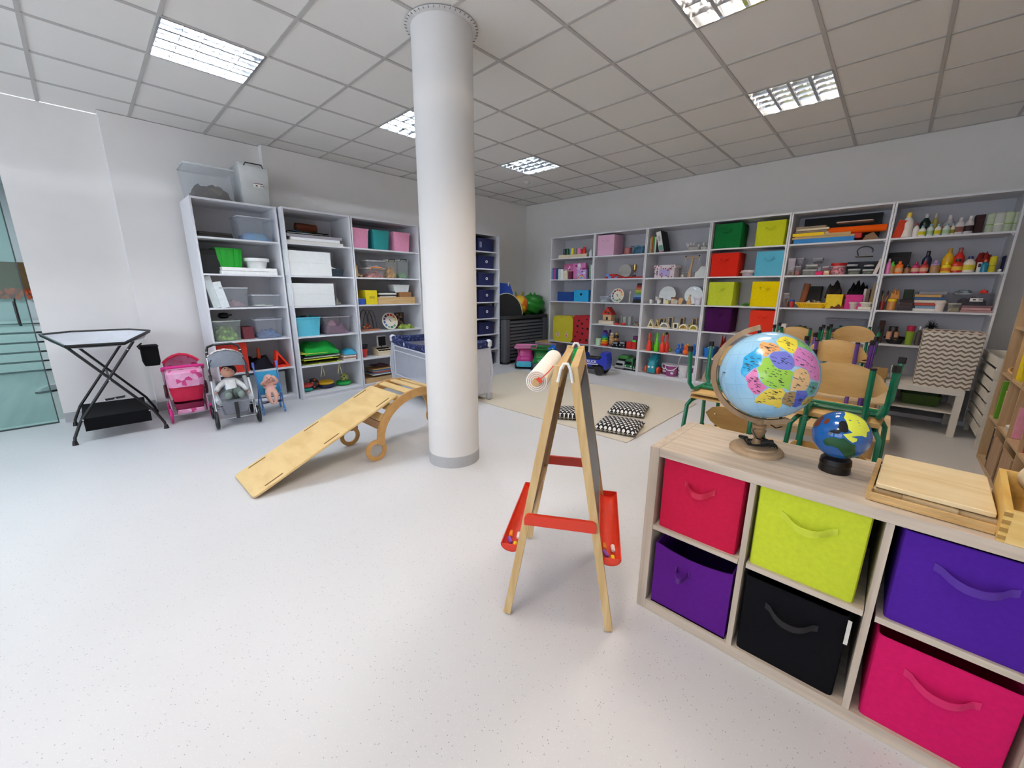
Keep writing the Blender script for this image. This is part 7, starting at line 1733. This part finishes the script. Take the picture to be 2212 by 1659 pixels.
part('cloth_shelf', MB().loft([[(xn - .02, -6.68, .21), (xn - .02, -6.665, .205), (xn - .02, -6.225, .2), (xn - .02, -6.21, .2)], [(.3, -6.67, .18), (.3, -6.65, .14), (.3, -6.24, .14), (.3, -6.22, .18)], [(xf + .04, -6.67, .205), (xf + .04, -6.655, .20), (xf + .04, -6.215, .195), (xf + .04, -6.20, .195)]], False, False).box(xn - .026, xn - .018, -6.66, -6.215, .10, .215), fabric('08080A'), t, 50)
t2 = thing('hanging_bag', 'black cloth bag hanging on the side of the changing stand', 'bag', (.42, -6.115, 0))
part('bag', MB().loft([MB.rr(0, 0, .15, .11, .02, 2, .60), MB.rr(0, 0, .16, .13, .02, 2, .64), MB.rr(0, 0, .14, .13, .02, 2, .79)]), fabric('070708'), t2)
part('hook', MB().tube([(.06, -.07, .77), (.08, -.085, .80), (.08, -.05, .83)], .008, 6), BLACKP, t2)
part('flap', MB().rbox(0, 0, .785, .155, .14, .012, .02, 2, .003), fabric('101012'), t2)

# ------------------------------------------------------------------ doll prams
def ringwheel(p, r, w, tyre, hub, name='wheel', parent=None, spokes=5, ax='y'):
    T = MB(); i0 = 0
    T.tube([(r * .84 * cos(a), 0, r * .84 * sin(a)) for a in [2 * pi * k / 20 for k in range(20)]], r * .16, 8, closed=True)
    T.cur = 1; T.lathe([(r * .16, -w / 2), (r * .16, w / 2)], 8); j0 = 0
    for k in range(spokes):
        a = 2 * pi * k / spokes; T.bar((0, 0, 0), (r * .8 * cos(a), 0, r * .8 * sin(a)), r * .12, w * .5)
    M_ = Matrix.Translation(p) @ (Matrix.Identity(4) if ax == 'y' else Matrix.Rotation(pi / 2, 4, 'Z'))
    T.xf(M_); return part(name, T, [tyre, hub], parent)
PINKF = speckle(['F0A8CC', 'F0A8CC', 'EE9CC4', 'D84A88', 'F4B8D8', 'F0A8CC'], 22, .8); HOT = plain('D81E4A', .6, .06); MAG = plain('DC2A86', .4)
# pink doll pram
t = thing('doll_pram', 'pink and red flowered doll pram beside the changing stand', 'doll pram', (.36, -5.88, 0), pi / 2 - .06)
# local: front -y faces the room
part('bed', MB().loft([MB.rr(0, .02, .24, .34, .05, 3, .20), MB.rr(0, .02, .28, .40, .06, 3, .30), MB.rr(0, .02, .29, .42, .06, 3, .42)]), HOT, t)
part('cover', MB().loft([MB.rr(0, -.10, .295, .20, .06, 3, .36), MB.rr(0, -.10, .305, .21, .06, 3, .42), MB.rr(0, -.08, .30, .24, .06, 3, .50), MB.rr(0, -.05, .27, .20, .06, 3, .53)]), PINKF, t)
hd = MB(); n = 8; R_ = []
for k in range(n + 1):
    a = radians(8 + 88 * k / n); R_.append([(x * .145, .10 - .02 + cos(a) * .14 * (1 - .2 * x * x) - .02, .46 + sin(a) * .21 * (1 - .28 * x * x)) for x in (-1, -.8, -.4, 0, .4, .8, 1)])
hd.loft(R_, False, False, False); part('hood', hd, PINKF, t, 60)
part('hood_rim', MB().tube([(x * .147, .07 - .02, .47 + .20 * (1 - .42 * x * x)) for x in (-1, -.9, -.7, -.4, 0, .4, .7, .9, 1)], .014, 8), HOT, t)
part('handle', MB().tube([(-.165, -.05, .52), (-.165, -.10, .555), (-.14, -.12, .56), (.14, -.12, .56), (.165, -.10, .555), (.165, -.05, .52)], .015, 8), MAG, t)
for s in (-1, 1):
    part('frame_tube', MB().tube([(s * .165, -.06, .53), (s * .160, .0, .36), (s * .15, .12, .10)], .009, 6).tube([(s * .160, .12, .45), (s * .155, -.0, .28), (s * .145, -.18, .07)], .009, 6), plain('C8A8B8', .3, 0, 20, 0, .6), t)
    ringwheel((s * .168, -.02, .30), .075, .012, plain('4A2430', .4), plain('3A1A26', .5), 'ring_joint', t, 3, 'x')
    for y in (-.19, .16): ringwheel((s * .165, y, .075), .075, .03, MAG, plain('E85AA0', .4), 'wheel', t, 5, 'x')
part('basket', MB().shell(0, -.02, .09, .25, .30, .09, .03, .004, .9), plain('8A1A44', .7), t)
part('basket_front', MB().rbox(0, -.175, .07, .22, .012, .05, .004), PINKF, t)
part('axle', MB().tube([(-.15, -.19, .075), (.15, -.19, .075)], .006, 6).tube([(-.15, .16, .075), (.15, .16, .075)], .006, 6), CHROME, t)
# silver doll pram with the dressed doll
GREYF = plain('9A9CA2', .85, .10, 40, .3); SIL = metal('D4D6DA', .28)
t = thing('doll_stroller', 'silver framed doll pram with grey hood carrying a dark haired doll', 'doll pram', (.86, -5.58, 0), pi / 2 - .09)
wx = .175
for s in (-1, 1):
    part('frame_tube', MB().tube([(s * .165, -.25, .10), (s * .160, -.12, .34), (s * .150, .06, .60), (s * .142, .12, .72)], .010, 8), SIL, t)
    part('grip_sleeve', MB().tube([(s * .158, -.06, .45), (s * .156, -.03, .50)], .014, 8), BLACKP, t); part('grip_sleeve', MB().tube([(s * .145, .09, .66), (s * .142, .115, .71)], .014, 8), BLACKP, t)
    part('rear_strut', MB().tube([(s * .160, -.10, .38), (s * .165, .16, .10)], .009, 8), SIL, t)
    part('hood_strut', MB().tube([(s * .155, -.02, .50), (s * .15, -.06, .62), (s * .13, -.08, .66)], .005, 6).tube([(s * .155, -.02, .50), (s * .165, -.09, .56), (s * .15, -.11, .61)], .005, 6), plain('3A3A40', .5), t)
    ringwheel((s * wx, -.25, .09), .09, .03, BLACKP, plain('1A1A1C', .5), 'wheel', t, 6, 'x'); ringwheel((s * wx, .17, .075), .075, .03, BLACKP, plain('1A1A1C', .5), 'wheel', t, 6, 'x')
part('handle', MB().tube([(-.142, .12, .72), (-.13, .13, .765), (-.08, .135, .785), (.08, .135, .785), (.13, .13, .765), (.142, .12, .72)], .012, 8), BLACKP, t)
hd = MB(); R_ = []
for k in range(7):
    a = radians(15 + 75 * k / 6); R_.append([(x * .148, .09 - cos(a) * .19 * (1 - .15 * x * x), .54 + sin(a) * .20 * (1 - .30 * x * x)) for x in (-1, -.85, -.5, 0, .5, .85, 1)])
hd.loft(R_, False, False, False); part('hood', hd, plain('7E828C', .85, .12, 14, .3), t, 60)
part('hood_trim', MB().loft([[(x * .15, .09 - cos(a) * .195 * (1 - .15 * x * x), .54 + sin(a) * .205 * (1 - .30 * x * x)) for x in (-1, -.85, -.5, 0, .5, .85, 1)] for a in (radians(74), radians(96))], False, False, False), speckle(['E8E4E0', 'E8E4E0', 'E0C8C0', '8A5A54', 'EDE8E4'], 50, .8), t, 60)
part('seat', MB().loft([[(x, -.24, .25), (x, -.05, .265), (x, .05, .42), (x, .06, .40), (x, -.05, .235), (x, -.24, .225)] for x in (-.135, .135)]), GREYF, t)
part('side_bolster', MB().tube([(-.135, -.24, .26), (-.14, -.06, .29), (-.138, .06, .44)], .022, 8).tube([(.135, -.24, .26), (.14, -.06, .29), (.138, .06, .44)], .022, 8), plain('C6C8CC', .8), t)
part('leg_rest', MB().loft([[(x, -.24, .245), (x, -.255, .245), (x * .7, -.235, .13), (x * .7, -.22, .13)] for x in (-.12, 0, .12)]), plain('8A8C96', .8), t)
part('strap', MB().loft([[(x, -.26, .25), (x, -.25, .08), (x, -.256, .08), (x, -.268, .25)] for x in (-.016, .016)]), plain('2A2A2E', .7), t)
part('basket', MB().shell(0, -.02, .10, .24, .28, .08, .03, .004, .92), plain('8E909A', .8), t)
part('axle', MB().tube([(-wx, -.25, .09), (wx, -.25, .09)], .006, 6).tube([(-wx, .17, .08), (wx, .17, .08)], .006, 6).tube([(-.15, -.17, .19), (.15, -.17, .19)], .005, 6), SIL, t)
# blue doll buggy
BLUF = plain('3AA0CC', .7, .08, 20); BLT = plain('6A8CC8', .25, .04, 20, 0, .4)
t = thing('doll_buggy', 'light blue folding doll buggy carrying a bare baby doll', 'doll pram', (.80, -5.215, 0), pi / 2 - .12)
for s in (-1, 1):
    part('frame_tube', MB().tube([(s * .10, -.13, .05), (s * .105, -.04, .25), (s * .112, .06, .44), (s * .113, .10, .535)], .008, 8), BLT, t)
    part('grip', MB().tube([(s * .113, .085, .50), (s * .113, .105, .55)], .012, 8), plain('5A6AC8', .4), t)
    part('rear_leg', MB().tube([(s * .105, -.02, .27), (s * .11, .12, .05)], .008, 8), BLT, t)
    for y in (-.13, .12): ringwheel((s * .105, y, .045), .045, .02, plain('4A90D0', .3), plain('A8D0F0', .3), 'wheel', t, 4, 'x'); 
part('sling_seat', MB().loft([[(x, .07, .45), (x, .01, .30), (x, -.03, .215), (x, -.13, .24), (x, -.13, .235), (x, -.03, .205), (x, .02, .295), (x, .08, .445)] for x in (-.10, 0, .10)]), BLUF, t, 50)
part('cross_tubes', MB().tube([(-.10, -.09, .12), (.10, -.09, .14)], .005, 6).tube([(-.10, -.09, .14), (.10, -.09, .12)], .005, 6).tube([(-.105, .07, .15), (.105, .07, .15)], .005, 6), plain('22262C', .5), t)

# ------------------------------------------------------------------ dolls
def skin_body(verts, edges, radii, mat, parent, name='body', sub=2):
    me = bpy.data.meshes.new(name); me.from_pydata(verts, edges, []); o = link(name, me, parent)
    md = o.modifiers.new('skin', 'SKIN'); md.use_smooth_shade = True
    for i, r in enumerate(radii): me.skin_vertices[0].data[i].radius = (r, r)
    me.skin_vertices[0].data[0].use_root = True
    o.modifiers.new('sub', 'SUBSURF').levels = sub; o.modifiers['sub'].render_levels = sub
    me.materials.append(mat); return o
SKIN = plain('E0A890', .55, .04); SKIN2 = plain('E2AE9C', .55, .04)
def face(parent, c, n, up, r, lips='B0504A'):
    """eyes, nose and mouth on a head ball at c facing n"""
    n = Vector(n).normalized(); up = Vector(up); up = (up - n * up.dot(n)).normalized(); sd = n.cross(up); c = Vector(c)
    e = MB(); 
    for s in (-1, 1):
        q = (n * .90 + sd * s * .36 + up * .05).normalized(); p = c + q * r * .97; e.sphere(tuple(p), r * .10, seg=8, rings=6)
    part('eyes', e, plain('1A120E', .2), parent)
    p = c + (n * .99 - up * .14).normalized() * r * 1.0; part('nose', MB().sphere(tuple(p), r * .13, seg=8, rings=6), SKIN, parent)
    p = c + (n * .9 - up * .42).normalized() * r * .98; part('mouth', MB().sphere(tuple(p), r * .16, r * .12, r * .06, 8, 6), plain(lips, .4), parent)
    a = MB()
    for s in (-1, 1):
        p = c + sd * s * r * .97; a.sphere(tuple(p), r * .16, seg=8, rings=6)
    part('ears', a, SKIN, parent)
# dressed doll lies back in the silver pram; local axes as the pram
t = thing('doll', 'dark haired baby doll in grey trousers and white sleeves lying in the pram', 'doll', (.86, -5.58, 0), pi / 2 - .09)
part('head', MB().sphere((0, .045, .505), .062, .058, .060, 18, 12), SKIN, t)
face(t, (0, .045, .505), (-.05, -.62, .75), (0, .6, .6), .060)
part('hair', MB().sphere((.012, .066, .516), .070, .062, .062, 16, 10, -.6, 1.0, .06, 3), plain('120E0E', .6, .2, 60), t)
skin_body([(0, -.10, .30), (0, -.04, .345), (0, .01, .405), (0, .03, .44), (-.05, .0, .41), (-.105, -.03, .37), (-.13, -.07, .335), (.05, 0, .41), (.105, -.045, .36), (.125, -.105, .315)],
          [(0, 1), (1, 2), (2, 3), (2, 4), (4, 5), (5, 6), (2, 7), (7, 8), (8, 9)], [.052, .058, .052, .022, .034, .026, .021, .034, .026, .021], plain('E4E2E0', .8), t, 'shirt')
part('vest', MB().loft([[(.062 * cos(a) * s, -.045 + .05 * sin(a) * .6 + o2, .33 + .05 * sin(a) + z) for a in [2 * pi * k / 14 for k in range(14)]] for s, o2, z in ((.9, -.02, 0), (1.02, .01, .04), (.95, .045, .085), (.5, .06, .11))]), plain('5A6A80', .85, .2, 50), t)
skin_body([(0, -.10, .30), (-.05, -.15, .315), (-.055, -.20, .325), (-.05, -.235, .30), (.05, -.15, .315), (.06, -.20, .325), (.055, -.235, .30)], [(0, 1), (1, 2), (2, 3), (0, 4), (4, 5), (5, 6)], [.055, .042, .036, .032, .042, .036, .032], plain('68746E', .85, .1, 40), t, 'trousers')
for x in (-.052, .056): part('foot', MB().sphere((x, -.245, .315), .030, .020, .036, 12, 8), plain('88948C', .85), t)
for p in ((-.145, -.085, .33), (.13, -.125, .305)):
    h_o = Vector(p); v_ = [tuple(h_o), tuple(h_o + Vector((0, -.014, -.004)))]; e_ = [(0, 1)]; r_ = [.012, .012]
    for k in range(4): v_.append(tuple(h_o + Vector((-.010 + .0065 * k, -.030 - .003 * (k in (1, 2)), -.006)))); e_.append((1, 2 + k)); r_.append(.004)
    v_.append(tuple(h_o + Vector((.017, -.012, .006)))); e_.append((0, 6)); r_.append(.0045)
    skin_body(v_, e_, r_, SKIN, t, 'hand', 1)
# bare doll sits in the buggy with its arms over its face
t = thing('doll', 'bare pink baby doll in the blue buggy with arms over its face', 'doll', (.80, -5.215, 0), pi / 2 - .12)
part('head', MB().sphere((0, -.03, .375), .050, .048, .052, 18, 12), SKIN2, t); face(t, (0, -.03, .375), (0, -.9, .4), (0, .2, .9), .050)
skin_body([(0, -.06, .24), (0, -.045, .285), (0, -.03, .325), (0, -.03, .345), (-.05, -.035, .325), (-.078, -.075, .335), (-.045, -.10, .375), (-.02, -.092, .392), (.05, -.035, .325), (.078, -.07, .345), (.05, -.09, .395), (.03, -.075, .415),
           (-.032, -.10, .235), (-.038, -.15, .205), (-.016, -.165, .135), (-.006, -.185, .125), (.032, -.10, .235), (.040, -.15, .205), (.022, -.165, .135), (.014, -.19, .125)],
          [(0, 1), (1, 2), (2, 3), (2, 4), (4, 5), (5, 6), (6, 7), (2, 8), (8, 9), (9, 10), (10, 11), (0, 12), (12, 13), (13, 14), (14, 15), (0, 16), (16, 17), (17, 18), (18, 19)],
          [.042, .046, .040, .02, .024, .019, .016, .014, .024, .019, .016, .014, .032, .025, .018, .012, .032, .025, .018, .012], SKIN2, t)
part('waist_cloth', MB().loft([[(.062 * cos(a) * s, -.05 + .046 * sin(a), z) for a in [2 * pi * k / 16 for k in range(16)]] for s, z in ((1.0, .285), (1.06, .297), (1.0, .308))], False, False), plain('ECB8B0', .7), t)

# ------------------------------------------------------------------ travel cot behind the column
aN = radians(-8.3); t = thing('travel_cot', 'grey travel cot with navy padded rim behind the column', 'cot', (.924, -3.72, .010), aN)
LW, LD, LH = 1.19, .73, .74       # local x along the long side, +y away
NAVYF = speckle(['1A2450', '1A2450', '1C2856', '161E46', '1A2450', '5A68A0'], 60, .85); GC = plain('BFC0C8', .85, .04, 30)
def bow(y, inward):
    return 0
sides = [((0, 0), (LW, 0)), ((LW, 0), (LW, LD)), ((LW, LD), (0, LD)), ((0, LD), (0, 0))]
for k, (a, b) in enumerate(sides):
    A_, B_ = Vector((a[0], a[1], 0)), Vector((b[0], b[1], 0)); dr = (B_ - A_); n_ = Vector((dr.y, -dr.x, 0)).normalized(); u_ = dr.normalized(); L_ = dr.length
    pn = MB(); R_ = []
    for q in range(13):
        z = .08 + .58 * q / 12; bw = .035 * sin(pi * (z - .05) / .7)
        R_.append([tuple(A_ + u_ * (L_ * f) + n_ * (bw * w_ + .0) + Vector((0, 0, z))) for f, w_ in ((.0, 1), (.06, 1), (.5, .6), (.94, 1), (1.0, 1))])
    if k in (0, 2):
        lo = [r for r in R_[:4]]; pn.loft(lo, False, False, False)
        pn2 = MB(); pn2.loft([[r[0], r[1]] for r in R_[3:]], False, False, False); pn2.loft([[r[3], r[4]] for r in R_[3:]], False, False, False)
        part('side_panel', pn, GC, t, 60); part('side_strip', pn2, GC, t, 60)
        ms = MB(); ms.loft([[r[1], r[2], r[3]] for r in R_[3:]], False, False, False); part('mesh_window', ms, clear('C8CAD4', .55, .8), t, 60)
        fr_ = MB()
        for f in (.10, .90): fr_.tube([tuple(A_ + u_ * (L_ * f) + n_ * (.03 + .004) + Vector((0, 0, z))) for z in (.24, .40, .62)], .008, 6)
        for z in (.24, .62, .56): fr_.tube([tuple(A_ + u_ * (L_ * f) + n_ * .032 + Vector((0, 0, z))) for f in (.10, .5, .90)], .008, 6)
        part('window_piping', fr_, plain('D8D9E0', .8), t)
    else:
        pn.loft(R_, False, False, False); part('end_panel', pn, GC, t, 60)
    dip = .05 if k in (0, 2) else .015
    rm = MB(); P_ = [A_ + u_ * (L_ * f) + Vector((0, 0, LH - .035 - dip * sin(pi * f))) for f in [i / 10 for i in range(11)]]
    rm.loft([[tuple(p + n_ * x + Vector((0, 0, z))) for x, z in ((.022, -.05), (.028, .02), (.012, .036), (-.012, .036), (-.028, .02), (-.022, -.05))] for p in P_])
    part('padded_rim', rm, NAVYF, t, 60)
for x, y in ((0, 0), (LW, 0), (LW, LD), (0, LD)):
    part('corner_cap', MB().rbox(x, y, LH - .085, .075, .075, .095, .03, 4, .02), plain('DCDDE2', .4), t)
    part('foot', MB().rbox(x, y, 0, .07, .07, .09, .02, 3, .01), plain('B4B5BA', .5), t)
    part('corner_post', MB().tube([(x, y, .05), (x + (.03 if x else -.03), y + (.03 if y else -.03), .35), (x, y, LH - .06)], .022, 8), GC, t)
part('mattress', MB().rbox(LW / 2, LD / 2, .10, LW - .06, LD - .06, .04, .02, 2, .01), plain('D8D8DE', .9), t)
part('bottom_fold', MB().rbox(LW / 2, LD / 2, .06, LW - .02, LD - .02, .03, .03, 2, .01), plain('BFC0C6', .9), t)
part('logo_patch', MB().extrude(arc(.42, LH - .075, .018, 0, 360, 14, .026), -.030, -.027), plain('D8DAE4', .6), t)

# ------------------------------------------------------------------ slatted deck box and what lies on it
DG = plain('54565A', .55, .08, 40); DG2 = plain('2A2B2E', .6, .06, 40)
bx0, bx1, by0, by1, bh = .02, .70, -1.33, -.08, .88
t = thing('deck_box', 'dark grey slatted plastic deck box in the room corner', 'storage box', ((bx0 + bx1) / 2, (by0 + by1) / 2, 0))
w, d = bx1 - bx0, by1 - by0
part('body', MB().rbox(-.02, 0, .05, w - .10, d - .06, bh - .10, .02, 2, .004), plain('141416', .7), t)
for sx in (-1, 1):
    for sy in (-1, 1):
        part('corner_post', MB().loft([MB.rr(sx * (w / 2 - .075), sy * (d / 2 - .075), .15, .15, .045, 4, z) for z in (.04, bh - .06)]), DG, t)
        part('foot', MB().lathe([(.05, 0), (.06, .045)], 12, (sx * (w / 2 - .075), sy * (d / 2 - .075))), DG2, t)
ns = 12
for k in range(ns):
    z = .09 + k * (bh - .20) / (ns - 1)
    part('slat', MB().extrude([(w / 2 - .04, z - .024), (w / 2 - .012, z - .024), (w / 2 - .012, z - .008), (w / 2 - .03, z + .024), (w / 2 - .05, z + .024)], -d / 2 + .14, d / 2 - .14, 'xz'), DG, t)
    part('slat', MB().box(-w / 2 + .14, w / 2 - .14, -d / 2 + .012, -d / 2 + .04, z - .02, z + .012), DG, t)
part('lid', MB().rbox(0, 0, bh - .06, w, d, .06, .05, 4, .012), DG2, t)
t = thing('folding_mat', 'bright blue folding gym mat standing on the deck box', 'mat', (.42, -.98, bh + .001))
part('panel', MB().extrude([(-.16, 0), (.24, 0), (.04, .58), (-.16, .60)], .10, .13).xf(Matrix.Rotation(radians(43), 4, 'Z')), plain('1246B0', .5), t)
part('panel', MB().extrude([(-.16, 0), (.23, 0), (.03, .56), (-.16, .58)], .135, .165).xf(Matrix.Rotation(radians(43), 4, 'Z')), plain('0E3A98', .5), t)
part('pull_tab', MB().box(.0, .024, .09, .14, .54, .61).xf(Matrix.Rotation(radians(43), 4, 'Z')), plain('D8DCE4', .6), t)
t = thing('play_tunnel', 'black folded play tunnel with pale hoop edges on the deck box', 'play tunnel', (.46, -1.12, bh + .001))
for k in range(4):
    r = .33 - .045 * k; x = .04 * k
    part('hoop_panel', MB().extrude([(-r, 0)] + arc(0, 0, r, 180, 0, 18, r * 1.22)[1:] , .02 * k - .10, .02 * k - .085).xf(Matrix.Translation((x * .2, x * .3, 0)) @ Matrix.Rotation(radians(66), 4, 'Z')), plain('050506', .7), t)
    part('hoop_edge', MB().tube([(p[0], .02 * k - .104, p[1]) for p in arc(0, .005, r, 178, 2, 18, r * 1.22)], .007, 5).xf(Matrix.Translation((x * .2, x * .3, 0)) @ Matrix.Rotation(radians(66), 4, 'Z')), plain('C8C8A8' if k < 2 else 'B8A0B0', .6), t)
t = thing('hopper_ball', 'yellow and red hopper ball with horn handles on the deck box', 'ball', (.42, -.66, bh + .001))
part('ball', MB().sphere((0, 0, .185), .185, seg=22, rings=14), speckle(['E8B820', 'E8C030', 'E0A818', 'D86A1E', 'ECC838'], 4.5, .35), t)
for s in (-1, 1): part('horn', MB().tube([(s * .05, .02 * s, .33), (s * .065, .02 * s, .38), (s * .07, .03 * s, .43)], [.024, .02, .016], 10), plain('8A8A3A', .5), t)
m = MB().sphere((0, 0, .17), .25, .30, .20, 26, 16, -.85, 1, .22, 11)
t = thing('cloth_sack', 'shiny dark green cloth sack on the deck box by the bookcase', 'sack', (.45, -.33, bh + .001))
part('sack', m, plain('1E7A1E', .35, .25, 9), t, 70)
part('tied_top', MB().lump(-.02, .05, .24, .30, .28, .22, 21, .5, 10), plain('2A8A26', .35, .2, 9), t)
# storage box leaning by the deck box
t = thing('clear_box', 'low clear box with pink lid lying beside the deck box', 'storage box', (.94, -.30, 0), 0)
part('body', MB().shell(0, 0, 0, .40, .46, .34, .02, .005, .95), clear('D8C8D0', .5), t); part('contents', MB().lump(0, 0, .01, .36, .42, .26, 3, .3), speckle(['A85A78', '6A3A50', 'C88AA0', '8A8090'], 14), t, kind='stuff'); part('lid', MB().rbox(0, 0, .33, .42, .48, .03, .02, 2, .006), plain('B89AA8', .4), t)
solo('cardboard', MB().rbox(.88, -.30, .361, .34, .40, .012, .004), paper('C8A870'), 'tan cardboard sheet on the low clear box', 'cardboard')

# ------------------------------------------------------------------ ride-on trucks and hopper animals
def toy_truck(name, x, y, rz, cab, bumper, roof, label, wheelc, hub):
    t = thing(name, label, 'toy truck', (x, y, 0), rz, 'ride-on toy trucks')
    cm_ = plain(cab, .3, .05)
    part('cab', MB().loft([MB.rr(0, -.08, .30, .34, .05, 3, .08), MB.rr(0, -.08, .31, .36, .06, 3, .16), MB.rr(0, -.02, .27, .24, .05, 3, .22), MB.rr(0, .0, .24, .18, .04, 3, .33)]), cm_, t)
    part('hood', MB().loft([MB.rr(0, -.17, .22, .16, .04, 3, .15), MB.rr(0, -.16, .19, .12, .04, 3, .20)]), cm_, t)
    part('bumper', MB().loft([MB.rr(0, -.235, .29, .09, .035, 3, .045), MB.rr(0, -.235, .31, .10, .035, 3, .09), MB.rr(0, -.225, .28, .08, .03, 3, .14)]), plain(bumper, .35), t)
    part('windscreen', MB().loft([[(-.10, -.145, .205), (.10, -.145, .205), (.085, -.10, .305), (-.085, -.10, .305)], [(-.10, -.139, .205), (.10, -.139, .205), (.085, -.094, .305), (-.085, -.094, .305)]]), plain('14181C', .12), t)
    part('headlights', MB().sphere((-.105, -.255, .13), .028, .014, .016, 10, 6).sphere((.105, -.255, .13), .028, .014, .016, 10, 6), plain('1A1E22' if bumper[0] == '4' else '8A2A6A', .2), t)
    part('roof_tray', MB().loft([MB.rr(0, .08, .34, .42, .03, 3, .335), MB.rr(0, .08, .40, .48, .03, 3, .355), MB.rr(0, .08, .40, .48, .03, 3, .37), MB.rr(0, .08, .34, .42, .03, 3, .345)]), plain(roof, .4), t)
    part('dump_body', MB().shell(0, .20, .14, .32, .30, .20, .03, .012, .9), plain(roof, .4), t)
    for s in (-1, 1):
        for y2 in (-.14, .20):
            T, Hb = MB(), MB(); wheel(T, Hb, s * .155, y2, .068, .068, .05); T.cur = 1; T.add(Hb.v, Hb.f); part('wheel', T, [plain(wheelc, .6), plain(hub, .4)], t)
toy_truck('pink_truck', 1.06, -1.17, radians(38), 'C8408E', '4ABEDC', 'E88AB8', 'pink and turquoise toy dump truck beside the green one', '15181A', '5AC8E0')
toy_truck('green_truck', 1.40, -1.13, radians(38), '1E7A34', '4A5254', '1C6A2C', 'dark green toy dump truck with grey bumper', '15181A', 'C83A34')
def hopper(x, y, rz, c, label):
    t = thing('hopper_animal', label, 'hopper toy', (x, y, 0), rz, 'inflatable hopper animals'); m_ = plain(c, .22, .05)
    skin_body([(0, .10, .17), (0, -.02, .18), (0, -.12, .20), (0, -.17, .28), (0, -.18, .355), (0, -.25, .335), (0, -.275, .325), (-.075, -.13, .10), (-.085, -.15, .035), (.075, -.13, .10), (.085, -.15, .035), (-.075, .13, .10), (-.085, .15, .035), (.075, .13, .10), (.085, .15, .035), (-.035, -.155, .40), (-.055, -.15, .455), (.035, -.155, .40), (.055, -.15, .455), (0, .19, .20)],
              [(0, 1), (1, 2), (2, 3), (3, 4), (4, 5), (5, 6), (2, 7), (7, 8), (2, 9), (9, 10), (0, 11), (11, 12), (0, 13), (13, 14), (4, 15), (15, 16), (4, 17), (17, 18), (0, 19)],
              [.10, .105, .10, .075, .062, .05, .042, .042, .036, .042, .036, .042, .036, .042, .036, .020, .012, .020, .012, .02], m_, t)
    e = MB()
    for s in (-1, 1): e.sphere((s * .052, -.22, .372), .014, .010, .014, 8, 6)
    part('eyes', e, plain('F0F0EC', .3), t)
    pu = MB()
    for s in (-1, 1): pu.sphere((s * .058, -.228, .372), .007, seg=8, rings=5)
    part('pupils', pu, BLACKP, t)
hopper(1.62, -.90, radians(-12), '1668C8', 'blue inflatable hopper horse beside the green trucks')
hopper(1.95, -.88, radians(22), '1EBE52', 'bright green inflatable hopper animal behind the easel paper roll')
t = thing('ride_on_truck', 'blue ride-on toy truck with silver wheels and white lettering', 'toy truck', (2.20, -.82, 0), radians(9))
BLU = plain('2438B8', .28, .04)
part('chassis', MB().rbox(0, 0, .08, .62, .20, .06, .02, 2, .006), plain('16181C', .5), t)
part('body', MB().extrude([(-.30, .09), (-.14, .09), (-.12, .13), (.05, .13), (.08, .17), (.16, .19), (.25, .16), (.28, .10), (.31, .10), (.32, .24), (.30, .36), (.22, .375), (.20, .34), (.235, .31), (.19, .25), (-.06, .25), (-.09, .33), (-.25, .33), (-.31, .22)], -.115, .115), BLU, t)
part('seat', MB().rbox(.065, 0, .245, .24, .16, .035, .02, 2, .01), plain('0A0A12', .5), t)
part('side_window', MB().box(-.235, -.13, -.118, -.1155, .225, .30), plain('10121A', .15), t)
part('windscreen', MB().loft([[(-.305, -.09, .235), (-.305, .09, .235), (-.257, .085, .32), (-.257, -.085, .32)], [(-.30, -.09, .235), (-.30, .09, .235), (-.25, .085, .32), (-.25, -.085, .32)]]), plain('10121A', .15), t)
part('stripe', MB().box(-.10, .17, -.1175, -.1155, .165, .18), plain('E8E8F0', .4), t)
part('steering_wheel', MB().tube([(-.10 + .0, .05 * cos(a), .36 + .05 * sin(a)) for a in [2 * pi * k / 16 for k in range(16)]], .009, 6, closed=True).tube([(-.10, 0, .36), (-.12, 0, .31)], .012, 6), BLACKP, t)
text('lettering', 'TRUCK', .062, plain('F0F0F4', .4), t, (.045, -.1165, .212), (pi / 2, 0, 0), .0008, .0012)
for x in (-.20, .20):
    for s in (-1, 1):
        T, Hb = MB(), MB(); wheel(T, Hb, x, s * .115, .075, .075, .05, 'y'); T.cur = 1; T.add(Hb.v, Hb.f)
        wo = part('wheel', T, [plain('1A1A1C', .6), plain('B8BCC4', .3)], t)
        hs = MB()
        for k in range(9): hs.extrude(arc(x + .037 * cos(k * .7), .075 + .037 * sin(k * .7), .006, 0, 360, 6), s * .1355, s * .138)
        part('hub_holes', hs, plain('4A4E56', .5), wo)
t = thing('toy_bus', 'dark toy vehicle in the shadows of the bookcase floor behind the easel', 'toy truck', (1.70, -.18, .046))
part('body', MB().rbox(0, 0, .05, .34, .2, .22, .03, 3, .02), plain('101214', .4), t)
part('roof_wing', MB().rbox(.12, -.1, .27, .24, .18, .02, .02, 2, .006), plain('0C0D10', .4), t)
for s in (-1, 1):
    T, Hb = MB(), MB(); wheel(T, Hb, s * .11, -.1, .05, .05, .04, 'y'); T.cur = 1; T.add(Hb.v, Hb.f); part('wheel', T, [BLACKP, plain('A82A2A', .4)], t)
